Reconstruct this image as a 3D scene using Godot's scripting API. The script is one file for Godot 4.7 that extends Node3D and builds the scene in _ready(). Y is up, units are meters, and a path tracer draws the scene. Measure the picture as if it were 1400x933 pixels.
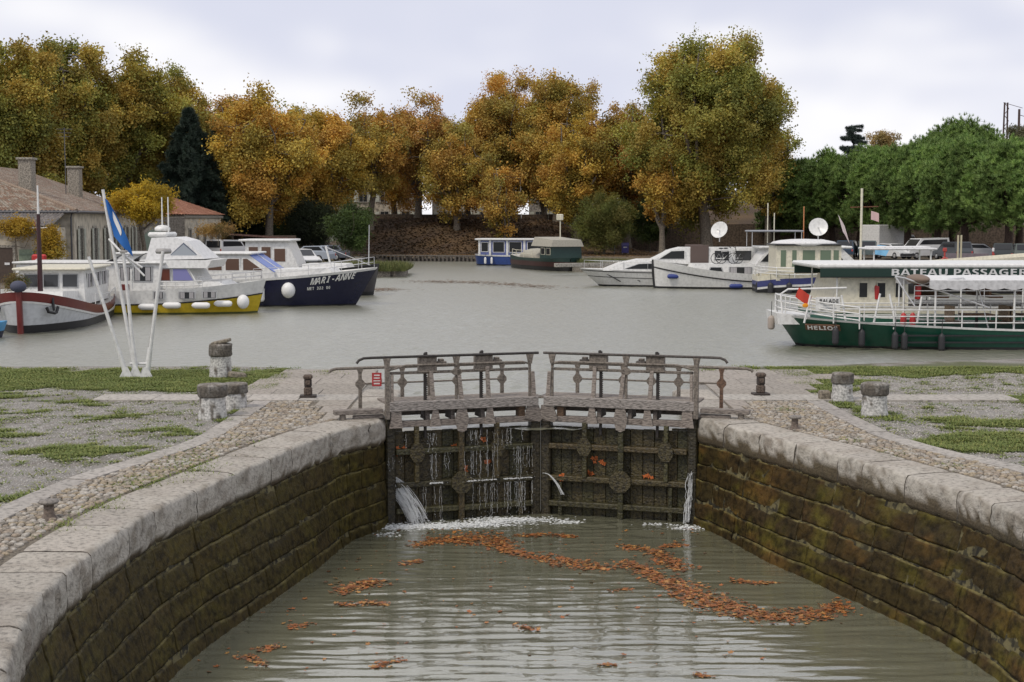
extends Node3D

# ---------- mesh building ----------
class MB:
	var v := PackedVector3Array()
	var n := PackedVector3Array()
	var c := PackedColorArray()
	var idx := PackedInt32Array()
	var col := Color.WHITE
	var xf := Transform3D.IDENTITY

	func tri(a: Vector3, b: Vector3, d: Vector3) -> void:
		a = xf * a; b = xf * b; d = xf * d
		var m := (b - a).cross(d - a).normalized()
		var k := v.size()
		v.append(a); v.append(b); v.append(d)
		for i in 3:
			n.append(m); c.append(col)
		idx.append(k); idx.append(k + 2); idx.append(k + 1)

	func quad(a: Vector3, b: Vector3, d: Vector3, e: Vector3) -> void:
		a = xf * a; b = xf * b; d = xf * d; e = xf * e
		var m := (d - a).cross(e - b).normalized()
		var k := v.size()
		v.append(a); v.append(b); v.append(d); v.append(e)
		for i in 4:
			n.append(m); c.append(col)
		idx.append(k); idx.append(k + 2); idx.append(k + 1)
		idx.append(k); idx.append(k + 3); idx.append(k + 2)

	func quad_o(a: Vector3, b: Vector3, d: Vector3, e: Vector3, o: Vector3) -> void:
		if (d - a).cross(e - b).dot((a + b + d + e) * 0.25 - o) < 0.0:
			quad(e, d, b, a)
		else:
			quad(a, b, d, e)

	func box(p: Vector3, s: Vector3, b := Basis()) -> MB:
		var h := s * 0.5
		for a in 3:
			var a1 := (a + 1) % 3
			var a2 := (a + 2) % 3
			for sg in [-1.0, 1.0]:
				var q := []
				for k in [[-1, -1], [1, -1], [1, 1], [-1, 1]]:
					var w := Vector3.ZERO
					w[a] = sg * h[a]; w[a1] = k[0] * h[a1]; w[a2] = k[1] * h[a2]
					q.append(p + b * w)
				quad_o(q[0], q[1], q[2], q[3], p)
		return self

	# box with chamfered edges
	func cbox(p: Vector3, s: Vector3, r := 0.01, b := Basis()) -> MB:
		var h := s * 0.5
		r = minf(r, minf(h.x, minf(h.y, h.z)) * 0.7)
		var at := func(sx: float, sy: float, sz: float, a: int) -> Vector3:
			var w := Vector3(sx * (h.x - r), sy * (h.y - r), sz * (h.z - r))
			w[a] = (sx if a == 0 else sy if a == 1 else sz) * h[a]
			return p + b * w
		for a in 3:
			var a1 := (a + 1) % 3
			var a2 := (a + 2) % 3
			for sg in [-1.0, 1.0]:
				var q := []
				for k in [[-1, -1], [1, -1], [1, 1], [-1, 1]]:
					var w := Vector3.ZERO
					w[a] = sg; w[a1] = k[0]; w[a2] = k[1]
					q.append(at.call(w.x, w.y, w.z, a))
				quad_o(q[0], q[1], q[2], q[3], p)
			for s1 in [-1.0, 1.0]:
				for s2 in [-1.0, 1.0]:
					var w0 := Vector3.ZERO
					w0[a] = -1.0; w0[a1] = s1; w0[a2] = s2
					var w1 := w0
					w1[a] = 1.0
					quad_o(at.call(w0.x, w0.y, w0.z, a1), at.call(w1.x, w1.y, w1.z, a1), at.call(w1.x, w1.y, w1.z, a2), at.call(w0.x, w0.y, w0.z, a2), p)
		for sx in [-1.0, 1.0]:
			for sy in [-1.0, 1.0]:
				for sz in [-1.0, 1.0]:
					var t0: Vector3 = at.call(sx, sy, sz, 0)
					var t1: Vector3 = at.call(sx, sy, sz, 1)
					var t2: Vector3 = at.call(sx, sy, sz, 2)
					if (t1 - t0).cross(t2 - t0).dot(t0 - p) < 0.0:
						tri(t0, t2, t1)
					else:
						tri(t0, t1, t2)
		return self

	# rows of points; smooth normals. Faces look along (du x dv), u along a row, v over the rows.
	func grid(rows: Array, wrap := false, cols := [], flip := false) -> MB:
		var nr := rows.size()
		var nc: int = rows[0].size()
		var k := v.size()
		var acc := PackedVector3Array()
		acc.resize(nr * nc)
		for r in nr:
			for q in nc:
				v.append(xf * rows[r][q])
				c.append(cols[r][q] if cols else col)
		for r in nr - 1:
			for q in (nc if wrap else nc - 1):
				var q1 := (q + 1) % nc
				var a := k + r * nc + q
				var b := k + r * nc + q1
				var d := k + (r + 1) * nc + q1
				var e := k + (r + 1) * nc + q
				var m := (v[d] - v[a]).cross(v[e] - v[b])
				if flip:
					m = -m
					idx.append_array([a, b, d, a, d, e])
				else:
					idx.append_array([a, d, b, a, e, d])
				m = m.normalized() * (m.length() + 1e-7)
				acc[a - k] += m; acc[b - k] += m; acc[d - k] += m; acc[e - k] += m
		for m in acc:
			n.append(m.normalized() if m.length_squared() > 1e-20 else Vector3.UP)
		return self

	func tube(path: Array, rad, sides := 8, caps := true) -> MB:
		var rows := []
		var up := Vector3.UP
		for i in path.size():
			var d: Vector3 = (path[mini(i + 1, path.size() - 1)] - path[maxi(i - 1, 0)]).normalized()
			var s := d.cross(up if absf(d.dot(up)) < 0.95 else Vector3.RIGHT).normalized()
			if i > 0:
				s = (s if absf(s.dot(d)) < 0.9 else d.cross(Vector3.FORWARD)).normalized()
			var t := s.cross(d)
			var r: float = rad[i] if rad is Array else rad
			var ring := PackedVector3Array()
			for k in sides:
				var a := TAU * k / sides
				ring.append(path[i] + (s * cos(a) + t * sin(a)) * r)
			rows.append(ring)
		grid(rows, true, [], true)
		if caps:
			for e in [0, rows.size() - 1]:
				var o: Vector3 = path[e]
				for k in sides:
					if e != 0:
						tri(o, rows[e][(k + 1) % sides], rows[e][k])
					else:
						tri(o, rows[e][k], rows[e][(k + 1) % sides])
		return self

	func lathe(prof: Array, segs := 16, at := Vector3.ZERO) -> MB:
		var rows := []
		for p in prof:
			var ring := PackedVector3Array()
			for k in segs:
				var a := TAU * k / segs
				ring.append(at + Vector3(cos(a) * p[0], p[1], sin(a) * p[0]))
			rows.append(ring)
		return grid(rows, true, [], true)

	func ball(p: Vector3, r: Vector3, seg := 12, rings := 8) -> MB:
		var rows := []
		for i in rings + 1:
			var b := PI * i / rings
			var ring := PackedVector3Array()
			for k in seg:
				var a := TAU * k / seg
				ring.append(p + Vector3(cos(a) * sin(b) * r.x, -cos(b) * r.y, sin(a) * sin(b) * r.z))
			rows.append(ring)
		return grid(rows, true, [], true)

	# polygon (x, y) given counter-clockwise, extruded from z0 to z1
	func prism(poly: Array, z0: float, z1: float, taper := 1.0, mid := Vector2.ZERO) -> MB:
		var pp := PackedVector2Array(poly)
		if Geometry2D.is_polygon_clockwise(pp):
			pp.reverse()
		var f := func(p: Vector2, z: float) -> Vector3:
			var w := p
			if z == z1 and taper != 1.0:
				w = mid + (p - mid) * taper
			return Vector3(w.x, w.y, z)
		var t := Geometry2D.triangulate_polygon(pp)
		for i in range(0, t.size(), 3):
			var a := pp[t[i]]; var b := pp[t[i + 1]]; var d := pp[t[i + 2]]
			if (b - a).cross(d - a) < 0.0:
				var s := b; b = d; d = s
			tri(f.call(a, z1), f.call(b, z1), f.call(d, z1))
			tri(f.call(a, z0), f.call(d, z0), f.call(b, z0))
		for i in pp.size():
			var a := pp[i]; var b := pp[(i + 1) % pp.size()]
			quad(f.call(a, z0), f.call(b, z0), f.call(b, z1), f.call(a, z1))
		return self

	func mesh() -> ArrayMesh:
		var arr := []
		arr.resize(Mesh.ARRAY_MAX)
		arr[Mesh.ARRAY_VERTEX] = v
		arr[Mesh.ARRAY_NORMAL] = n
		arr[Mesh.ARRAY_COLOR] = c
		arr[Mesh.ARRAY_INDEX] = idx
		var m := ArrayMesh.new()
		m.add_surface_from_arrays(Mesh.PRIMITIVE_TRIANGLES, arr)
		return m

# ---------- scene helpers ----------
var taken := {}
var mats := {}
var texs := {}
var rng := RandomNumberGenerator.new()

func numbered(called: String) -> String:
	taken[called] = taken.get(called, -1) + 1
	return called if taken[called] == 0 else "%s_%03d" % [called, taken[called]]

func tag(o: Node, label := "", category := "", group := "", kind := "") -> Node:
	if label: o.set_meta("label", label)
	if category: o.set_meta("category", category)
	if group: o.set_meta("group", group)
	if kind: o.set_meta("kind", kind)
	return o

func thing(called: String, label: String, category: String, at := Vector3.ZERO, turn := 0.0, group := "") -> Node3D:
	var o := Node3D.new()
	o.name = numbered(called)
	add_child(o)
	o.position = at
	o.rotation.y = turn
	tag(o, label, category, group)
	return o

func part(parent: Node, called: String, m, mat: Material, at := Vector3.ZERO) -> MeshInstance3D:
	var o := MeshInstance3D.new()
	o.name = numbered(called) if parent == self else called
	o.mesh = m.mesh() if m is MB else m
	o.material_override = mat
	o.position = at
	parent.add_child(o, true)
	return o

func structure(called: String, m: MB, mat: Material) -> MeshInstance3D:
	return tag(part(self, called, m, mat), "", "", "", "structure")

func lin(r: float, g: float, b: float) -> Color:
	return Color(r, g, b).linear_to_srgb()

func noise_tex(key: String, freq: float, oct: int, ramp: Array, sd := 1, type := FastNoiseLite.TYPE_SIMPLEX_SMOOTH, size := 512) -> Texture2D:
	if not texs.has(key):
		var nz := FastNoiseLite.new()
		nz.noise_type = type
		nz.frequency = freq
		nz.fractal_octaves = oct
		nz.seed = sd
		var t := NoiseTexture2D.new()
		t.width = size; t.height = size
		t.seamless = true
		t.noise = nz
		var g := Gradient.new()
		var offs := PackedFloat32Array(); var cs := PackedColorArray()
		for e in ramp:
			offs.append(e[0]); cs.append(Color(e[1], e[1], e[1]) if e[1] is float else e[1])
		g.offsets = offs; g.colors = cs
		t.color_ramp = g
		texs[key] = t
	return texs[key]

func grain() -> Texture2D:
	return noise_tex("grain", 0.02, 6, [[0.0, 0.5], [0.35, 0.72], [0.6, 0.9], [1.0, 1.0]], 3)

func rough_tex() -> Texture2D:
	return noise_tex("rough", 0.035, 6, [[0.0, 0.0], [1.0, 1.0]], 9)

# a material of one colour (linear), mottled by a computed texture
func mat(key: String, c: Color, rough := 0.7, tex: Texture2D = null, scale := 1.0, bump := 0.0, metal := 0.0, vcol := false) -> StandardMaterial3D:
	if mats.has(key):
		return mats[key]
	var m := StandardMaterial3D.new()
	m.resource_name = key
	m.albedo_color = c.linear_to_srgb()
	m.roughness = rough
	m.metallic = metal
	m.vertex_color_use_as_albedo = vcol
	if tex or bump > 0.0:
		m.uv1_triplanar = true
		m.uv1_world_triplanar = true
		m.uv1_scale = Vector3.ONE * scale
		m.albedo_texture = tex
		if bump > 0.0:
			m.heightmap_enabled = true
			m.heightmap_texture = rough_tex()
			m.heightmap_scale = bump
	mats[key] = m
	return m

func paint(key: String, r: float, g: float, b: float, rough := 0.35) -> StandardMaterial3D:
	return mat(key, Color(r, g, b), rough, grain_soft(), 0.7)

func grain_soft() -> Texture2D:
	return noise_tex("soft", 0.012, 6, [[0.0, 0.84], [0.5, 0.95], [1.0, 1.0]], 17)

func fnoise(sd: int, freq: float, oct := 4) -> FastNoiseLite:
	var nz := FastNoiseLite.new()
	nz.noise_type = FastNoiseLite.TYPE_SIMPLEX_SMOOTH
	nz.seed = sd
	nz.frequency = freq
	nz.fractal_octaves = oct
	return nz

func catmull(p: Array, per := 6) -> Array:
	var o := []
	for i in p.size() - 1:
		var a: Vector2 = p[maxi(i - 1, 0)]; var b: Vector2 = p[i]; var c: Vector2 = p[i + 1]; var d: Vector2 = p[mini(i + 2, p.size() - 1)]
		for k in per:
			var t := float(k) / per
			o.append(b.cubic_interpolate(c, a, d, t))
	o.append(p[-1])
	return o

# resample a 2D polyline at given arc lengths
class Line2:
	var p: Array
	var s := [0.0]
	func _init(pts: Array) -> void:
		p = pts
		for i in range(1, p.size()):
			s.append(s[-1] + p[i].distance_to(p[i - 1]))
	func total() -> float:
		return s[-1]
	func find(d: float) -> int:
		var lo := 0
		var hi := s.size() - 2
		while lo < hi:
			var m := (lo + hi + 1) / 2
			if s[m] <= d: lo = m
			else: hi = m - 1
		return lo
	func at(d: float) -> Vector2:
		var i := find(d)
		return p[i].lerp(p[i + 1], clampf((d - s[i]) / maxf(s[i + 1] - s[i], 1e-6), -0.5, 1.5))
	func dir(d: float) -> Vector2:
		return (at(d + 0.08) - at(d - 0.08)).normalized()

func multi(parent: Node, called: String, m: Mesh, material: Material, xfs: Array, cols := PackedColorArray()) -> MultiMeshInstance3D:
	var mm := MultiMesh.new()
	mm.transform_format = MultiMesh.TRANSFORM_3D
	mm.use_colors = cols.size() > 0
	mm.mesh = m
	mm.instance_count = xfs.size()
	var w := 16 if mm.use_colors else 12
	var buf := PackedFloat32Array()
	buf.resize(xfs.size() * w)
	for i in xfs.size():
		var t: Transform3D = xfs[i]
		var k := i * w
		buf[k] = t.basis.x.x; buf[k + 1] = t.basis.y.x; buf[k + 2] = t.basis.z.x; buf[k + 3] = t.origin.x
		buf[k + 4] = t.basis.x.y; buf[k + 5] = t.basis.y.y; buf[k + 6] = t.basis.z.y; buf[k + 7] = t.origin.y
		buf[k + 8] = t.basis.x.z; buf[k + 9] = t.basis.y.z; buf[k + 10] = t.basis.z.z; buf[k + 11] = t.origin.z
		if w == 16:
			var q := cols[i]
			buf[k + 12] = q.r; buf[k + 13] = q.g; buf[k + 14] = q.b; buf[k + 15] = 1.0
	mm.buffer = buf
	var o := MultiMeshInstance3D.new()
	o.name = numbered(called) if parent == self else called
	o.multimesh = mm
	o.material_override = material
	parent.add_child(o, true)
	return o

func text_mesh(s: String, size: float, font := "Droid Sans", weight := 700, depth := 0.01) -> TextMesh:
	var t := TextMesh.new()
	var f := SystemFont.new()
	f.font_names = PackedStringArray([font])
	f.font_weight = weight
	t.font = f
	t.text = s
	t.font_size = 32
	t.pixel_size = size / 32.0
	t.depth = depth
	t.curve_step = 4.0
	return t

# ---------- camera, sky, sun ----------
func camera_and_sky() -> void:
	var cam := Camera3D.new()
	cam.name = "camera"
	cam.position = Vector3(0, 3.84, 0)
	cam.rotation.x = -atan(165.5 / 1944.0)
	cam.fov = rad_to_deg(2.0 * atan(466.5 / 1944.0))
	cam.near = 0.1
	cam.far = 3000.0
	add_child(cam)
	cam.current = true

	var w := 768
	var h := 384
	var im := Image.create(w, h, false, Image.FORMAT_RGBF)
	var n1 := fnoise(5, 1.3, 5)
	var n2 := fnoise(21, 3.2, 5)
	for j in h:
		var el := (0.5 - (j + 0.5) / h) * PI
		for i in w:
			var az := (i + 0.5) / w * TAU
			# a flat cloud deck: features flatten towards the horizon
			var d := Vector3(cos(el) * cos(az), sin(el), cos(el) * sin(az))
			var k := 1.0 / maxf(absf(d.y) + 0.22, 0.05)
			var q := Vector3(d.x * k, 0.0, d.z * k)
			var a := n1.get_noise_3d(q.x * 0.8 + 3.1, 0.3, q.z * 0.8) + 0.4 * n2.get_noise_3d(q.x * 0.8, 1.7, q.z * 0.8)
			var t := smoothstep(-0.38, 0.42, a)
			var cc := (Color(0.61, 0.63, 0.735).lerp(Color(0.85, 0.845, 0.865), t)) * (1.0 + 0.1 * exp(-maxf(el, 0.0) * 5.0))
			if d.y < 0.0:
				cc = Color(0.3, 0.29, 0.27)
			im.set_pixel(i, j, cc)
	var pan := PanoramaSkyMaterial.new()
	pan.panorama = ImageTexture.create_from_image(im)
	var sky := Sky.new()
	sky.sky_material = pan
	var env := Environment.new()
	env.background_mode = Environment.BG_SKY
	env.sky = sky
	env.background_energy_multiplier = 1.0
	env.tonemap_mode = Environment.TONE_MAPPER_LINEAR
	env.tonemap_exposure = 1.12
	env.sdfgi_enabled = true
	env.ssao_enabled = true
	env.ssil_enabled = true
	var we := WorldEnvironment.new()
	we.name = "environment"
	we.environment = env
	add_child(we)

	var sun := DirectionalLight3D.new()
	sun.name = "sun"
	sun.light_energy = 0.5
	sun.light_angular_distance = 14.0
	sun.light_color = Color(1.0, 0.96, 0.9)
	sun.shadow_enabled = true
	sun.look_at_from_position(Vector3(-0.55, 1.0, 0.55), Vector3.ZERO)
	add_child(sun)

# ---------- the lock: walls, quays, chamber ----------
const LOW := -2.1      # water in the chamber
const HIGH := -0.33    # water in the basin
var left_curve: Line2
var right_curve: Line2
var left_kerb: Line2
var right_kerb: Line2

func curves() -> void:
	var l := [Vector2(-2.5, -32.2), Vector2(-2.5, -30.6), Vector2(-2.48, -28.6), Vector2(-2.5, -27.35), Vector2(-2.72, -26.75), Vector2(-3.12, -26.0), Vector2(-3.56, -24.49), Vector2(-4.05, -22.25), Vector2(-4.7, -19.1), Vector2(-4.86, -17.28), Vector2(-4.9, -15.64), Vector2(-4.81, -14.27), Vector2(-4.6, -13.0), Vector2(-4.2, -11.5), Vector2(-3.6, -10.0), Vector2(-2.8, -8.4)]
	left_curve = Line2.new(catmull(l))
	var r := [Vector2(3.66, -32.2), Vector2(3.66, -30.6), Vector2(3.64, -28.6), Vector2(3.66, -27.45), Vector2(3.92, -26.8), Vector2(4.74, -24.65), Vector2(5.22, -23.5), Vector2(5.64, -22.25), Vector2(6.24, -20.5), Vector2(6.5, -19.51), Vector2(6.66, -18.5), Vector2(6.8, -16.8), Vector2(6.72, -15.0), Vector2(6.45, -13.2), Vector2(5.9, -11.4), Vector2(5.1, -9.6), Vector2(4.2, -8.0)]
	right_curve = Line2.new(catmull(r))
	left_kerb = Line2.new(catmull([Vector2(-5.3, -30.0), Vector2(-5.34, -27.2), Vector2(-5.45, -24.5), Vector2(-5.95, -22.5), Vector2(-6.45, -20.7), Vector2(-6.7, -18.3), Vector2(-6.72, -16.0), Vector2(-6.5, -13.5), Vector2(-6.0, -11.0), Vector2(-5.2, -8.8)]))
	right_kerb = Line2.new(catmull([Vector2(6.45, -30.0), Vector2(6.55, -27.2), Vector2(6.68, -25.2), Vector2(7.1, -23.5), Vector2(7.5, -22.6), Vector2(7.92, -21.5), Vector2(8.4, -19.5), Vector2(8.6, -17.0), Vector2(8.5, -14.5), Vector2(8.0, -12.0), Vector2(7.0, -9.0)]))

# x of a line that runs along z, at that z (-32 .. -8)
func x_at(l: Line2, z: float, out := 0.0) -> float:
	for i in range(1, l.p.size()):
		if (l.p[i - 1].y <= z) != (l.p[i].y <= z):
			var a: Vector2 = l.p[i - 1]
			var b: Vector2 = l.p[i]
			return lerpf(a.x, b.x, (z - a.y) / (b.y - a.y)) + out
	return (l.p[0] if z < l.p[0].y else l.p[-1]).x + out

func lock_wall(l: Line2, side: float, label: String) -> void:
	# side: +1 when the water lies towards +x of the wall
	var w := thing("lock_wall", label, "wall", Vector3.ZERO, 0.0, "curved side walls of the lock chamber")
	var n1 := fnoise(31 + int(side), 1.1, 4)
	var n2 := fnoise(77, 6.0, 3)
	var stone_m := mat("wall_stone", Color(1, 1, 1), 0.62, noise_tex("wallstone", 0.018, 7, [[0.0, 0.35], [0.3, 0.62], [0.5, 0.85], [0.75, 0.95], [1.0, 1.0]], 41), 0.55, 1.6, 0.0, true)
	stone_m.metallic_specular = 0.3
	var cope_m := mat("coping_stone", Color(1, 1, 1), 0.85, noise_tex("cope", 0.016, 8, [[0.0, 0.62], [0.32, 0.86], [0.5, 0.95], [0.7, 0.98], [1.0, 1.0]], 44), 1.1, 1.3, 0.0, true)
	var total := l.total()
	var inward := func(d: float) -> Vector2:
		var t := l.dir(d)
		var q := Vector2(t.y, -t.x)
		return q * (1.0 if q.x * side > 0.0 else -1.0)
	# the quoins at the gate keep plumb; the curved wall leans back
	var batter := func(d: float) -> float:
		return 0.05 + 0.4 * smoothstep(5.0, 9.0, d)
	var point := func(d: float, off: float, y: float) -> Vector3:
		var p := l.at(d)
		var q: Vector2 = inward.call(d)
		return Vector3(p.x + q.x * off, y, p.y + q.y * off)
	# core behind the stones
	var core := MB.new()
	var rows := []
	for y in [-0.45, -0.9, -1.3, -1.7, -2.1, -2.5]:
		var row := PackedVector3Array()
		var d := 0.0
		while d < total:
			row.append(point.call(d, -0.028 + float(batter.call(d)) * clampf((-0.5 - y) / 2.0, 0.0, 1.0) + clampf((-0.5 - y) / 0.36, 0.0, 4.0) * (0.018 if side < 0.0 else 0.007), y))
			d += 0.3
		rows.append(row)
	core.grid(rows, false, [], side > 0.0)
	part(w, "mortar_core", core, mat("mortar", Color(0.17, 0.145, 0.065), 0.9, noise_tex("mortart", 0.02, 5, [[0.0, 0.15], [0.45, 0.35], [0.55, 0.9], [1.0, 1.0]], 47), 0.5, 1.0))
	# courses of ashlar
	var tops := [-0.5, -0.88, -1.25, -1.6, -1.93, -2.5]
	for k in 5:
		var d := rng.randf_range(0.2, 0.8)
		while d < total - 0.3:
			var len := rng.randf_range(0.7, 1.5)
			if d > 4.8 and d < 6.4: len = rng.randf_range(0.4, 0.55)
			var d1 := minf(d + len, total)
			var y1: float = tops[k] + (rng.randf_range(-0.012, 0.012))
			var y0: float = tops[k + 1] + 0.016
			var tone := rng.randf_range(0.88, 1.12)
			var warm := rng.randf()
			var proud := rng.randf_range(-0.009, 0.01)
			var chip := rng.randf() < 0.22
			var chip_u := rng.randf()
			rows = []
			var cols := []
			var vs := [0.0, 0.0, 0.1, 0.4, 0.72, 0.92, 1.0, 1.0]
			var us := [0.0, 0.0, 0.03, 0.18, 0.34, 0.5, 0.66, 0.82, 0.97, 1.0, 1.0]
			for j in vs.size():
				var row := PackedVector3Array()
				var cr := []
				for i in us.size():
					var dd := lerpf(d + 0.007, d1 - 0.007, us[i])
					var y := lerpf(y0 + (0.0 if k == 4 else 0.07 * n1.get_noise_2d(dd * 0.22, (k + 1) * 7.0)), y1 + (0.0 if k == 0 else 0.07 * n1.get_noise_2d(dd * 0.22, k * 7.0)), vs[j])
					var step: float = batter.call(dd) * clampf((-0.5 - y) / 2.0, 0.0, 1.0) + k * (0.018 if side < 0.0 else 0.007)
					var edge := (i == 0 or i == us.size() - 1 or j == 0 or j == vs.size() - 1)
					var near_edge := (i == 1 or i == us.size() - 2 or j == 1 or j == vs.size() - 2)
					var p0: Vector3 = point.call(dd, 0.0, y)
					var off := step + proud + n2.get_noise_3dv(p0) * 0.022 + n1.get_noise_3dv(p0 * 3.0) * 0.012
					if near_edge: off -= 0.004 + 0.008 * absf(n2.get_noise_3dv(p0 * 2.0))
					if chip and j >= 5 and absf(us[i] - chip_u) < 0.3: off -= 0.05
					if edge: off -= 0.06
					var p: Vector3 = point.call(dd, off, y)
					if j == vs.size() - 2 and not edge: p.y += n2.get_noise_3dv(p0 * 1.7) * 0.02
					row.append(p)
					# colour: brown silt, olive algae in patches, ochre stains
					var a := n1.get_noise_3d(p0.x * 0.7, p0.y * 1.6, p0.z * 0.7)
					var b := n1.get_noise_3d(p0.x * 2.3 + 9.0, p0.y * 0.8, p0.z * 2.3)
					var alg := clampf(smoothstep(0.0, 0.42, a + 0.35 * b), 0.0, 1.0)
					var c0 := Color(0.07, 0.045, 0.015) if side < 0.0 else Color(0.064, 0.048, 0.013)
					c0 = c0.lerp(Color(0.052, 0.038, 0.015) if side < 0.0 else Color(0.07, 0.052, 0.018), warm)
					c0 = c0.lerp(Color(0.125, 0.105, 0.018), alg * (0.75 if side < 0.0 else 0.35))
					if side < 0.0: c0 = c0.lerp(Color(0.21, 0.115, 0.03), 0.55 * smoothstep(0.18, 0.5, n1.get_noise_3d(p0.x * 0.5 + 40.0, p0.y * 1.2, p0.z * 0.5)))
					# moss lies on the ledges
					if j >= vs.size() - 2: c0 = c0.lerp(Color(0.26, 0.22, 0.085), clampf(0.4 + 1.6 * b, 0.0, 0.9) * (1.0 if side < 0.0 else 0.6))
					c0 = c0 * tone
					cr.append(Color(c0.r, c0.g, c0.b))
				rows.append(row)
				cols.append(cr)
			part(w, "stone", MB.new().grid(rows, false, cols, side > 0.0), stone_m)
			d = d1
	# coping
	var prof := [[-0.84, -0.2], [-0.83, -0.012], [-0.8, 0.0], [-0.55, 0.003], [-0.3, 0.002], [-0.1, -0.002], [-0.022, -0.012], [0.014, -0.05], [0.03, -0.15], [0.032, -0.26], [0.03, -0.36], [0.02, -0.43], [-0.01, -0.5], [-0.3, -0.505]]
	var d := 0.0
	while d < total - 0.4:
		var d1 := minf(d + rng.randf_range(0.75, 1.45), total)
		var tone := rng.randf_range(0.86, 1.1)
		var lift := rng.randf_range(-0.006, 0.006)
		var n := 9
		rows = []
		var cols := []
		for i in n:
			var u := float(i) / (n - 1)
			var dd := lerpf(d + 0.011, d1 - 0.011, u)
			var row := PackedVector3Array()
			var cr := []
			for j in prof.size():
				var p0: Vector3 = point.call(dd, prof[j][0], prof[j][1])
				var wob := n2.get_noise_3dv(p0 * 0.9) * 0.035 + n2.get_noise_3dv(p0 * 2.4) * 0.02
				if j < 5: wob *= 0.25
				var e := 1.0 if (i == 0 or i == n - 1) else 0.0
				var p: Vector3 = point.call(dd, prof[j][0] - (0.03 * e + maxf(0.0, -wob) * 1.8 - wob * 0.3 if j > 4 else 0.0), prof[j][1] + lift + (wob * 0.5 if j >= 3 and j <= 7 else 0.0) - (0.012 * e if j < 8 else 0.0))
				row.append(p)
				var a := n1.get_noise_3dv(p0 * 1.3)
				var b := n2.get_noise_3dv(p0 * 1.2)
				var c0 := Color(0.41, 0.375, 0.325).lerp(Color(0.33, 0.295, 0.25), smoothstep(-0.1, 0.4, a))
				if j >= 6:
					c0 = Color(0.43, 0.4, 0.35).lerp(Color(0.25, 0.22, 0.18), smoothstep(-0.05, 0.4, b + 0.5 * a))
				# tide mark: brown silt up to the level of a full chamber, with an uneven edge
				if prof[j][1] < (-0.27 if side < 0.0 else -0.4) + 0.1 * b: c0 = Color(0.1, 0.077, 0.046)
				c0 = c0 * tone
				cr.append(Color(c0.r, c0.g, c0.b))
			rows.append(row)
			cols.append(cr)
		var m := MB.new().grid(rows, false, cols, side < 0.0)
		# end faces
		for e in [0, n - 1]:
			var ctr: Vector3 = point.call(lerpf(d, d1, 0.5), -0.4, -0.25)
			m.col = Color(0.2, 0.18, 0.15)
			for j in prof.size() - 2:
				var q: Array = [rows[e][0], rows[e][j + 1], rows[e][j + 2]]
				if (q[1] - q[0]).cross(q[2] - q[0]).dot(q[0] - ctr) < 0.0: m.tri(q[0], q[2], q[1])
				else: m.tri(q[0], q[1], q[2])
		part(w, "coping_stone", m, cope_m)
		d = d1

func grass_amount(x: float, z: float) -> float:
	# where turf grows on the quays (metres), with ragged edges
	var e := 0.0
	var x0 := x
	x += 0.45 * sin(z * 2.3 + 1.0) + 0.3 * sin(x0 * 3.1 + z * 4.7)
	z += 0.28 * sin(x0 * 1.7) + 0.16 * sin(x0 * 4.3 + z * 2.0)
	var patches := [
		[-9.5, -34.4, 6.5, 2.6, 1.0], [-16.0, -35.0, 8.0, 2.6, 0.9], [-6.6, -33.0, 1.6, 1.7, 1.0],
		[-7.3, -23.6, 1.6, 0.75, 1.0], [-8.6, -21.6, 0.8, 0.8, 0.9], [-6.2, -25.6, 0.9, 0.5, 0.6], [-9.9, -25.6, 1.0, 0.5, 0.7], [-8.2, -28.0, 1.0, 0.35, 0.55], [-10.6, -28.4, 0.9, 0.7, 0.6], [-9.0, -30.0, 0.9, 0.35, 0.6], [-7.4, -19.4, 0.9, 0.7, 0.8], [-12.0, -31.2, 1.5, 0.6, 0.6],
		[9.5, -36.4, 5.0, 1.5, 1.0], [15.0, -37.5, 6.0, 1.3, 1.0], [7.2, -33.2, 1.3, 1.8, 1.0], [7.0, -29.0, 0.5, 1.4, 0.55],
		[8.3, -24.6, 1.3, 1.5, 1.0], [9.6, -23.8, 2.0, 1.9, 0.9], [9.4, -27.0, 1.6, 1.0, 0.55], [11.5, -31.0, 2.0, 0.6, 0.6], [13.0, -33.0, 2.5, 0.5, 0.5], [10.0, -20.5, 1.4, 2.0, 0.8],
	]
	for p in patches:
		var r := Vector2((x - p[0]) / p[2], (z - p[1]) / p[3]).length()
		e = maxf(e, p[4] * (1.0 - smoothstep(0.55, 1.12, r)))
	return e

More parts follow.
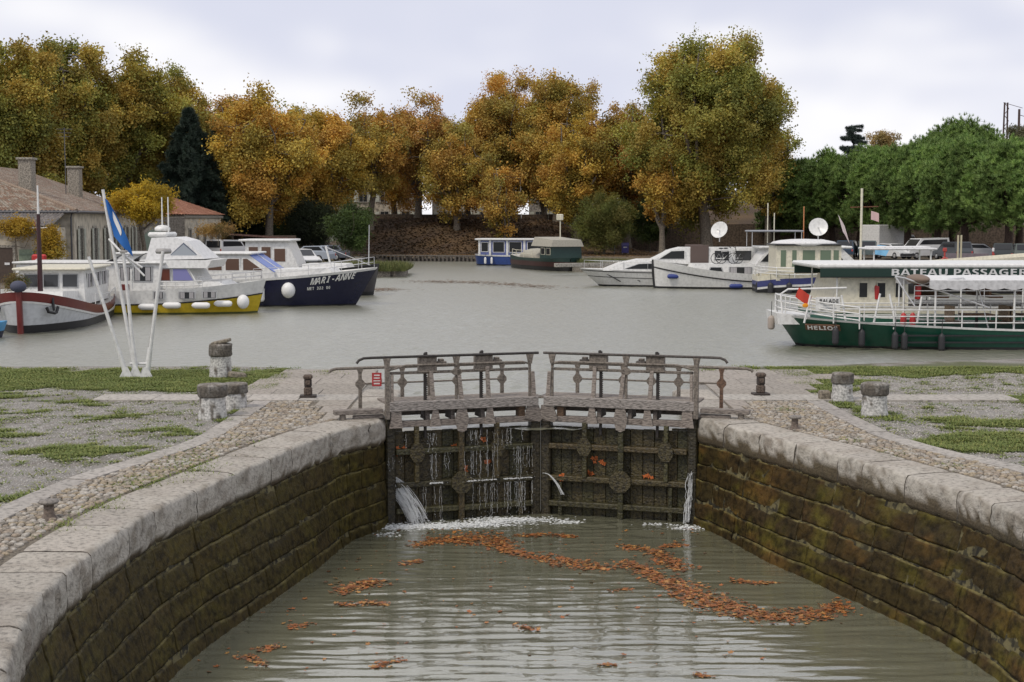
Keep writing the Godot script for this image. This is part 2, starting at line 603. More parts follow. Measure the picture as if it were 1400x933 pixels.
func quays() -> void:
	var nz := fnoise(4, 0.55, 5)
	var nf := fnoise(8, 2.4, 3)
	var gravel_m := mat("gravel_ground", Color(1, 1, 1), 0.95, noise_tex("gravel", 0.09, 5, [[0.0, 0.42], [0.4, 0.72], [0.6, 0.92], [1.0, 1.0]], 12), 1.3, 2.0, 0.0, true)
	for side: float in [-1.0, 1.0]:
		var l := left_curve if side < 0.0 else right_curve
		var m := MB.new()
		var rows := []
		var cols := []
		var z := -38.6
		while z <= -3.9:
			var row := PackedVector3Array()
			var cr := []
			var edge := x_at(l, clampf(z, -32.0, -8.1), side * 0.55)
			# the quays splay out to the basin
			if z < -33.0: edge += side * pow((-33.0 - z) / 5.6, 2.0) * 1.1
			for i in 110:
				var u := float(i) / 109.0
				var x := edge + side * 45.0 * pow(u, 1.9)
				var zz := z
				# shoreline towards the basin
				var shore := (-37.5 + 0.1 * maxf(0.0, -6.0 - x) * -0.1) if side < 0.0 else -37.4 - 0.3 * maxf(0.0, x - 7.0)
				if side < 0.0: shore = -37.55 + 1.4 * smoothstep(-7.4, -3.4, x)
				zz = lerpf(shore, -4.0, (z + 38.6) / 34.6) if z < -30.0 else z
				if z < -30.0: zz = lerpf(shore, -30.0, (z + 38.6) / 8.6)
				var g := grass_amount(x, zz)
				var a := nz.get_noise_2d(x, zz)
				var b := nf.get_noise_2d(x, zz)
				var gr := smoothstep(0.28, 0.66, g * 0.95 + 0.65 * a + 0.4 * b)
				var c0 := Color(0.4, 0.378, 0.348).lerp(Color(0.29, 0.26, 0.225), smoothstep(-0.1, 0.4, a + 0.5 * b))
				c0 = c0.lerp(Color(0.13, 0.15, 0.045), gr * 0.85)
				row.append(Vector3(x, -0.03 + 0.02 * a, zz))
				cr.append(c0)
			rows.append(row)
			cols.append(cr)
			z += 0.32
		m.grid(rows, false, cols, side > 0.0)
		# quay wall down to the basin
		m.col = Color(0.25, 0.22, 0.18)
		for i in 109:
			var a: Vector3 = rows[0][i]
			var b: Vector3 = rows[0][i + 1]
			if side > 0.0: m.quad(b, a, a + Vector3(0, -1.6, 0.0), b + Vector3(0, -1.6, 0.0))
			else: m.quad(a, b, b + Vector3(0, -1.6, 0.0), a + Vector3(0, -1.6, 0.0))
		for r in rows.size() - 1:
			var a: Vector3 = rows[r][0]
			var b: Vector3 = rows[r + 1][0]
			m.quad_o(a, b, b + Vector3(0, -2.6, 0), a + Vector3(0, -2.6, 0), a + Vector3(side, 0, 0))
		structure("quay_ground", m, gravel_m)
		# flat stone strips: the kerb behind the cobbles and the band across by the gate
		var k := left_kerb if side < 0.0 else right_kerb
		var slab := mat("strip_stone", Color(1, 1, 1), 0.85, noise_tex("cope", 0.016, 8, [[0.0, 0.5], [0.32, 0.78], [0.5, 0.92], [0.7, 0.98], [1.0, 1.0]], 44), 0.9, 1.0, 0.0, true)
		var path := tag(Node3D.new(), "", "", "", "structure")
		path.name = numbered("kerb")
		add_child(path)
		var d := 0.0
		while d < k.total() - 0.3:
			var d1 := minf(d + rng.randf_range(0.8, 1.6), k.total())
			var mm := MB.new()
			var t := rng.randf_range(0.85, 1.08)
			mm.col = Color(0.39 * t, 0.36 * t, 0.325 * t)
			var y := 0.012 + rng.randf_range(-0.006, 0.01)
			var segs := 4
			for q in segs:
				var s0 := lerpf(d + 0.008, d1 - 0.008, float(q) / segs)
				var s1 := lerpf(d + 0.008, d1 - 0.008, float(q + 1) / segs)
				var p0 := k.at(s0); var p1 := k.at(s1)
				var t0 := k.dir(s0); var t1 := k.dir(s1)
				var e0 := Vector2(t0.y, -t0.x) * 0.19; var e1 := Vector2(t1.y, -t1.x) * 0.19
				var a := Vector3(p0.x + e0.x, y, p0.y + e0.y); var b := Vector3(p0.x - e0.x, y, p0.y - e0.y)
				var c2 := Vector3(p1.x - e1.x, y, p1.y - e1.y); var d2 := Vector3(p1.x + e1.x, y, p1.y + e1.y)
				var o := (a + c2) * 0.5 + Vector3(0, -0.1, 0)
				var dn := Vector3(0, -0.12, 0)
				mm.quad_o(a, b, c2, d2, o)
				mm.quad_o(a, a + dn, d2 + dn, d2, o)
				mm.quad_o(b, b + dn, c2 + dn, c2, o)
				if q == 0: mm.quad_o(a, b, b + dn, a + dn, o)
				if q == segs - 1: mm.quad_o(d2, c2, c2 + dn, d2 + dn, o)
			part(path, "slab", mm, slab)
			d = d1
		# band across and pavement by the gate
		var pave := tag(Node3D.new(), "", "", "", "structure")
		pave.name = numbered("pavement")
		add_child(pave)
		var put := func(x0: float, x1: float, z0: float, z1: float, y: float, cc: Color) -> void:
			var t := rng.randf_range(0.88, 1.08)
			var mm := MB.new()
			mm.col = Color(cc.r * t, cc.g * t, cc.b * t)
			mm.cbox(Vector3((x0 + x1) / 2, y - 0.06 + rng.randf_range(-0.004, 0.004), (z0 + z1) / 2), Vector3(absf(x1 - x0) - 0.014, 0.12, absf(z1 - z0) - 0.014), 0.008)
			part(pave, "slab", mm, slab)
		var pale := Color(0.42, 0.39, 0.35)
		var x := 3.4 if side > 0.0 else -2.2
		x = (3.66 if side > 0.0 else -2.5) + side * 0.86
		var far := 9.9 if side > 0.0 else -8.7
		while absf(x) < absf(far):
			var x1 := x + side * rng.randf_range(0.7, 1.3)
			put.call(x, x1, -31.1, -30.15, 0.016, pale)
			x = x1
		var inner := (3.66 if side > 0.0 else -2.5) + side * 0.86
		for r in 3:
			var xx := inner
			var stop: float = [4.95, 4.75, 4.6][r] if side > 0.0 else [-4.2, -3.9, -3.7][r]
			while absf(xx) < absf(stop) - 0.1:
				var x1 := xx + side * minf(rng.randf_range(0.5, 0.9), absf(stop - xx))
				put.call(xx, x1, -30.14 + r * 0.95, -29.2 + r * 0.95, 0.008, Color(0.36, 0.32, 0.275))
				xx = x1
		# worn paving upstream of the band
		for r in 5:
			var xx := (3.7 if side > 0.0 else -2.55) + side * (0.85 if r < 2 else 0.3 + 0.15 * r)
			var stop: float = [6.4, 6.6, 6.9, 7.4, 7.6][r] if side > 0.0 else [-5.5, -5.3, -5.3, -5.6, -5.8][r]
			while absf(xx) < absf(stop):
				var x1 := xx + side * rng.randf_range(0.8, 1.5)
				put.call(xx, x1, -31.12 - r * 1.08, -32.2 - r * 1.08, -0.002, Color(0.34, 0.305, 0.265))
				xx = x1
		cobbles(side, l, k)
	# gravel and grass as loose matter
	loose(nz, nf)

func cobbles(side: float, l: Line2, k: Line2) -> void:
	var root := tag(Node3D.new(), "", "", "", "structure")
	root.name = numbered("path")
	add_child(root)
	var bed := MB.new()
	var rows := []
	var z := -30.0
	while z <= -8.2:
		var a := x_at(l, z, side * 0.8)
		var b := x_at(k, clampf(z, -29.9, -9.0), -side * 0.1)
		var row := PackedVector3Array()
		for i in 9:
			row.append(Vector3(lerpf(a, b, i / 8.0), -0.012, z))
		rows.append(row)
		z += 0.4
	bed.grid(rows, false, [], side > 0.0)
	part(root, "bed", bed, mat("cobble_bed", Color(0.2, 0.17, 0.13), 0.95, grain(), 1.2, 1.0))
	# four cobble shapes, shared
	var shapes := []
	for s in 4:
		var r := RandomNumberGenerator.new()
		r.seed = 50 + s
		var rr := []
		var jit := []
		for i in 8: jit.append(r.randf_range(0.82, 1.1))
		for ring in [[0.5, -0.3], [0.5, 0.3], [0.42, 0.7], [0.22, 0.93], [0.02, 1.0]]:
			var row := PackedVector3Array()
			for i in 8:
				var a := TAU * i / 8.0
				row.append(Vector3(cos(a) * ring[0] * jit[i], ring[1], sin(a) * ring[0] * jit[i]))
			rr.append(row)
		shapes.append(MB.new().grid(rr, true, [], true).mesh())
	var tones := [Color(0.47, 0.41, 0.33), Color(0.39, 0.32, 0.245), Color(0.52, 0.48, 0.42), Color(0.44, 0.36, 0.25), Color(0.34, 0.3, 0.25)]
	var xs := []
	z = -29.95
	var nz := fnoise(64, 0.9, 3)
	while z < -9.0:
		var a := x_at(l, z, side * 0.9)
		var b := x_at(k, clampf(z, -29.9, -9.0), -side * 0.24)
		if z < -27.3:
			var rr := clampi(int((z + 30.14) / 0.95), 0, 2)
			a = ([4.97, 4.77, 4.62][rr] if side > 0.0 else [-4.22, -3.92, -3.72][rr])
		var x := a
		while absf(x) < absf(b):
			var sz := rng.randf_range(0.085, 0.15)
			x += side * sz * 0.52
			var h := rng.randf_range(0.02, 0.04)
			var t := Transform3D(Basis(Vector3.UP, rng.randf() * TAU) * Basis.from_scale(Vector3(sz * rng.randf_range(0.8, 1.05), h, sz * 1.12)), Vector3(x, -0.012, z + rng.randf_range(-0.02, 0.02)))
			x += side * sz * 0.5
			xs.append([t.origin.z, t, rng.randi() % 4, tones[rng.randi() % 5] * rng.randf_range(0.85, 1.12)])
		z += 0.118
	xs.sort_custom(func(p, q): return p[0] > q[0])
	var seen_first := []
	var rest := [[], [], [], []]
	var rest_c := [PackedColorArray(), PackedColorArray(), PackedColorArray(), PackedColorArray()]
	var cm := []
	for i in 5:
		cm.append(mat("cobble_%d" % i, tones[i], 0.8, grain(), 1.7, 0.8))
	var all_m := mat("cobble_all", Color(1, 1, 1), 0.8, grain(), 1.7, 0.8, 0.0, true)
	var count := 0
	for e in xs:
		var p: Vector3 = e[1].origin
		# the frame's lower corners cut the strips off
		var in_view := absf(p.x) < -p.z * 0.362
		if in_view and count < 300:
			count += 1
			var o := part(root, "cobble", shapes[e[2]], cm[rng.randi() % 5])
			o.transform = e[1]
		else:
			rest[e[2]].append(e[1])
			rest_c[e[2]].append(e[3])
	for s in 4:
		tag(multi(root, "cobbles_beyond", shapes[s], all_m, rest[s], rest_c[s]), "", "", "", "stuff")

func loose(nz: FastNoiseLite, nf: FastNoiseLite) -> void:
	# pebbles
	var peb := MB.new()
	peb.ball(Vector3(0, 0.1, 0), Vector3(0.5, 0.34, 0.42), 6, 3)
	var ts := []
	var cs := PackedColorArray()
	var blade := MB.new()
	for i in 9:
		var a := TAU * i / 9.0 + rng.randf()
		var r := rng.randf_range(0.0, 0.045)
		var o := Vector3(cos(a) * r, 0, sin(a) * r)
		var lean := Vector3(cos(a), 0, sin(a)) * rng.randf_range(0.02, 0.07)
		var h := rng.randf_range(0.05, 0.11)
		var w := Vector3(-sin(a), 0, cos(a)) * 0.007
		blade.tri(o - w, o + w, o + lean + Vector3(0, h, 0))
	var gt := []
	var gc := PackedColorArray()
	for side: float in [-1.0, 1.0]:
		var l := left_kerb if side < 0.0 else right_kerb
		var tries := 0
		while tries < 110000:
			tries += 1
			var z := -37.3 + 27.0 * pow(rng.randf(), 1.1)
			var k := x_at(l, clampf(z, -29.9, -9.0), side * 0.22)
			var x := k + side * rng.randf() * 9.0
			if absf(x) > -z * 0.375: continue
			var y := -0.03 + 0.02 * nz.get_noise_2d(x, z)
			var g := grass_amount(x, z)
			var gr := smoothstep(0.28, 0.66, g * 0.95 + 0.65 * nz.get_noise_2d(x, z) + 0.4 * nf.get_noise_2d(x, z))
			if rng.randf() < gr * 1.1 + 0.04:
				var s := rng.randf_range(0.6, 1.25)
				gt.append(Transform3D(Basis(Vector3.UP, rng.randf() * TAU) * Basis.from_scale(Vector3(s * 1.5, s * rng.randf_range(0.2, 0.5), s * 1.5)), Vector3(x, y, z)))
				var q := rng.randf()
				gc.append(Color(0.115, 0.16, 0.035).lerp(Color(0.24, 0.24, 0.07), q * q) * rng.randf_range(0.8, 1.2))
			elif z < -31.3 and absf(x) < 6.5:
				continue
			elif z < -30.1 and z > -31.2:
				continue
			elif rng.randf() < 0.6:
				var s := rng.randf_range(0.014, 0.042)
				ts.append(Transform3D(Basis(Vector3.UP, rng.randf() * TAU) * Basis.from_scale(Vector3(s, s * 0.7, s)), Vector3(x, y, z)))
				cs.append([Color(0.44, 0.42, 0.39), Color(0.5, 0.48, 0.45), Color(0.3, 0.28, 0.255), Color(0.36, 0.33, 0.29)][rng.randi() % 4])
	# tufts in the cobbles and along the copings
	for e in [[-4.8, -24.4, 0.5, 60], [-5.1, -22.0, 0.55, 240], [-5.5, -20.6, 0.35, 160], [-5.3, -23.2, 0.4, 80], [-5.75, -17.5, 0.25, 50], [-5.5, -18.9, 0.3, 60], [5.55, -28.6, 0.22, 80], [6.35, -23.3, 0.2, 40], [6.9, -22.0, 0.2, 30], [5.9, -24.6, 0.15, 30], [-5.45, -28.4, 0.18, 90], [-5.5, -27.2, 0.14, 70], [7.35, -27.7, 0.35, 140], [7.0, -29.7, 0.3, 70], [6.2, -36.9, 0.3, 90], [5.0, -36.6, 0.35, 60], [-4.6, -35.6, 0.4, 50], [-7.3, -34.6, 0.5, 60]]:
		for i in e[3]:
			var x: float = e[0] + rng.randfn() * e[2] * 0.55
			var z: float = e[1] + rng.randfn() * e[2]
			var s := rng.randf_range(0.6, 1.5)
			gt.append(Transform3D(Basis(Vector3.UP, rng.randf() * TAU) * Basis.from_scale(Vector3(s * 1.2, s * 0.4, s * 1.2)), Vector3(x, -0.02, z)))
			gc.append(Color(0.1, 0.15, 0.028).lerp(Color(0.2, 0.22, 0.05), rng.randf()) * rng.randf_range(0.8, 1.2))
	var pm := mat("pebble", Color(1, 1, 1), 0.9, null, 1.0, 0.0, 0.0, true)
	tag(multi(self, "gravel", peb.mesh(), pm, ts, cs), "pale grey gravel strewn over both quays", "gravel", "", "stuff")
	var gm := mat("blade", Color(1, 1, 1), 0.8, null, 1.0, 0.0, 0.0, true)
	gm.backlight_enabled = true
	gm.backlight = Color(0.3, 0.34, 0.12)
	tag(multi(self, "grass", blade.mesh(), gm, gt, gc), "short green grass in patches on the gravel quays", "grass", "", "stuff")

# ---------- water ----------
const WATER := Color(0.15, 0.15, 0.102)   # silty green grey, the same water above and below the gate
func water_material(key: String, c: Color, scale: Vector3, bump: float, rough: float, sd: int, freq: float, spec := 0.5, coat := 0.0, coat_rough := 0.02) -> StandardMaterial3D:
	var m := StandardMaterial3D.new()
	m.resource_name = key
	m.albedo_color = c.linear_to_srgb()
	m.roughness = rough
	m.metallic_specular = spec
	m.uv1_triplanar = true
	m.uv1_world_triplanar = true
	m.uv1_scale = scale
	m.heightmap_enabled = true
	m.heightmap_texture = noise_tex("ripple%d" % sd, freq, 4, [[0.0, 0.0], [1.0, 1.0]], sd, FastNoiseLite.TYPE_SIMPLEX_SMOOTH, 1024)
	m.heightmap_scale = bump
	if coat > 0.0:
		m.clearcoat_enabled = true
		m.clearcoat = coat
		m.clearcoat_roughness = coat_rough
	return m

func waters() -> void:
	# chamber: ripples run across, spreading from the falls at the gate
	var m := MB.new()
	var nz := fnoise(90, 0.8, 3)
	var nq := fnoise(91, 2.2, 3)
	var rows := []
	var z := -28.7
	while z < -7.0:
		var row := PackedVector3Array()
		var a := x_at(left_curve, maxf(z, -28.0), -0.15) if z < -8.4 else -3.0
		var b := x_at(right_curve, maxf(z, -28.0), 0.15) if z < -8.4 else 4.3
		for i in 121:
			var x := lerpf(a, b, i / 120.0)
			var a1 := nz.get_noise_2d(x * 0.45, z * 0.45)
			var a2 := nz.get_noise_2d(x * 0.3 + 50.0, z * 0.5)
			var y := LOW + (0.0022 + 0.0016 * a2) * sin(z * 21.0 + 5.0 * a1 + 0.5 * x) + 0.0016 * sin(z * 33.0 + x * 2.0 + 7.0 * a2) + 0.012 * nq.get_noise_2d(x * 0.25, z * 1.1)
			if z < -27.0: y += 0.012 * nq.get_noise_2d(x * 2.0, z * 2.0)
			row.append(Vector3(x, y, z))
		rows.append(row)
		z += 0.045
	m.grid(rows, false, [], true)
	structure("lock_water", m, water_material("lock_water", WATER, Vector3(0.35, 0.35, 1.3), 0.28, 0.02, 61, 0.012, 1.0, 1.0))
	# basin
	var bm := MB.new()
	rows = []
	var nw := fnoise(95, 1.1, 3)
	var ng := fnoise(96, 0.05, 3)
	var zz := -28.2
	while zz > -162.0:
		var row := PackedVector3Array()
		var lo := -2.6 if zz > -29.0 else (-4.4 if zz > -36.9 else -60.0)
		var hi := 3.75 if zz > -29.0 else (5.5 if zz > -36.9 else 80.0)
		for i in 261:
			var t := (i - 130) / 125.0
			var x := 0.5 - zz * 0.41 * t
			if t < -1.0: x = 0.5 + zz * 0.41 + (t + 1.0) * 25.0 * (60.0 + zz * 0.41)
			if t > 1.0: x = 0.5 - zz * 0.41 + (t - 1.0) * 25.0 * (80.0 + zz * 0.41)
			x = clampf(x, lo, hi)
			var gust := 0.6 + 0.9 * clampf(0.5 + 1.4 * ng.get_noise_2d(x, zz * 0.5), 0.0, 1.0)
			row.append(Vector3(x, HIGH + gust * (0.035 * nw.get_noise_2d(x, zz * 1.5) + 0.02 * nw.get_noise_2d(x * 2.7 + 9.0, zz * 3.1)), zz))
		rows.append(row)
		zz -= 0.16 + maxf(0.0, -37.0 - zz) * 0.009
	bm.grid(rows, false, [], false)
	structure("water", bm, water_material("basin_water", WATER, Vector3(0.07, 0.07, 0.11), 12.0, 0.34, 63, 0.03, 1.0, 1.0, 0.42))

# drifts of fallen plane leaves on the chamber's water
func floating_leaves() -> void:
	var leaf := MB.new()
	var star := []
	for i in 10:
		var a := TAU * i / 10.0
		var r := 0.5 if i % 2 == 0 else 0.27
		star.append(Vector3(cos(a) * r, 0.05 if i % 2 == 0 else 0.0, sin(a) * r))
	for i in 10:
		leaf.tri(Vector3(0, 0.0, 0), star[(i + 1) % 10], star[i])
	var drifts := [
		[[-1.75, -25.6, 0.16], [-1.4, -26.0, 0.28], [-0.9, -26.2, 0.42], [-0.45, -26.1, 0.4], [-0.2, -25.7, 0.3], [-0.1, -25.2, 0.16], [0.25, -24.85, 0.2], [0.7, -24.5, 0.26], [1.15, -24.15, 0.3], [1.6, -23.9, 0.2]],
		[[1.75, -24.1, 0.18], [2.1, -24.2, 0.24], [2.3, -23.5, 0.2], [2.55, -23.0, 0.26], [2.8, -22.4, 0.36], [2.95, -21.9, 0.36], [3.3, -21.4, 0.38], [3.7, -21.0, 0.32], [4.15, -20.9, 0.3], [4.6, -21.0, 0.26], [4.95, -21.35, 0.3], [5.08, -21.7, 0.16]],
		[[2.0, -25.6, 0.14], [2.4, -25.3, 0.18], [2.65, -25.0, 0.2], [2.75, -24.3, 0.26], [2.9, -23.8, 0.18]],
		[[2.7, -25.4, 0.12], [3.1, -25.7, 0.14]], [[0.1, -26.4, 0.12], [0.6, -26.5, 0.12], [1.2, -26.3, 0.12]],
		[[-2.75, -22.4, 0.2], [-2.5, -22.7, 0.3], [-2.2, -23.0, 0.2]], [[-2.7, -21.6, 0.1], [-2.3, -21.7, 0.12], [-1.95, -21.6, 0.08]],
		[[-3.2, -20.4, 0.1], [-3.0, -20.5, 0.16]], [[-3.5, -19.3, 0.16], [-3.2, -19.4, 0.1]], [[-1.8, -18.5, 0.08], [-1.55, -18.8, 0.13]], [[-3.3, -18.6, 0.1], [-3.7, -19.0, 0.1]],
		[[-1.6, -24.4, 0.1], [-1.9, -24.2, 0.14]], [[3.6, -23.1, 0.1], [4.0, -22.9, 0.12], [4.3, -22.9, 0.1]], [[1.2, -18.6, 0.05], [1.4, -18.6, 0.05]], [[0.0, -20.4, 0.12], [0.3, -20.3, 0.1]], [[2.4, -18.2, 0.08], [2.6, -18.15, 0.1]], [[1.6, -22.4, 0.08], [1.9, -22.5, 0.08]]]
	var ts := []
	var cs := PackedColorArray()
	var put := func(x: float, z: float) -> void:
		var s := 0.03 + 0.085 * pow(rng.randf(), 1.5)
		var tilt := Basis(Vector3(rng.randf() - 0.5, 0, rng.randf() - 0.5).normalized(), rng.randf_range(0.0, 0.3))
		ts.append(Transform3D(tilt * Basis(Vector3.UP, rng.randf() * TAU) * Basis.from_scale(Vector3(s, s, s)), Vector3(x, LOW + rng.randf_range(0.0, 0.02), z)))
		cs.append([Color(0.33, 0.1, 0.02), Color(0.26, 0.085, 0.02), Color(0.16, 0.065, 0.02), Color(0.4, 0.15, 0.03), Color(0.42, 0.22, 0.06), Color(0.09, 0.05, 0.025)][rng.randi() % 6].lerp(Color(0.2, 0.07, 0.02), rng.randf() * 0.6))
	for d in drifts:
		for i in d.size() - 1:
			var a := Vector2(d[i][0], d[i][1])
			var b := Vector2(d[i + 1][0], d[i + 1][1])
			var n := int(a.distance_to(b) * (d[i][2] + d[i + 1][2]) * 640.0) + 8
			for k in n:
				var u := rng.randf()
				var w := lerpf(d[i][2], d[i + 1][2], u)
				var p := a.lerp(b, u) + Vector2(rng.randfn() * w * 0.55, rng.randfn() * w * 0.66)
				put.call(p.x, p.y)
	for i in 200:
		put.call(rng.randf_range(-2.6, 3.6), -27.0 + 8.5 * pow(rng.randf(), 1.6))
	for i in 60:
		var z := rng.randf_range(-25.0, -17.0)
		put.call(x_at(left_curve, z, 0.5) + absf(rng.randfn()) * 0.8, z)
	var lm := mat("fallen_leaf", Color(1, 1, 1), 0.55, null, 1.0, 0.0, 0.0, true)
	tag(multi(self, "floating_leaves", leaf.mesh(), lm, ts, cs), "drifts of orange fallen leaves floating in the lock chamber", "leaves", "", "stuff")
	# leaf scum out on the basin
	ts = []
	cs = PackedColorArray()
	for e in [[[-6.6, -97.0], [-2.0, -95.0], [2.5, -88.0]], [[-9.5, -86.0], [-7.0, -85.0]]]:
		for i in e.size() - 1:
			for k in 420:
				var u := rng.randf()
				var p := Vector2(e[i][0], e[i][1]).lerp(Vector2(e[i + 1][0], e[i + 1][1]), u)
				var s := rng.randf_range(0.12, 0.3)
				ts.append(Transform3D(Basis(Vector3.UP, rng.randf() * TAU) * Basis.from_scale(Vector3(s, s * 0.6, s)), Vector3(p.x + rng.randfn() * 0.7, HIGH + 0.02, p.y + rng.randfn() * 1.1)))
				cs.append(Color(0.16, 0.09, 0.04) * rng.randf_range(0.6, 1.2))
	tag(multi(self, "leaf_scum", leaf.mesh(), lm, ts, cs), "thin brown raft of leaves drifting on the open basin", "leaves", "", "stuff")

# leaks and jets at the gate
func leaks() -> void:
	var wm := mat("white_water", Color(0.85, 0.87, 0.88), 0.3)
	wm.transparency = BaseMaterial3D.TRANSPARENCY_ALPHA
	wm.albedo_color.a = 0.5
	var foam_m := mat("foam", Color(0.78, 0.8, 0.8), 0.6)
	# main jet by the quoin, left
	var jet := MB.new()
	for i in 120:
		var p := Vector3(-2.46, -1.1 - rng.randf() * 0.42, -27.62 + rng.randf_range(-0.06, 0.06))
		var vel := Vector3(rng.randf_range(1.2, 1.75), rng.randf_range(-0.5, 0.1), rng.randf_range(0.2, 0.65))
		var path := []
		var rad := []
		var t := 0.0
		var stop := rng.randf_range(0.3, 0.6)
		while t < stop:
			var q := p + vel * t + Vector3(0, -4.9 * t * t * 0.75, 0)
			if q.y < LOW: break
			path.append(q)
			rad.append(rng.randf_range(0.0015, 0.006) * (1.0 + t))
			t += 0.05
		if path.size() > 2: jet.tube(path, rad, 5)
	for i in 700:
		var t := 0.12 + 0.42 * rng.randf()
		var q := Vector3(-2.46, -1.25, -27.6) + Vector3(1.5, -0.2, 0.42) * t + Vector3(0, -3.7 * t * t, 0) + Vector3(rng.randfn(), rng.randfn(), rng.randfn()) * (0.02 + 0.12 * t)
		if q.y > LOW: jet.ball(q, Vector3.ONE * rng.randf_range(0.003, 0.008), 5, 3)
	part(self, "water_jet", jet, wm)
	tag(get_node("water_jet"), "white jet of water spurting beside the quoin of the gate", "water jet", "", "stuff")
	# curtains down the gate leaf that leaks
	var q0 := Vector3(-2.46, 0, -27.5)
	var m0 := Vector3(0.59, 0, -28.5)
	var fall := MB.new()
	for e in [[0.18, -0.75, -1.0, 5], [0.7, -0.32, -0.7, 4], [0.95, -0.32, -0.7, 8], [0.98, -0.72, -1.34, 9], [1.2, -0.7, -1.34, 4], [1.12, -1.36, -2.1, 6], [1.9, -0.3, -0.66, 14], [1.85, -0.7, -1.34, 20], [2.05, -1.36, -2.1, 16], [2.25, -0.3, -1.3, 5], [2.55, -0.3, -0.66, 12], [2.72, -0.66, -1.34, 22], [2.72, -1.36, -2.1, 34], [2.45, -1.36, -2.1, 6], [0.75, -1.36, -2.1, 3]]:
		for i in int(e[3] * 0.45) + 1:
			var s: float = e[0] + rng.randfn() * 0.13
			var b := q0.lerp(m0, s / 3.2) + Vector3(0, 0, 0.2 + (0.06 if e[1] < -0.5 else 0.0) + rng.randf() * 0.05)
			var path := []
			var rad := []
			var y: float = e[1]
			var stop: float = lerpf(e[1], e[2], rng.randf_range(0.55, 1.0))
			while y > stop:
				path.append(b + Vector3(rng.randfn() * 0.008, y, rng.randfn() * 0.006))
				rad.append(rng.randf_range(0.0006, 0.0034))
				y -= 0.06
			if path.size() > 1: fall.tube(path, rad, 4)
			for k in 5:
				fall.ball(b + Vector3(rng.randfn() * 0.03, lerpf(e[1], e[2], rng.randf()), rng.randf() * 0.05), Vector3(0.004, 0.008, 0.004), 4, 3)
	for e in [[0.9, 1.15], [1.65, 2.25], [2.4, 3.0]]:   # water breaking on the rail
		for i in 90:
			var s: float = lerpf(e[0], e[1], rng.randf())
			fall.ball(q0.lerp(m0, s / 3.2) + Vector3(0, -1.315 + rng.randf() * 0.02, 0.22 + rng.randf() * 0.06), Vector3(rng.randf_range(0.006, 0.025), 0.006, 0.012), 5, 3)
	tag(part(self, "water_trickle", fall, wm), "thin white trickles of water down the leaking gate leaf", "water trickle", "", "stuff")
	# the small spout on the other leaf and the leak at its quoin
	var spout := MB.new()
	for i in 7:
		var path := []
		var t := 0.0
		while t < 0.36:
			path.append(Vector3(0.62, -1.22, -28.2) + Vector3(1.15 + i * 0.03, 0.15, 0.25) * t + Vector3(rng.randfn() * 0.006, -4.6 * t * t, 0))
			t += 0.04
		spout.tube(path, 0.005, 4)
	tag(part(self, "water_spout", spout, wm), "thin arching spout of water at the mitre post", "water spout", "", "stuff")
	var leak := MB.new()
	for i in 16:
		var path := []
		var rad := []
		var y := -1.05 - 0.3 * rng.randf()
		var x := 3.5 + rng.randfn() * 0.03
		while y > LOW:
			path.append(Vector3(x - 0.1 * (-1.05 - y) * 0.8 + rng.randfn() * 0.012, y, -27.45 + rng.randfn() * 0.02))
			rad.append(rng.randf_range(0.003, 0.012))
			y -= 0.09
		leak.tube(path, rad, 4)
	tag(part(self, "quoin_leak", leak, wm), "narrow white leak running down beside the quoin stones", "water leak", "", "stuff")
	# foam at the foot of the gate
	var foam := MB.new()
	for e in [[-1.6, -27.2, 0.4, 0.12, 420], [-1.0, -27.35, 0.5, 0.1, 360], [-2.2, -27.1, 0.22, 0.12, 120], [0.0, -27.85, 0.4, 0.1, 330], [-0.5, -27.6, 0.4, 0.1, 160], [1.1, -27.6, 0.14, 0.09, 70], [3.42, -27.1, 0.14, 0.1, 120], [2.8, -27.4, 0.15, 0.05, 20], [-2.35, -26.5, 0.12, 0.12, 20]]:
		for i in e[4]:
			var r := rng.randf_range(0.005, 0.02)
			for q in 2: foam.ball(Vector3(e[0] + rng.randfn() * e[2], LOW + absf(rng.randfn()) * 0.014, e[1] + rng.randfn() * e[3]), Vector3(r * 1.7, r * 0.3, r), 6, 4)
	tag(part(self, "foam", foam, foam_m), "white foam churned up at the foot of the gate", "foam", "", "stuff")

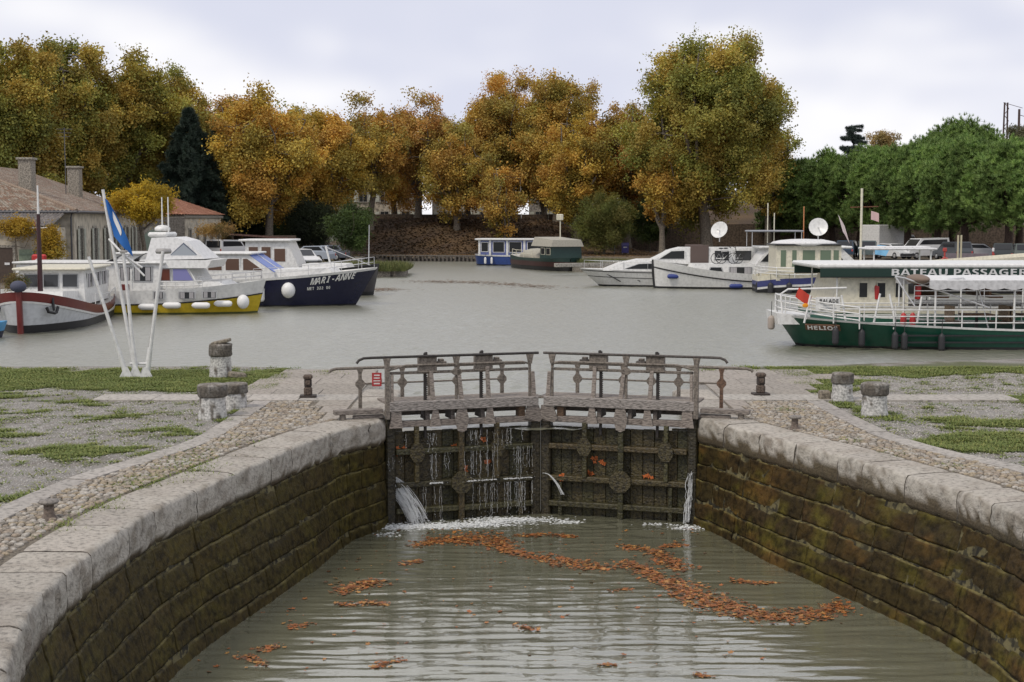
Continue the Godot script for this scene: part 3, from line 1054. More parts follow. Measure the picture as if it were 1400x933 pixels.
# ---------- lock gate ----------
func gate_leaf(a: Vector3, b: Vector3, mirror: bool, label: String) -> void:
	# a: quoin end, b: mitre end (downstream face). Local x runs from the end that is further -x.
	var p := b if mirror else a
	var q := a if mirror else b
	var g := thing("gate_leaf", label, "lock gate", p, 0.0, "mitred gate leaves")
	var dirx := (q - p)
	var L := dirx.length()
	dirx = dirx.normalized()
	g.basis = Basis(dirx, Vector3.UP, dirx.cross(Vector3.UP))
	var X := func(s: float) -> float:
		return L - s if mirror else s
	var old := mat("grey_oak", Color(1, 1, 1), 0.85, noise_tex("oak", 0.03, 6, [[0.0, 0.45], [0.4, 0.75], [0.6, 0.92], [1.0, 1.0]], 72), 1.4, 1.0, 0.0, true)
	old.uv1_world_triplanar = false
	old.uv1_scale = Vector3(0.5, 3.0, 3.0)
	var iron := mat("grey_iron", Color(0.25, 0.215, 0.18), 0.7, grain(), 1.5, 0.6)
	var dark := mat("dark_iron", Color(0.05, 0.042, 0.038), 0.6, grain(), 1.5, 0.6)
	var wet := mat("wet_oak", Color(1, 1, 1), 0.5, noise_tex("wetoak", 0.02, 7, [[0.0, 0.3], [0.35, 0.6], [0.55, 0.9], [1.0, 1.0]], 74), 1.0, 1.8, 0.0, true)
	var grey := Color(0.37, 0.32, 0.28)
	var bx := func(called: String, s: float, y0: float, y1: float, z: float, w: float, dz: float, m: Material, cc := Color.WHITE, ch := 0.01) -> MeshInstance3D:
		var k := MB.new()
		k.col = cc
		k.cbox(Vector3(X.call(s), (y0 + y1) / 2, z), Vector3(w, y1 - y0, dz), ch)
		return part(g, called, k, m)
	var wetc := func() -> Color:
		var t := rng.randf_range(0.75, 1.2)
		return (Color(0.085, 0.066, 0.027) if rng.randf() < 0.6 else Color(0.066, 0.06, 0.024)) * t
	# skin planks
	var s := 0.16
	while s < L - 0.2:
		var w := minf(rng.randf_range(0.2, 0.28), L - 0.15 - s)
		bx.call("plank", s + w / 2, -2.6, -0.30 + rng.randf_range(-0.008, 0.004), -0.1, w - 0.008, 0.06, wet, wetc.call(), 0.008)
		s += w
	# frame
	bx.call("quoin_post", 0.08, -2.6, 0.02, -0.05, 0.2, 0.26, wet, Color(0.05, 0.04, 0.022), 0.03)
	bx.call("mitre_post", L - 0.1, -2.6, 0.0, -0.04, 0.2, 0.26, wet, Color(0.06, 0.05, 0.025), 0.03)
	for y in [-0.69, -1.34, -1.86]:
		var k := MB.new()
		k.col = wetc.call()
		k.cbox(Vector3(L / 2, y, 0.02), Vector3(L - 0.35, 0.11, 0.2), 0.015)
		part(g, "rail", k, wet)
	for e in [[0.59, 0.09, -1.3], [1.5, 0.115, -2.6], [2.24, 0.1, -1.3]]:
		bx.call("stile", e[0], e[2], -0.18, 0.09, e[1], 0.1, wet, wetc.call() * 1.2)
	for e in [[0.5, 0.08], [2.75, 0.08]]:
		bx.call("stub", e[0], -2.5, -1.42, 0.07, e[1], 0.08, wet, wetc.call())
	# bolted plates on the crossings
	for e in [[0.59, -0.7, 0.2], [2.24, -0.68, 0.19], [1.5, -1.34, 0.23]]:
		var poly := []
		for i in 8:
			var t := TAU * (i + 0.5) / 8.0
			poly.append(Vector2(cos(t), sin(t)) * e[2] * (1.0 if i % 4 in [1, 2] or e[2] > 0.22 else 0.8))
		var k := MB.new()
		k.xf = Transform3D(Basis(Vector3(0, 0, 1), 0.0), Vector3(X.call(e[0]), e[1], 0.0))
		k.col = Color(0.085, 0.068, 0.03)
		k.prism(poly, 0.14, 0.17)
		var pl := part(g, "plate", k, wet)
		var bolts := MB.new()
		for i in 8:
			var t := TAU * i / 8.0
			bolts.ball(Vector3(X.call(e[0]) + cos(t) * e[2] * 0.62, e[1] + sin(t) * e[2] * 0.62, 0.172), Vector3(0.014, 0.014, 0.012), 6, 4)
		tag(part(pl, "bolts", bolts, dark), "", "", "", "stuff")
	# top beam and the fascia of the walkway
	var beam := MB.new()
	beam.col = grey * 0.82
	beam.cbox(Vector3(L / 2, -0.135, 0.05), Vector3(L - 0.1, 0.12, 0.16), 0.012)
	part(g, "top_beam", beam, old)
	var fas := MB.new()
	fas.col = Color(0.4, 0.365, 0.34)
	fas.cbox(Vector3(L / 2 + (0.03 if mirror else -0.03), 0.225, 0.16), Vector3(L - 0.12, 0.19, 0.06), 0.01)
	var fm := part(g, "fascia", fas, old)
	var heads := MB.new()
	for e in [0.12, 0.94, 1.5, 2.07, 2.95]:
		for y in [0.18, 0.27]:
			heads.ball(Vector3(X.call(e), y, 0.192), Vector3(0.011, 0.011, 0.008), 6, 4)
	tag(part(fm, "bolts", heads, iron), "", "", "", "stuff")
	# deck boards run along the leaf
	for i in 4:
		var k := MB.new()
		k.col = grey * rng.randf_range(0.85, 1.1)
		k.cbox(Vector3(L / 2, 0.29, 0.02 - i * 0.19), Vector3(L + 0.05, 0.045, 0.18), 0.006)
		part(g, "deck_board", k, old)
	var br := MB.new()
	br.col = grey * 0.7
	br.cbox(Vector3(L / 2, 0.0, -0.6), Vector3(L - 0.2, 0.1, 0.1), 0.01)
	part(g, "rear_beam", br, old)
	# struts from the top beam to the deck
	for e in [[0.96, 0.055, 0.1], [2.08, 0.055, 0.1], [0.17, 0.1, 0.12]]:
		var k := MB.new()
		k.col = grey
		k.xf = Transform3D(Basis(), Vector3(X.call(e[0]), 0, 0))
		k.prism([Vector2(-e[2] * 1.15, -0.2), Vector2(e[2] * 1.15, -0.2), Vector2(e[2] * 0.95, -0.1), Vector2(e[1], 0.13), Vector2(-e[1], 0.13), Vector2(-e[2] * 0.95, -0.1)], 0.132, 0.165)
		part(g, "bracket", k, old)
	for e in [0.82, 1.33, 1.95]:
		var k := MB.new()
		k.col = grey * 0.45
		k.xf = Transform3D(Basis(Vector3.UP, PI / 2), Vector3(X.call(e), 0, 0))
		k.prism([Vector2(-0.12, -0.075), Vector2(0.35, -0.075), Vector2(0.2, 0.26), Vector2(-0.05, 0.26)], -0.04, 0.04)
		part(g, "brace", k, old)
	var hex := MB.new()
	hex.col = grey * 0.9
	hex.xf = Transform3D(Basis(), Vector3(X.call(1.5), 0, 0))
	hex.prism([Vector2(0.0, -0.34), Vector2(0.09, -0.3), Vector2(0.145, -0.08), Vector2(0.09, 0.14), Vector2(-0.09, 0.14), Vector2(-0.145, -0.08), Vector2(-0.09, -0.3)], 0.135, 0.17)
	part(g, "plate", hex, old)
	var trap := MB.new()
	trap.col = grey * 0.8
	trap.xf = Transform3D(Basis(), Vector3(X.call(L - 0.18), 0, 0))
	trap.prism([Vector2(-0.2, -0.12), Vector2(0.12, -0.2), Vector2(0.2, -0.12), Vector2(0.1, 0.14), Vector2(-0.14, 0.14)], 0.132, 0.17)
	part(g, "plate", trap, old)
	var blk := MB.new()
	blk.col = Color(0.16, 0.1, 0.06)
	blk.cbox(Vector3(X.call(L - 0.42), 0.02, 0.02), Vector3(0.14, 0.26, 0.2), 0.01)
	part(g, "block", blk, old)
	# rails of the walkway: front
	var sg := -1.0 if mirror else 1.0
	var P := func(ss: float, y: float, z: float) -> Vector3:
		return Vector3(X.call(ss), y, z)
	var k1 := MB.new()
	k1.tube([P.call(-0.6, 1.09, 0.12), P.call(-0.55, 1.15, 0.12), P.call(-0.46, 1.185, 0.12), P.call(-0.3, 1.19, 0.12), P.call(1.5, 1.19, 0.12), P.call(L - 0.07, 1.19, 0.12)], 0.026, 8)
	part(g, "handrail", k1, dark if not mirror else mat("rail_iron", Color(0.1, 0.085, 0.075), 0.6, grain(), 1.5, 0.6))
	var k2 := MB.new()
	k2.tube([P.call(0.05, 0.94, 0.12), P.call(0.38, 1.02, 0.12), P.call(L - 0.4, 1.02, 0.12), P.call(L - 0.28, 0.98, 0.12), P.call(L - 0.24, 0.84, 0.12)], 0.021, 8)
	part(g, "middle_rail", k2, iron)
	var k3 := MB.new()
	k3.cbox(Vector3(X.call(L / 2 - 0.1), 0.87, 0.06), Vector3(L - 0.35, 0.055, 0.05), 0.008)
	part(g, "lower_rail", k3, iron)
	bx.call("front_post", 0.0, -0.02, 1.17, 0.14, 0.09, 0.09, iron, Color.WHITE, 0.008)
	bx.call("front_post", 0.09, 0.1, 0.85, 0.15, 0.06, 0.05, old, grey * 1.1)
	bx.call("front_post", 1.4, 0.3, 1.17, 0.1, 0.05, 0.05, iron)
	bx.call("front_post", L - 0.25, 0.3, 1.17, 0.1, 0.05, 0.05, iron)
	for e in [0.0, 1.4, L - 0.25]:
		var f := MB.new()
		f.xf = Transform3D(Basis(), Vector3(X.call(e), 0, 0))
		f.prism([Vector2(-0.03, 0.98), Vector2(0.03, 0.98), Vector2(0.07, 1.17), Vector2(-0.07, 1.17)], 0.08, 0.15)
		part(g, "flare", f, iron)
	var dm := MB.new()
	dm.xf = Transform3D(Basis(), Vector3(X.call(1.4), 0.87, 0))
	dm.prism([Vector2(-0.14, 0), Vector2(-0.05, -0.07), Vector2(0.05, -0.07), Vector2(0.14, 0), Vector2(0, 0.1)], 0.13, 0.15)
	part(g, "plate", dm, iron)
	# leaning wooden struts
	for e in [[0.93, 0.88, 0.9], [1.52, 1.44, 0.9], [2.07, 2.03, 0.95], [L - 0.16, L - 0.2, 0.82]]:
		var t := MB.new()
		t.col = grey * 1.1
		var x0: float = X.call(e[0])
		var x1: float = X.call(e[1])
		t.prism([Vector2(x0 - 0.045, 0.14), Vector2(x0 + 0.045, 0.14), Vector2(x1 + 0.035, e[2]), Vector2(x1 - 0.035, e[2])], 0.105, 0.15)
		part(g, "strut", t, old)
	# paddle gear: racks, boxes and pinion housings
	for e in [0.79, 1.94]:
		var r := MB.new()
		r.cbox(Vector3(X.call(e), 0.4, 0.0), Vector3(0.055, 1.68, 0.05), 0.006)
		for i in 22:
			r.box(Vector3(X.call(e) + 0.034, 0.32 + i * 0.04, 0.0), Vector3(0.016, 0.02, 0.04))
		part(g, "paddle_rack", r, dark)
		var gb := MB.new()
		gb.cbox(Vector3(X.call(e + 0.04), 1.03, 0.02), Vector3(0.36, 0.34, 0.16), 0.012)
		var bo := part(g, "gear_box", gb, iron)
		var rim := MB.new()
		for y in [1.185, 0.88]: part(bo, "flange", MB.new().cbox(Vector3(X.call(e + 0.04), y, 0.02), Vector3(0.39, 0.03, 0.19), 0.008), iron)
		for i in 5:
			rim.ball(Vector3(X.call(e - 0.1 + i * 0.07), 1.15, 0.105), Vector3(0.011, 0.011, 0.01), 6, 4)
			rim.ball(Vector3(X.call(e - 0.1 + i * 0.07), 0.92, 0.105), Vector3(0.011, 0.011, 0.01), 6, 4)
		tag(part(bo, "bolts", rim, iron), "", "", "", "stuff")
		var cap := MB.new()
		cap.lathe([[0.0, 1.19], [0.035, 1.19], [0.035, 1.25], [0.02, 1.262], [0.0, 1.262]], 8, Vector3(X.call(e + 0.02), 0, 0.0))
		part(bo, "cap", cap, dark)
		var ph := MB.new()
		ph.cbox(Vector3(X.call(e + 0.34), 1.02, -0.02), Vector3(0.19, 0.1, 0.12), 0.012)
		ph.cbox(Vector3(X.call(e + 0.33), 1.09, -0.02), Vector3(0.11, 0.06, 0.1), 0.012)
		part(g, "pinion_housing", ph, iron)
	# rear railing: cast posts with a boss at mid height
	var k4 := MB.new()
	k4.tube([P.call(-0.98, 0.85, -0.68), P.call(-0.94, 0.89, -0.68), P.call(-0.84, 0.915, -0.68), P.call(1.0, 0.915, -0.68), P.call(L - 0.08, 0.915, -0.68)], 0.03, 8)
	part(g, "rear_handrail", k4, iron)
	var k5 := MB.new()
	k5.tube([P.call(-0.36, 0.6, -0.68), P.call(2.62, 0.6, -0.68)], 0.02, 6)
	part(g, "rear_middle_rail", k5, iron)
	for e in [-0.36, 0.5, 1.06, 1.64, 2.6]:
		var t := MB.new()
		t.xf = Transform3D(Basis(), Vector3(X.call(e), 0, -0.68))
		var y0 := 0.0 if e < 0.0 else 0.26
		t.prism([Vector2(-0.035, y0), Vector2(0.035, y0), Vector2(0.032, 0.5), Vector2(0.09, 0.57), Vector2(0.09, 0.63), Vector2(0.032, 0.7), Vector2(0.03, 0.8), Vector2(0.06, 0.9), Vector2(-0.06, 0.9), Vector2(-0.03, 0.8), Vector2(-0.032, 0.7), Vector2(-0.09, 0.63), Vector2(-0.09, 0.57), Vector2(-0.032, 0.5)], -0.03, 0.03)
		part(g, "rear_post", t, iron if e > 0.0 else (mat("rust_iron", Color(0.2, 0.12, 0.08), 0.8, grain(), 1.5, 0.6) if mirror else iron))
	# collar strap that ties the quoin post back to the quay
	var an := MB.new()
	an.col = grey * 0.8
	an.cbox(P.call(-0.55, 0.14, 0.0), Vector3(0.95, 0.09, 0.2), 0.01)
	an.cbox(P.call(-0.35, 0.03, 0.0), Vector3(0.6, 0.07, 0.12), 0.01)
	part(g, "collar_strap", an, old)
	var fo := MB.new()
	fo.tube([P.call(-0.86, -0.03, 0.02), P.call(-0.86, 0.14, 0.02)], [0.07, 0.055], 10)
	part(g, "anchor", fo, iron)
	# leaves caught on the planks
	var lv := MB.new()
	for e in ([[0.3, -0.72], [0.28, -0.66], [1.38, -0.66], [2.0, -0.55], [2.08, -0.98], [1.65, -1.15], [0.4, -0.7]] if not mirror else [[2.1, -0.95], [2.2, -1.2], [1.0, -1.2], [2.7, -1.3], [1.9, -1.0]]):
		for i in 4:
			var o: Vector3 = P.call(e[0] + rng.randfn() * 0.04, e[1] + rng.randfn() * 0.03, 0.11 if e[1] < -1.2 else -0.05)
			lv.xf = Transform3D(Basis(Vector3(0, 0, 1), rng.randf() * TAU), o)
			lv.prism([Vector2(-0.05, 0), Vector2(-0.015, -0.015), Vector2(0, -0.05), Vector2(0.02, -0.012), Vector2(0.05, 0.01), Vector2(0.01, 0.02), Vector2(-0.01, 0.05)], 0.0, 0.006)
	tag(part(g, "stuck_leaves", lv, mat("stuck_leaf", Color(0.5, 0.13, 0.03), 0.6)), "", "", "", "stuff")

func gate() -> void:
	gate_leaf(Vector3(-2.46, 0, -27.5), Vector3(0.56, 0, -28.5), false, "weathered timber gate leaf on the leaking side, with white trickles")
	gate_leaf(Vector3(3.62, 0, -27.55), Vector3(0.6, 0, -28.5), true, "weathered timber gate leaf with dry mossy panels, without the red notice")
	# notice hung on the railing
	var n := thing("warning_notice", "small red notice with white lettering on the gate railing", "notice", Vector3(-2.68, 0.69, -28.0), 0.05)
	part(n, "board", MB.new().cbox(Vector3(0, 0, 0), Vector3(0.19, 0.27, 0.012), 0.004), mat("notice_red", Color(0.42, 0.035, 0.035), 0.5, grain_soft(), 1.0))
	var tx := MB.new()
	for r in 4:
		var w: float = [0.11, 0.12, 0.13, 0.12][r]
		var x := -w / 2
		while x < w / 2 - 0.005:
			var q := rng.randf_range(0.012, 0.024)
			tx.box(Vector3(x + q / 2, 0.085 - r * 0.055, 0.0085), Vector3(q - 0.004, 0.026 if r != 2 else 0.02, 0.003))
			x += q
	tag(part(n, "lettering", tx, mat("notice_white", Color(0.75, 0.74, 0.72), 0.6)), "", "", "", "stuff")

# ---------- land round the basin ----------
var shore := [Vector2(-70, -45), Vector2(-25.5, -50), Vector2(-23.5, -62), Vector2(-22.5, -78), Vector2(-22, -96), Vector2(-16, -104), Vector2(-9.0, -104.8), Vector2(-8.2, -106.5), Vector2(-11, -112), Vector2(-14.5, -122), Vector2(-15.5, -146), Vector2(-3, -143), Vector2(3.2, -130), Vector2(5.4, -116), Vector2(9, -109), Vector2(16, -104), Vector2(30, -98), Vector2(60, -88), Vector2(120, -70)]

func land_height(x: float, z: float) -> float:
	var nz := 0.0
	var h := 0.12
	# leaf-strewn bank behind the far quay
	var bank := smoothstep(-151.0, -165.0, z) * (1.0 - smoothstep(2.0, 12.0, x)) * smoothstep(-24.0, -15.0, x)
	h += 3.9 * bank
	h += 2.0 * smoothstep(-155.0, -166.0, z) * smoothstep(1.0, 4.0, x) * (1.0 - smoothstep(9.0, 16.0, x)) * (1.0 - bank)
	# hill behind the pines
	h += 6.0 * smoothstep(-172.0, -196.0, z) * smoothstep(14.0, 30.0, x)
	h += 12.0 * smoothstep(-205.0, -300.0, z) * smoothstep(62.0, 110.0, x)
	h += 0.5 * smoothstep(-122.0, -150.0, z) * (1.0 - smoothstep(-30.0, -20.0, x))
	return h + nz

func land() -> void:
	var nz := fnoise(101, 0.07, 5)
	var poly := PackedVector2Array(shore)
	var basin := poly.duplicate()
	basin.append(Vector2(120, -30)); basin.append(Vector2(-70, -30))
	var m := MB.new()
	var rows := []
	var cols := []
	var zs := []
	var z := -40.0
	while z > -200.0:
		zs.append(z); z -= 1.6
	for q in [-210, -225, -245, -270, -300, -350, -450, -700, -1500]: zs.append(float(q))
	var xs := [-900.0, -500.0, -300.0, -200.0, -150.0, -120.0]
	var x := -100.0
	while x < 100.0:
		xs.append(x); x += 1.6
	for q in [110, 130, 160, 200, 300, 500, 900]: xs.append(float(q))
	for zz in zs:
		var row := PackedVector3Array()
		var cr := []
		for xx in xs:
			var wet := Geometry2D.is_point_in_polygon(Vector2(xx, zz), basin)
			var y := -1.8 if wet else land_height(xx, zz) + 0.1 * nz.get_noise_2d(xx * 4.0, zz * 4.0)
			row.append(Vector3(xx, y, zz))
			var a := nz.get_noise_2d(xx, zz)
			var b := nz.get_noise_2d(xx * 5.0, zz * 5.0)
			var c0 := Color(0.24, 0.2, 0.155).lerp(Color(0.17, 0.14, 0.1), smoothstep(-0.2, 0.3, a + b))
			var litter := clampf(smoothstep(-147.5, -150.0, zz) * smoothstep(-24.0, -17.0, xx) * (1.0 - smoothstep(40.0, 60.0, xx)), 0.0, 1.0)
			if xx > 16.0: litter *= smoothstep(-168.0, -174.0, zz)
			c0 = c0.lerp(Color(0.095, 0.062, 0.036).lerp(Color(0.17, 0.105, 0.05), smoothstep(-0.1, 0.35, b + 0.4 * a)), litter)
			if xx > 8.0 and xx < 24.0 and zz < -128.0 and zz > -168.0: c0 = c0.lerp(Color(0.26, 0.17, 0.08), smoothstep(-0.15, 0.2, b))
			# turf on the point and along the near bank
			var turf := (1.0 - smoothstep(2.0, 9.0, Vector2((xx + 10.0) * 0.8, zz + 108.0).length())) + 0.7 * smoothstep(4.0, 6.0, xx) * (1.0 - smoothstep(16.0, 26.0, xx)) * smoothstep(-128.0, -120.0, zz)
			c0 = c0.lerp(Color(0.085, 0.095, 0.03), clampf(turf + 0.4 * b, 0.0, 1.0) * clampf(turf * 2.0, 0.0, 1.0))
			if zz < -200.0: c0 = c0.lerp(Color(0.06, 0.075, 0.03), 0.7)
			cr.append(c0)
		rows.append(row)
		cols.append(cr)
	m.grid(rows, false, cols, false)
	structure("terrain", m, mat("earth", Color(1, 1, 1), 0.95, noise_tex("gravel", 0.09, 5, [[0.0, 0.42], [0.4, 0.72], [0.6, 0.92], [1.0, 1.0]], 12), 0.35, 2.0, 0.0, true))
	# quay edge of dressed stone round the basin
	var stone := mat("quay_edge", Color(0.3, 0.27, 0.225), 0.85, grain(), 0.6, 1.0)
	var w := thing("quay_wall", "low stone quay wall that rims the whole basin", "quay wall")
	for i in shore.size() - 1:
		if i == 10: continue
		var a: Vector2 = shore[i]
		var b: Vector2 = shore[i + 1]
		var n := int(ceil(a.distance_to(b) / 2.6))
		for k in n:
			var p := a.lerp(b, float(k) / n)
			var q := a.lerp(b, float(k + 1) / n)
			if p.length() > 165.0 or absf(p.x) > 0.5 * -p.y: continue
			var mm := MB.new()
			var c := (p + q) / 2
			var ang := atan2(-(q.y - p.y), q.x - p.x)
			mm.cbox(Vector3(0, 0, 0), Vector3(p.distance_to(q) + 0.02, 1.7, 0.9), 0.03)
			var o := part(w, "block", mm, stone)
			o.position = Vector3(c.x, -0.69 + 0.01 * (k % 3), c.y)
			o.rotation.y = ang
	# sheet-pile wall on the far side
	var pw := thing("pile_wall", "long dark timber pile wall below the leaf-strewn bank", "retaining wall")
	var a: Vector2 = shore[10]
	var b: Vector2 = shore[11]
	var ang := atan2(-(b.y - a.y), b.x - a.x)
	var pile := MB.new().cbox(Vector3.ZERO, Vector3(0.2, 1.6, 0.2), 0.03).mesh()
	var board := MB.new().cbox(Vector3.ZERO, Vector3(0.36, 1.3, 0.08), 0.02).mesh()
	var dk := mat("pile_dark", Color(0.055, 0.045, 0.038), 0.8, grain(), 0.9, 0.8)
	var gy := mat("pile_grey", Color(0.17, 0.15, 0.13), 0.85, grain(), 0.9, 0.8)
	var n := 30
	for k in n:
		var p := a.lerp(b, (k + 0.5) / n)
		var o := part(pw, "pile", pile, gy, Vector3(p.x, -0.62, p.y + 0.06))
		o.rotation.y = ang
		if k < n - 1:
			var q := a.lerp(b, (k + 1.0) / n)
			var e := part(pw, "board", board, dk, Vector3(q.x, -0.7, q.y - 0.05))
			e.rotation.y = ang
	var cap := part(pw, "cap", MB.new().cbox(Vector3.ZERO, Vector3(a.distance_to(b), 0.16, 0.5), 0.03), gy, Vector3((a.x + b.x) / 2, 0.22, (a.y + b.y) / 2 - 0.1))
	cap.rotation.y = ang
	# low wall on the crest of the bank
	var cw := thing("garden_wall", "long dark brown wall on the crest of the far bank", "wall", Vector3(-3, 3.4, -169.0))
	var cwm := mat("brown_wall", Color(0.13, 0.095, 0.068), 0.9, grain(), 0.3, 1.0)
	for k in 9:
		part(cw, "bay", MB.new().cbox(Vector3(-13.5 + k * 3.2, 0.4, 0), Vector3(3.18, 1.4 + 0.06 * (k % 2), 0.3), 0.02), cwm)
	var rw := thing("retaining_wall", "long brown retaining wall behind the parked cars and pines", "wall", Vector3(46, 0, -171.0), -0.06)
	for k in 22:
		part(rw, "bay", MB.new().cbox(Vector3(-33.0 + k * 3.2, 1.5, 0), Vector3(3.18, 3.6 + 0.08 * (k % 3), 0.5), 0.02), cwm)
	# pale edge strip of the quay by the parking sign
	var st := thing("kerb_beam", "long pale concrete beam at the water beside the cruisers", "kerb", Vector3(12.4, 0, -112.0), 0.42)
	for k in 7:
		part(st, "length", MB.new().cbox(Vector3(-8.6 + k * 2.9, 0.42, 0), Vector3(2.84, 0.3, 0.35), 0.03), mat("pale_concrete", Color(0.46, 0.43, 0.38), 0.85, grain(), 0.6, 0.8))

# leaf litter on the far bank, rank grass on the point and along the quay edge
func bank_cover() -> void:
	var lf := MB.new()
	lf.tri(Vector3(-0.5, 0, 0), Vector3(0.1, 0.1, 0.45), Vector3(0.5, 0.0, -0.1))
	lf.tri(Vector3(-0.5, 0, 0), Vector3(0.5, 0.0, -0.1), Vector3(0.0, 0.12, -0.5))
	var ts := []
	var cs := PackedColorArray()
	for i in 16000:
		var z := rng.randf_range(-167.0, -144.0)
		var x := rng.randf_range(-17.0, 30.0)
		if i % 3 == 0: x = rng.randf_range(-16.0, 6.0)
		var s := rng.randf_range(0.12, 0.34)
		ts.append(Transform3D(Basis(Vector3.UP, rng.randf() * TAU) * Basis.from_scale(Vector3(s, s, s)), Vector3(x, land_height(x, z) + 0.06, z)))
		cs.append([Color(0.2, 0.11, 0.05), Color(0.12, 0.075, 0.04), Color(0.3, 0.17, 0.06), Color(0.09, 0.08, 0.035)][rng.randi() % 4])
	tag(multi(self, "leaf_litter", lf.mesh(), mat("fallen_leaf", Color(1, 1, 1), 0.55, null, 1.0, 0.0, 0.0, true), ts, cs), "brown leaf litter strewn over the far bank", "leaf litter", "", "stuff")
	var bl := MB.new()
	for i in 9:
		var a := TAU * i / 9.0
		var o := Vector3(cos(a), 0, sin(a)) * 0.12
		bl.tri(o - Vector3(-sin(a), 0, cos(a)) * 0.03, o + Vector3(-sin(a), 0, cos(a)) * 0.03, o * 2.6 + Vector3(0, 0.42 + 0.1 * sin(i * 2.3), 0))
	ts = []
	cs = PackedColorArray()
	for i in 5200:
		var p: Vector2
		if i < 2600:
			p = Vector2(-10.5 + rng.randfn() * 2.2, -107.5 + rng.randfn() * 2.4)
			if p.y > -103.8 or p.x > -7.9: continue
		else:
			var k := rng.randf()
			p = Vector2(5.4, -116.5).lerp(Vector2(16.0, -105.0), k) + Vector2(rng.randfn() * 0.8 + 0.6, -absf(rng.randfn()) * 1.6)
		var s := rng.randf_range(0.6, 1.4)
		ts.append(Transform3D(Basis(Vector3.UP, rng.randf() * TAU) * Basis.from_scale(Vector3(s, s, s)), Vector3(p.x, 0.1 if i < 2600 else 0.14, p.y)))
		cs.append(Color(0.1, 0.125, 0.035).lerp(Color(0.22, 0.19, 0.07), rng.randf() * rng.randf()) * rng.randf_range(0.7, 1.2))
	tag(multi(self, "rank_grass", bl.mesh(), mat("blade", Color(1, 1, 1), 0.8, null, 1.0, 0.0, 0.0, true), ts, cs), "rank grass on the point and along the far quay edge", "grass", "", "stuff")

# ---------- trees ----------
var leaf_clump: Mesh
var fine_clump: Mesh
var needle_tuft: Mesh

func tree_meshes() -> void:
	var r := RandomNumberGenerator.new()
	r.seed = 7
	var mk := func(count: int, spread: float, size: float, narrow: float) -> Mesh:
		var m := MB.new()
		for i in count:
			var p := Vector3(r.randfn(), r.randfn() * 0.8, r.randfn()) * spread
			var b := Basis(Vector3(r.randfn(), r.randfn(), r.randfn()).normalized(), r.randf() * TAU)
			var s := size * r.randf_range(0.7, 1.25)
			var t := b.x * s
			var u := b.y * s * narrow
			var fold := b.z * s * 0.25
			m.tri(p - t, p - u * 0.9 + fold, p + t)
			m.tri(p - t, p + t, p + u * 0.9 + fold)
		return m.mesh()
	leaf_clump = mk.call(18, 0.29, 0.108, 0.85)
	fine_clump = mk.call(20, 0.24, 0.12, 0.3)
	var m := MB.new()
	for i in 22:
		var a := r.randf() * TAU
		var e := r.randf_range(0.1, 1.2)
		var d := Vector3(cos(a) * sin(e), cos(e), sin(a) * sin(e))
		var s := Vector3(-sin(a), 0, cos(a)) * 0.028
		var l := r.randf_range(0.26, 0.46)
		m.tri(-s, s, d * l)
	needle_tuft = m.mesh()

func foliage_mat(key: String, back: Color) -> StandardMaterial3D:
	var m := mat(key, Color(1, 1, 1), 0.7, null, 1.0, 0.0, 0.0, true)
	m.backlight_enabled = true
	m.backlight = back
	return m

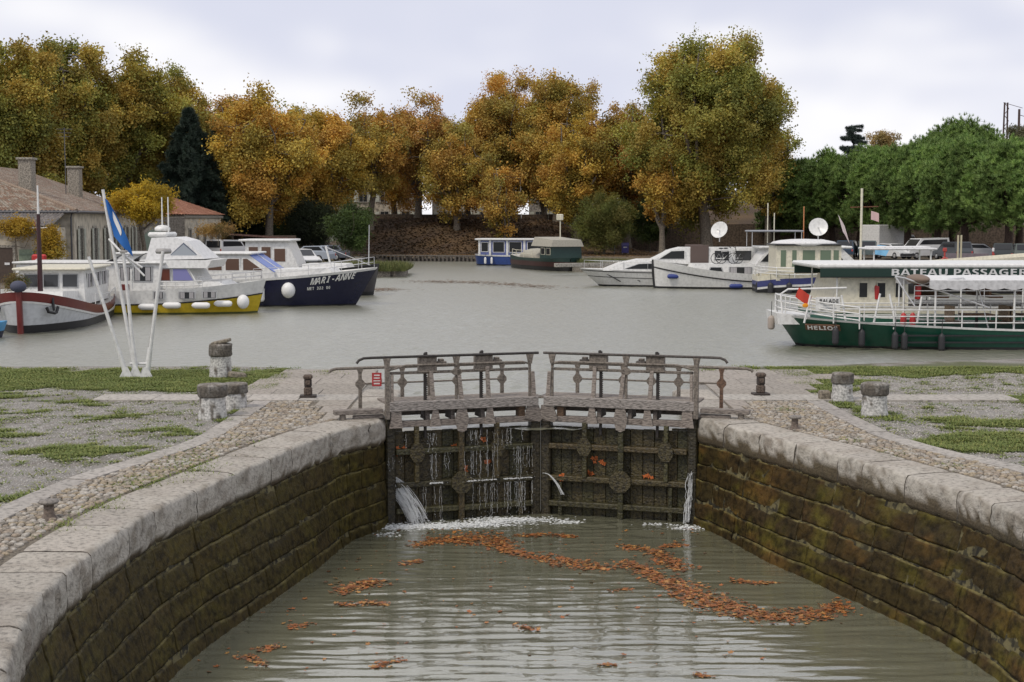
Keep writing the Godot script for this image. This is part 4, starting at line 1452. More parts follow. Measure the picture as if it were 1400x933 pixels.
# puffs: [centre, radius, tone]; grows limbs to them and leaves round them
func broadleaf(called: String, label: String, at: Vector3, H: float, base: float, w: float, pal: Array, density: float, sd: int, group: String, opts := {}) -> void:
	var r := RandomNumberGenerator.new()
	r.seed = sd
	var t := thing(called, label, opts.get("cat", "tree"), at, 0.0, group)
	var puffs := []
	var n := int(opts.get("puffs", 64) * 1.7)
	var cy := (base + H) * 0.5
	var ry := (H - base) * 0.5
	var lob := fnoise(sd, 0.9, 2)
	while puffs.size() < n:
		var d := Vector3(r.randfn(), r.randfn(), r.randfn()).normalized()
		var k := pow(r.randf(), 0.42)
		var rr := 1.0 + 0.42 * lob.get_noise_3dv(d * 1.4)
		var p := Vector3(d.x * w, d.y * ry, d.z * w) * k * rr * 0.86
		# fuller below the middle, rounded on top
		if d.y < -0.2: p.x *= 0.9; 
		puffs.append([p + Vector3(0, cy, 0), r.randf_range(0.085, 0.19) * w * opts.get("puff", 1.0), r.randf_range(0.72, 1.22), r.randf()])
	for e in opts.get("extra", []):
		puffs.append([e[0], e[1], 1.0, r.randf()])
	# wood
	var bark := mat(opts.get("bark", "plane_bark"), opts.get("barkc", Color(0.24, 0.205, 0.16)), 0.9, grain(), 0.5, 1.5)
	var wood := MB.new()
	var fork := base + ry * 0.35
	var tr: float = 0.028 * H * opts.get("stout", 1.0)
	var lean := Vector3(r.randfn() * 0.3, 0, r.randfn() * 0.3)
	var trunk := []
	for i in 7:
		var q := i / 6.0
		trunk.append(Vector3(lean.x * q * q, -0.3 + (fork + 0.3) * q, lean.z * q * q))
	wood.tube(trunk, [tr * 1.5, tr * 1.12, tr, tr * 0.92, tr * 0.85, tr * 0.8, tr * 0.72], 9)
	part(t, "trunk", wood, bark)
	var br := MB.new()
	var nl: int = opts.get("limbs", 7)
	var limbs := []
	for i in nl:
		var a := TAU * (i + r.randf() * 0.6) / nl
		var out := w * r.randf_range(0.35, 0.62)
		var top := lerpf(cy, H, r.randf_range(0.1, 0.7))
		var s: Vector3 = trunk[6].lerp(trunk[4], r.randf() * 0.9)
		var e := Vector3(cos(a) * out, top, sin(a) * out)
		var path := [s]
		for q in [0.25, 0.5, 0.75, 1.0]:
			path.append(s.lerp(e, q) + Vector3(cos(a), 0, sin(a)) * out * 0.25 * sin(q * PI) + Vector3(r.randfn(), r.randfn(), r.randfn()) * 0.25)
		br.tube(path, [tr * 0.5, tr * 0.42, tr * 0.32, tr * 0.22, tr * 0.12], 6)
		limbs.append(path)
	for p in puffs:
		var best: Vector3 = trunk[6]
		var bd := 1e9
		for l in limbs:
			for q in l:
				var dd: float = q.distance_to(p[0])
				if q.y < p[0].y + 0.5 and dd < bd: bd = dd; best = q
		if bd > 100.0: continue
		var mid: Vector3 = best.lerp(p[0], 0.5) + Vector3(r.randfn(), r.randfn(), r.randfn()) * 0.2
		br.tube([best, mid, p[0], p[0] + (p[0] - best).normalized() * p[1] * 0.6], [tr * 0.16, tr * 0.11, tr * 0.07, tr * 0.02], 4)
	tag(part(t, "limbs", br, bark), "", "", "", "stuff")
	# leaves
	var ts := []
	var cs := PackedColorArray()
	var cn := fnoise(sd + 5, 0.22, 3)
	var lift: float = opts.get("size", 1.0)
	var glow := Vector3(1.18, 1.22, 0.95) if pal[0].r > 0.15 else Vector3.ONE
	for p in puffs:
		var cnt := int(density * p[1] * p[1] * 34.0) + 4
		var hue: float = cn.get_noise_3dv(p[0]) * 1.3 + 0.5 + (p[3] - 0.5) * 0.5
		for i in cnt:
			var d := Vector3(r.randfn(), r.randfn() + 0.15, r.randfn()).normalized()
			var k := pow(r.randf(), 0.5)
			var q: Vector3 = p[0] + Vector3(d.x, d.y * 0.8, d.z) * p[1] * k * 1.15
			if i % 7 == 0: q = p[0] + d * p[1] * r.randf_range(1.1, 1.75)
			if q.y < base * 0.75: continue
			var s := r.randf_range(0.75, 1.3) * lift
			ts.append(Transform3D(Basis(Vector3(r.randfn(), r.randfn(), r.randfn()).normalized(), r.randf() * TAU) * Basis.from_scale(Vector3(s, s, s)), q))
			var u := clampf(hue + r.randfn() * 0.18, 0.0, 0.999) * (pal.size() - 1)
			var c0: Color = pal[int(u)].lerp(pal[int(u) + 1], u - int(u))
			var tone: float = p[2] * r.randf_range(0.78, 1.22)
			cs.append(Color(c0.r * tone * glow.x, c0.g * tone * glow.y, c0.b * tone * glow.z))
	tag(multi(t, "crown", opts.get("mesh", leaf_clump), foliage_mat(opts.get("leafmat", "autumn_leaf"), opts.get("back", Color(0.75, 0.62, 0.36))), ts, cs), "", "", "", "stuff")

func pine(label: String, at: Vector3, H: float, base: float, w: float, sd: int, tone := 1.0) -> void:
	var r := RandomNumberGenerator.new()
	r.seed = sd
	var t := thing("stone_pine", label, "tree", at, 0.0, "umbrella pines along the car park")
	var bark := mat("pine_bark", Color(0.085, 0.055, 0.042), 0.95, grain(), 0.6, 2.0)
	var wood := MB.new()
	var lx := r.randfn() * 0.25
	wood.tube([Vector3(0, -0.2, 0), Vector3(lx * 0.2, base * 0.4, 0), Vector3(lx * 0.6, base * 0.8, 0), Vector3(lx, base * 1.25, 0)], [0.46, 0.38, 0.34, 0.3], 10)
	part(t, "trunk", wood, bark)
	var br := MB.new()
	var lobes := []
	var n := 34
	for i in n:
		# golden-angle spread of lobes over a funnel-shaped dome
		var u := (i + 0.5) / n
		var a := i * 2.39996 + r.randf() * 0.4
		var v := sqrt(u)
		var rad := w * v * 0.86
		var y := H - (H - base) * (0.12 + 0.42 * pow(v, 2.4)) + r.randfn() * 0.25
		lobes.append([Vector3(cos(a) * rad + lx, y, sin(a) * rad), w * r.randf_range(0.15, 0.26)])
		if i % 3 == 2:
			lobes.append([Vector3(cos(a) * w * 0.72 + lx, lerpf(base, H, r.randf_range(0.16, 0.42)), sin(a) * w * 0.72), w * r.randf_range(0.22, 0.29)])
		if i % 6 == 1:
			lobes.append([Vector3(cos(a) * w * 0.42 + lx, base + 0.5 + r.randf() * 0.8, sin(a) * w * 0.42), w * 0.22])
	for l in lobes:
		var s := Vector3(lx, base * r.randf_range(0.9, 1.2), 0)
		var mid: Vector3 = s.lerp(l[0], 0.55) + Vector3(0, -0.3, 0)
		br.tube([s, mid, l[0]], [0.13, 0.09, 0.03], 5)
	tag(part(t, "limbs", br, bark), "", "", "", "stuff")
	var ts := []
	var cs := PackedColorArray()
	for l in lobes:
		var c1 := r.randf_range(0.8, 1.2)
		for i in int(125 * l[1] * l[1]) + 45:
			var d := Vector3(r.randfn(), r.randfn() + 0.55, r.randfn()).normalized()
			var q: Vector3 = l[0] + Vector3(d.x, d.y * 1.15, d.z) * l[1] * (pow(r.randf(), 0.4) if i % 6 else r.randf_range(1.0, 1.4))
			# needles sweep up and outwards
			var up := (d + Vector3(0, 0.9, 0)).normalized()
			var sx := up.cross(Vector3(r.randfn(), r.randfn(), r.randfn())).normalized()
			var s := r.randf_range(0.8, 1.35)
			ts.append(Transform3D(Basis(sx, up, sx.cross(up)) * Basis.from_scale(Vector3(s, s, s)), q))
			var k := tone * c1 * r.randf_range(0.75, 1.25)
			cs.append(Color(0.13, 0.22, 0.055).lerp(Color(0.21, 0.3, 0.075), r.randf()) * k)
	tag(multi(t, "crown", needle_tuft, foliage_mat("pine_needle", Color(0.2, 0.28, 0.1)), ts, cs), "", "", "", "stuff")

func conifer(called: String, label: String, at: Vector3, H: float, w: float, sd: int, col: Color, flat := false) -> void:
	var r := RandomNumberGenerator.new()
	r.seed = sd
	var t := thing(called, label, "tree", at)
	var bark := mat("pine_bark", Color(0.085, 0.055, 0.042), 0.95, grain(), 0.6, 2.0)
	part(t, "trunk", MB.new().tube([Vector3(0, -0.3, 0), Vector3(0.05, H * 0.5, 0), Vector3(0, H * 0.97, 0)], [0.35, 0.22, 0.05], 8), bark)
	var br := MB.new()
	var ts := []
	var cs := PackedColorArray()
	var tiers := int(H * (0.75 if flat else 1.6))
	for i in tiers:
		var q := (i + 0.6) / tiers
		var y := H * (0.12 + 0.86 * q) if not flat else H * (0.35 + 0.63 * q)
		var rad := w * (1.0 - pow(q, 1.5)) + 0.3
		if flat: rad = w * r.randf_range(0.6, 1.05) * (1.0 - 0.45 * q)
		var nb := 7
		for b in nb:
			var a := TAU * (b + r.randf()) / nb
			var len := rad * r.randf_range(0.65, 1.05)
			var d := Vector3(cos(a), 0.0 if flat else -0.16, sin(a))
			var o := Vector3(0, y + (r.randfn() * 0.3 if flat else 0.0), 0)
			br.tube([o, o + d * len * 0.5 + Vector3(0, 0.1, 0), o + d * len], [0.06, 0.04, 0.015], 4)
			for k in int(len * 26) + 10:
				var u := pow(r.randf(), 0.7)
				var p := o + d * len * u + Vector3(-sin(a), 0, cos(a)) * r.randfn() * 0.24 * (1.2 - u) * len * 0.5 + Vector3(0, r.randfn() * (0.08 if flat else 0.16), 0)
				var up := (Vector3(d.x, 0.35, d.z) + Vector3(r.randfn(), r.randfn(), r.randfn()) * 0.4).normalized()
				var sx := up.cross(Vector3(r.randfn(), r.randfn(), r.randfn())).normalized()
				var s := r.randf_range(0.8, 1.4)
				ts.append(Transform3D(Basis(sx, up, sx.cross(up)) * Basis.from_scale(Vector3(s, s, s)), p))
				cs.append(col * r.randf_range(0.7, 1.3))
	tag(part(t, "limbs", br, bark), "", "", "", "stuff")
	tag(multi(t, "crown", needle_tuft, foliage_mat("dark_needle", Color(0.1, 0.14, 0.1)), ts, cs), "", "", "", "stuff")

func X(px: float, d: float) -> float:
	return (px - 700.0) * d / 1944.0

func trees() -> void:
	tree_meshes()
	var ochre := [Color(0.26, 0.22, 0.058), Color(0.36, 0.265, 0.066), Color(0.43, 0.28, 0.07), Color(0.42, 0.24, 0.065)]
	var gold := [Color(0.32, 0.25, 0.06), Color(0.43, 0.31, 0.066), Color(0.48, 0.32, 0.07), Color(0.45, 0.26, 0.065)]
	var olive := [Color(0.19, 0.205, 0.055), Color(0.27, 0.255, 0.062), Color(0.34, 0.275, 0.068), Color(0.36, 0.255, 0.065)]
	var rust := [Color(0.31, 0.24, 0.065), Color(0.38, 0.245, 0.07), Color(0.42, 0.23, 0.075), Color(0.37, 0.19, 0.065)]
	var g1 := "tall plane trees behind the stone houses"
	var g2 := "tall plane trees along the far bank"
	var pt := "plane_tree"
	var T := func(label: String, px: float, d: float, top: float, low: float, hw: float, pal: Array, dens: float, sd: int, grp: String, opts := {}) -> void:
		var x: float = X(px, d)
		var y := land_height(x, -d)
		var H := 3.84 + (301.0 - top) * d / 1944.0 - y
		var base := 3.84 + (301.0 - low) * d / 1944.0 - y
		broadleaf(pt, label, Vector3(x, y, -d), H, base, hw * d / 1944.0, pal, dens, sd, grp, opts)
	T.call("huge olive gold plane tree above the chimney end of the tiled house", 20, 128, 42, 300, 95, olive, 1.5, 201, g1, {"puffs": 95})
	T.call("tall plane tree with sparse bare twigs at its top, above the tiled roof", 98, 136, 38, 300, 82, olive, 1.4, 202, g1, {"puffs": 90})
	T.call("broad green gold plane tree above the yellow shrub", 178, 142, 66, 305, 84, olive, 1.4, 203, g1, {"puffs": 90})
	T.call("rounded green plane tree just above the dark conifers", 242, 150, 92, 300, 62, olive, 1.4, 204, g1, {"puffs": 76})
	T.call("reddish plane tree top peeping between the green and golden crowns", 300, 172, 112, 290, 46, rust, 1.2, 205, g1)
	T.call("wide golden plane tree right above the white van", 368, 140, 130, 305, 84, gold, 1.5, 206, g2, {"puffs": 92})
	T.call("golden plane tree drooping above the round green shrub", 445, 150, 148, 312, 70, gold, 1.2, 207, g2)
	T.call("thin plane tree with forked dark limbs behind the pile wall", 506, 160, 140, 280, 66, ochre, 0.62, 208, g2, {"limbs": 9, "puffs": 58})
	T.call("airy rusty plane tree with sky between its limbs", 572, 168, 120, 285, 68, rust, 0.55, 209, g2, {"limbs": 10, "puffs": 62})
	T.call("slender ochre plane tree standing on the middle of the bank", 625, 160, 160, 305, 56, ochre, 0.8, 210, g2, {"limbs": 8})
	T.call("very tall gold brown plane tree behind the blue and white houseboat", 692, 172, 95, 290, 72, ochre, 1.1, 211, g2, {"puffs": 76})
	T.call("tall plane tree with a rounded crown above the moored barges", 762, 166, 92, 285, 68, ochre, 1.1, 212, g2, {"puffs": 76})
	T.call("low hanging yellow plane tree beside the parked grey car", 790, 158, 138, 318, 58, gold, 1.2, 213, g2, {"puffs": 70})
	T.call("orange plane tree crown between the yellow one and the giant", 856, 170, 128, 300, 62, rust, 1.2, 214, g2, {"puffs": 66})
	T.call("giant plane tree, the largest of all, above the white cruisers", 966, 152, 42, 322, 122, olive, 1.15, 215, g2, {"puffs": 120, "limbs": 11, "size": 1.05})
	T.call("dark olive plane tree behind the giant beside the pines", 1050, 168, 160, 305, 42, olive, 1.2, 216, g2)
	T.call("low golden plane foliage hanging beside the round bush", 905, 150, 190, 325, 44, gold, 1.2, 217, g2, {"puffs": 50})
	T.call("low ochre plane tree hanging over the far bank", 690, 156, 215, 335, 34, ochre, 0.9, 218, g2, {"puffs": 40})
	T.call("half bare plane tree behind the forked one on the far bank", 540, 178, 150, 290, 62, ochre, 0.7, 219, g2)
	T.call("shaded plane tree deep behind the middle of the bank", 640, 185, 150, 292, 70, olive, 1.1, 220, g2)
	T.call("shaded plane tree behind the tall gold brown crown", 745, 188, 150, 295, 60, olive, 1.1, 221, g2)
	T.call("shaded plane tree behind the wide golden one", 420, 172, 140, 300, 72, olive, 1.2, 222, g2)
	T.call("shaded plane tree behind the orange crown", 880, 190, 170, 310, 60, olive, 1.2, 223, g2)
	# shrubs and bushes
	pt = "shrub"
	var green := [Color(0.035, 0.06, 0.016), Color(0.06, 0.1, 0.022), Color(0.08, 0.13, 0.03)]
	var willow := [Color(0.1, 0.13, 0.028), Color(0.16, 0.18, 0.04), Color(0.21, 0.19, 0.045)]
	var dark := [Color(0.02, 0.03, 0.012), Color(0.035, 0.05, 0.016), Color(0.045, 0.06, 0.02)]
	var sh := {"cat": "shrub", "mesh": fine_clump, "leafmat": "green_leaf", "back": Color(0.22, 0.3, 0.1), "stout": 0.6, "puff": 1.35, "puffs": 44}
	T.call("rounded bright green shrub on the point behind the navy boat", 481, 116, 284, 344, 33, green, 2.6, 231, "", sh)
	T.call("large rounded yellow green willow bush beside the parking sign", 826, 152, 256, 344, 46, willow, 1.9, 232, "", sh)
	T.call("dark green bush between the willow and the giant plane tree", 888, 162, 270, 335, 30, green, 1.8, 233, "", sh)
	T.call("dark bushy hedge under the wide golden plane tree", 340, 148, 262, 345, 48, dark, 1.6, 234, "", sh)
	T.call("dark hedge beside the bright green shrub", 425, 142, 272, 345, 40, dark, 1.6, 235, "", sh)
	T.call("deep green bush behind the parked cars on the point", 388, 150, 290, 345, 36, green, 1.6, 236, "", sh)
	var yel := [Color(0.3, 0.22, 0.02), Color(0.46, 0.33, 0.03), Color(0.55, 0.38, 0.04)]
	T.call("bright yellow leafed small tree in front of the green arched door", 200, 104, 256, 302, 47, yel, 1.9, 237, "", {"cat": "shrub", "mesh": fine_clump, "leafmat": "yellow_leaf", "back": Color(0.6, 0.5, 0.2), "stout": 1.0, "puff": 1.1, "puffs": 50, "limbs": 5})
	# dark conifers behind the second house
	conifer("cedar_tree", "dark blue green conifer beside the red roofed house", Vector3(X(262, 138), 0.2, -138), 14.5, 4.6, 241, Color(0.022, 0.04, 0.026))
	conifer("cedar_tree", "dark conifer with drooping tiers behind the shed", Vector3(X(300, 146), 0.2, -146), 13.0, 4.4, 242, Color(0.025, 0.042, 0.024))
	conifer("cedar_tree", "shadowy conifer between the yellow shrub and the red roof", Vector3(X(225, 150), 0.2, -150), 12.0, 4.0, 243, Color(0.024, 0.042, 0.022))
	# hilltop
	conifer("flat_cedar", "flat tiered dark cedar on the skyline above the pines", Vector3(X(1163, 235), 6.0, -235), 13.2, 3.4, 244, Color(0.045, 0.065, 0.055), true)
	pt = "plane_tree"
	T.call("small tan leafed tree on the skyline beside the flat cedar", 1206, 240, 174, 225, 24, [Color(0.26, 0.2, 0.1), Color(0.34, 0.25, 0.12), Color(0.3, 0.2, 0.1)], 1.0, 245, "", {"puffs": 40})
	T.call("grey green tree on the skyline beside the rail masts", 1402, 230, 168, 215, 34, [Color(0.09, 0.1, 0.05), Color(0.13, 0.13, 0.07)], 1.3, 246, "", {"puffs": 40})
	# umbrella pines
	var pines := [
		["deep green umbrella pine behind the giant plane tree", 1076, 172, 222, 318, 46],
		["umbrella pine farthest along the row, by the cream barge", 1102, 168, 220, 315, 44],
		["umbrella pine above the satellite dish of the cream barge", 1139, 161, 212, 312, 46],
		["umbrella pine above the dark parked off-road car", 1173, 156, 206, 312, 46],
		["umbrella pine with its trunk before the box lorry", 1203, 151, 202, 310, 47],
		["umbrella pine with its trunk beside the white pickup", 1240, 146, 198, 310, 52],
		["umbrella pine with its trunk beside the white van cab", 1277, 141, 194, 312, 56],
		["umbrella pine with its trunk behind the mauve hoarding", 1319, 136, 196, 308, 60],
		["umbrella pine nearest of the row, beside the dark estate cars", 1378, 130, 202, 306, 64],
	]
	for i in pines.size():
		var e: Array = pines[i]
		var d: float = e[2]
		var y := 0.3
		pine(e[0], Vector3(X(e[1], d), y, -d), 3.84 + (301.0 - e[3]) * d / 1944.0 - y, 3.84 + (301.0 - e[4]) * d / 1944.0 - y, e[5] * d / 1944.0, 300 + i, [0.75, 0.8, 1.05, 0.92, 1.1, 0.95, 1.12, 0.98, 1.08][i])
	pine("umbrella pine of the back row, its dome high under the rail mast", Vector3(X(1300, 158), 0.4, -158), 13.6, 4.0, 6.6, 330, 0.95)
	pine("umbrella pine of the back row behind the nearest pine", Vector3(X(1392, 150), 0.4, -150), 11.5, 3.6, 5.4, 331, 0.9)

# ---------- houses ----------
# a roof plane of canal tiles: a (eave start), b (eave end), c, d (ridge end, ridge start); rows of half-round tiles as real relief
func tile_plane(g: Node3D, a: Vector3, b: Vector3, c: Vector3, d: Vector3, m: Material, tones: Array, pitch := 0.24) -> void:
	var mb := MB.new()
	var n := int(a.distance_to(b) / pitch)
	var up := (b - a).cross(d - a).normalized()
	if up.y < 0.0: up = -up
	var sl := int(maxf(a.distance_to(d), b.distance_to(c)) / 0.42)
	var rows := []
	var cols := []
	for j in sl:
		for e in 2:
			var v := (j + e * 0.98) / sl
			var row := PackedVector3Array()
			var cr := []
			for i in n * 4 + 1:
				var u := float(i) / (n * 4)
				var p := a.lerp(b, u).lerp(d.lerp(c, u), v)
				var wave := absf(sin(i * PI / 4.0))
				row.append(p + up * (0.02 + 0.07 * wave + 0.035 * (1.0 - e)))
				var k := absf(sin((i / 4) * 127.1 + j * 311.7) * 43758.5)
				k -= floorf(k)
				cr.append(tones[int(k * tones.size())] * (0.8 + 0.4 * k))
			rows.append(row)
			cols.append(cr)
	var flip := (b - a).cross(d - a).y < 0.0
	mb.grid(rows, false, cols, flip)
	part(g, "tile_slope", mb, m)

func wall_slab(g: Node3D, called: String, a: Vector3, b: Vector3, h: float, m: Material, th := 0.35) -> MeshInstance3D:
	var o := part(g, called, MB.new().cbox(Vector3(0, h / 2, 0), Vector3(a.distance_to(b), h, th), 0.02), m, (a + b) / 2)
	o.rotation.y = atan2(-(b.z - a.z), b.x - a.x)
	return o

# openings on a wall: u metres along a->b, sill height, size; sits proud of the wall's outer face
func opening(g: Node3D, a: Vector3, b: Vector3, u: float, y: float, w: float, h: float, out: Vector3, kind: String, frame: Material, fill: Material, shutters: Material = null) -> void:
	var dirv := (b - a).normalized()
	var o := Node3D.new()
	o.name = kind
	g.add_child(o, true)
	o.position = a + dirv * u + out * 0.18 + Vector3(0, y, 0)
	o.basis = Basis(dirv, Vector3.UP, dirv.cross(Vector3.UP))
	var s := 1.0 if o.basis.z.dot(out) > 0.0 else -1.0
	part(o, "pane" if kind == "window" else "door_leaf", MB.new().box(Vector3(0, h / 2, s * 0.005), Vector3(w, h, 0.02)), fill)
	for e in [[0.0, h + 0.08, w + 0.32, 0.16], [-w / 2 - 0.08, h / 2, 0.16, h], [w / 2 + 0.08, h / 2, 0.16, h]]:
		part(o, "frame", MB.new().cbox(Vector3(e[0], e[1], s * 0.03), Vector3(e[2], e[3], 0.07), 0.008), frame)
	if kind == "window":
		part(o, "sill", MB.new().cbox(Vector3(0, -0.05, s * 0.07), Vector3(w + 0.4, 0.1, 0.2), 0.01), frame)
		part(o, "mullion", MB.new().box(Vector3(0, h / 2, s * 0.025), Vector3(0.05, h, 0.03)), frame)
	if shutters:
		for e in [-1.0, 1.0]:
			var sh := part(o, "shutter", MB.new().cbox(Vector3(e * (w * 0.75 + 0.2), h / 2, s * 0.1), Vector3(w * 0.5, h, 0.05), 0.008), shutters)
			for k in 3:
				part(sh, "batten", MB.new().box(Vector3(e * (w * 0.75 + 0.2), h * (0.15 + 0.35 * k), s * 0.135), Vector3(w * 0.46, 0.07, 0.02)), shutters)

func houses() -> void:
	var plaster := mat("plaster", Color(0.6, 0.545, 0.44), 0.9, noise_tex("plastert", 0.012, 7, [[0.0, 0.72], [0.4, 0.88], [0.6, 0.96], [1.0, 1.0]], 81), 0.22, 0.8)
	var trim := mat("stone_trim", Color(0.42, 0.39, 0.33), 0.85, grain(), 0.7, 0.6)
	var rubble := mat("rubble", Color(0.27, 0.24, 0.2), 0.9, grain(), 0.5, 3.0)
	var tile_m := mat("roof_tile", Color(1, 1, 1), 0.85, grain(), 1.1, 0.8, 0.0, true)
	var old_tones := [Color(0.36, 0.27, 0.2), Color(0.3, 0.21, 0.155), Color(0.42, 0.34, 0.27), Color(0.27, 0.17, 0.12), Color(0.33, 0.29, 0.24)]
	var red_tones := [Color(0.4, 0.17, 0.1), Color(0.34, 0.15, 0.09), Color(0.45, 0.22, 0.14)]
	var darkglass := mat("dark_glass", Color(0.025, 0.026, 0.028), 0.12)
	var dull := mat("dark_brown_paint", Color(0.085, 0.058, 0.042), 0.5, grain_soft(), 0.8)
	var shut := mat("pale_shutter", Color(0.46, 0.47, 0.4), 0.7, grain_soft(), 0.8)
	var green := mat("green_paint", Color(0.2, 0.26, 0.19), 0.6, grain_soft(), 0.8)
	var zinc := mat("zinc", Color(0.13, 0.13, 0.14), 0.5, grain(), 1.0)
	# long tiled house
	var g := thing("tiled_house", "long cream house with canal tile roof and tall shuttered windows", "house")
	var A := Vector3(-27.2, 0, -88); var B := Vector3(-30.5, 0, -115); var C := Vector3(-44, 0, -114); var D := Vector3(-46, 0, -86)
	var hh := 4.45
	wall_slab(g, "wall", A, B, hh, plaster)
	wall_slab(g, "wall", D, A, hh, plaster)
	wall_slab(g, "wall", B, C, hh, plaster)
	wall_slab(g, "wall", C, D, hh, plaster)
	var up := Vector3(0, hh, 0)
	var outAB := Vector3(0.993, 0, -0.121)
	var r0 := Vector3(-36.6, 7.5, -94); var r1 := Vector3(-37.0, 7.5, -108)
	var oh := 0.5
	var a2 := A + up + Vector3(oh, -0.1, oh); var b2 := B + up + Vector3(oh, -0.1, -oh); var c2 := C + up + Vector3(-oh, -0.1, -oh); var d2 := D + up + Vector3(-oh, -0.1, oh)
	tile_plane(g, a2, b2, r1, r0, tile_m, old_tones)
	tile_plane(g, d2, a2, r0, r0 + Vector3(-0.05, 0, 0), tile_m, old_tones)
	tile_plane(g, b2, c2, r1 + Vector3(-0.05, 0, 0), r1, tile_m, old_tones)
	tile_plane(g, c2, d2, r0, r1, tile_m, old_tones)
	part(g, "ridge_tiles", MB.new().tube([r0, r1], 0.14, 8), mat("ridge", Color(0.36, 0.27, 0.2), 0.85, grain(), 1.0, 1.0))
	part(g, "hip_tiles", MB.new().tube([a2 + Vector3(0, 0.08, 0), r0], 0.13, 8), mats["ridge"])
	part(g, "hip_tiles", MB.new().tube([b2 + Vector3(0, 0.08, 0), r1], 0.13, 8), mats["ridge"])
	part(g, "gutter", MB.new().tube([a2 + Vector3(0.08, -0.02, 0.05), b2 + Vector3(0.08, -0.02, 0)], 0.09, 8), zinc)
	part(g, "gutter", MB.new().tube([d2 + Vector3(0, -0.02, 0.08), a2 + Vector3(0.05, -0.02, 0.08)], 0.09, 8), zinc)
	part(g, "downpipe", MB.new().tube([a2 + Vector3(-0.3, -0.1, 0.0), A + Vector3(0.1, 4.0, 0.35), A + Vector3(0.1, 0.1, 0.35)], 0.06, 8), zinc)
	for u in [2.0, 7.2, 12.0, 17.0, 21.6, 25.4]:
		opening(g, A, B, u, 0.55, 1.15, 2.75, outAB, "window", trim, darkglass, shut)
	for e in [[-31.2, -92.0, 7.1], [-31.8, -104.0, 7.0]]:
		var ch := part(g, "chimney", MB.new().cbox(Vector3(0, 0, 0), Vector3(0.85, 2.4, 0.85), 0.02), mat("chimney_render", Color(0.4, 0.36, 0.3), 0.9, grain(), 0.8, 1.0), Vector3(e[0], e[2] - 0.6, e[1]))
		part(ch, "chimney_cap", MB.new().cbox(Vector3(0, 1.26, 0), Vector3(1.05, 0.14, 1.05), 0.02), trim)
	# lean-to with its door
	var l := thing("lean_to", "low cream lean-to with a dark brown door and grey tiled roof", "outbuilding")
	var la := Vector3(-27.7, 0, -85.0); var lb := Vector3(-46, 0, -83.2)
	wall_slab(l, "wall", lb, la, 3.4, plaster)
	wall_slab(l, "wall", la, Vector3(-27.6, 0, -87.6), 3.4, plaster)
	tile_plane(l, lb + Vector3(0, 3.4, 0.35), la + Vector3(0.3, 3.4, 0.35), Vector3(-27.4, 4.28, -87.7), Vector3(-46, 4.28, -85.7), mat("grey_tile", Color(1, 1, 1), 0.9, grain(), 0.8, 1.0, 0.0, true), [Color(0.22, 0.2, 0.19), Color(0.28, 0.25, 0.23), Color(0.17, 0.155, 0.15)], 0.2)
	part(l, "gutter", MB.new().tube([lb + Vector3(0, 3.36, 0.42), la + Vector3(0.3, 3.36, 0.42)], 0.07, 8), mat("pale_gutter", Color(0.45, 0.43, 0.38), 0.6))
	var o2 := Vector3(0.098, 0, 0.995)
	opening(l, lb, la, 15.9, 0.1, 0.98, 2.1, o2, "door", trim, dull)
	var dw := part(l, "door_shutter", MB.new().cbox(Vector3(0, 0, 0), Vector3(0.9, 2.0, 0.06), 0.01), mat("sage_paint", Color(0.27, 0.34, 0.24), 0.6, grain_soft(), 0.8), la + Vector3(-1.15, 1.1, 0.42))
	part(dw, "batten", MB.new().box(Vector3(0, 0.7, 0.04), Vector3(0.86, 0.1, 0.03)), mats["green_paint"])
	part(dw, "batten", MB.new().box(Vector3(0, -0.7, 0.04), Vector3(0.86, 0.1, 0.03)), mats["green_paint"])
	part(dw, "brace", MB.new().box(Vector3(0, 0, 0.04), Vector3(0.08, 1.5, 0.02), Basis(Vector3(0, 0, 1), -0.5)), mats["green_paint"])
	part(l, "door_notice", MB.new().box(lb + (la - lb).normalized() * 16.05 + o2 * 0.23 + Vector3(0, 1.25, 0), Vector3(0.3, 0.14, 0.02)), mat("paper_white", Color(0.7, 0.7, 0.7), 0.7))
	# vine on the lean-to
	var yv := [Color(0.3, 0.2, 0.02), Color(0.42, 0.28, 0.04), Color(0.2, 0.16, 0.03)]
	broadleaf("climbing_vine", "yellowing vine climbing the corner of the lean-to", Vector3(-27.3, 0.1, -84.2), 3.9, 0.4, 0.75, yv, 4.5, 401, "", {"cat": "vine", "mesh": fine_clump, "leafmat": "yellow_leaf", "size": 0.75, "puff": 1.3, "puffs": 26, "limbs": 4, "stout": 0.5})
	broadleaf("climbing_vine", "yellowing vine hanging from the lean-to gutter", Vector3(-29.2, 0.1, -84.1), 3.8, 2.7, 1.0, yv, 3.6, 402, "", {"cat": "vine", "mesh": fine_clump, "leafmat": "yellow_leaf", "size": 0.7, "puff": 1.2, "puffs": 18, "limbs": 3, "stout": 0.45})
	# red lifebuoy box by the door
	var lb2 := thing("lifebuoy_box", "red lifebuoy box beside the dark brown door", "lifebuoy box", Vector3(-27.25, 1.0, -82.0), -0.05)
	part(lb2, "case", MB.new().cbox(Vector3(0, 0.4, 0), Vector3(0.85, 0.95, 0.25), 0.12), mat("buoy_red", Color(0.5, 0.03, 0.03), 0.4, grain_soft(), 1.0))
	var ring := []
	for k in 25: ring.append(Vector3(cos(TAU * k / 24.0) * 0.2, 0.4 + sin(TAU * k / 24.0) * 0.2, 0.13))
	part(lb2, "emblem", MB.new().tube(ring, 0.04, 6), mats["paper_white"])
	part(lb2, "post", MB.new().tube([Vector3(0, -1.0, -0.1), Vector3(0, 0.1, -0.1)], 0.05, 8), zinc)
	# aerial
	var ae := thing("television_aerial", "thin roof aerial mast with crossbars above the tiled house", "aerial", Vector3(X(93, 96), 5.6, -96))
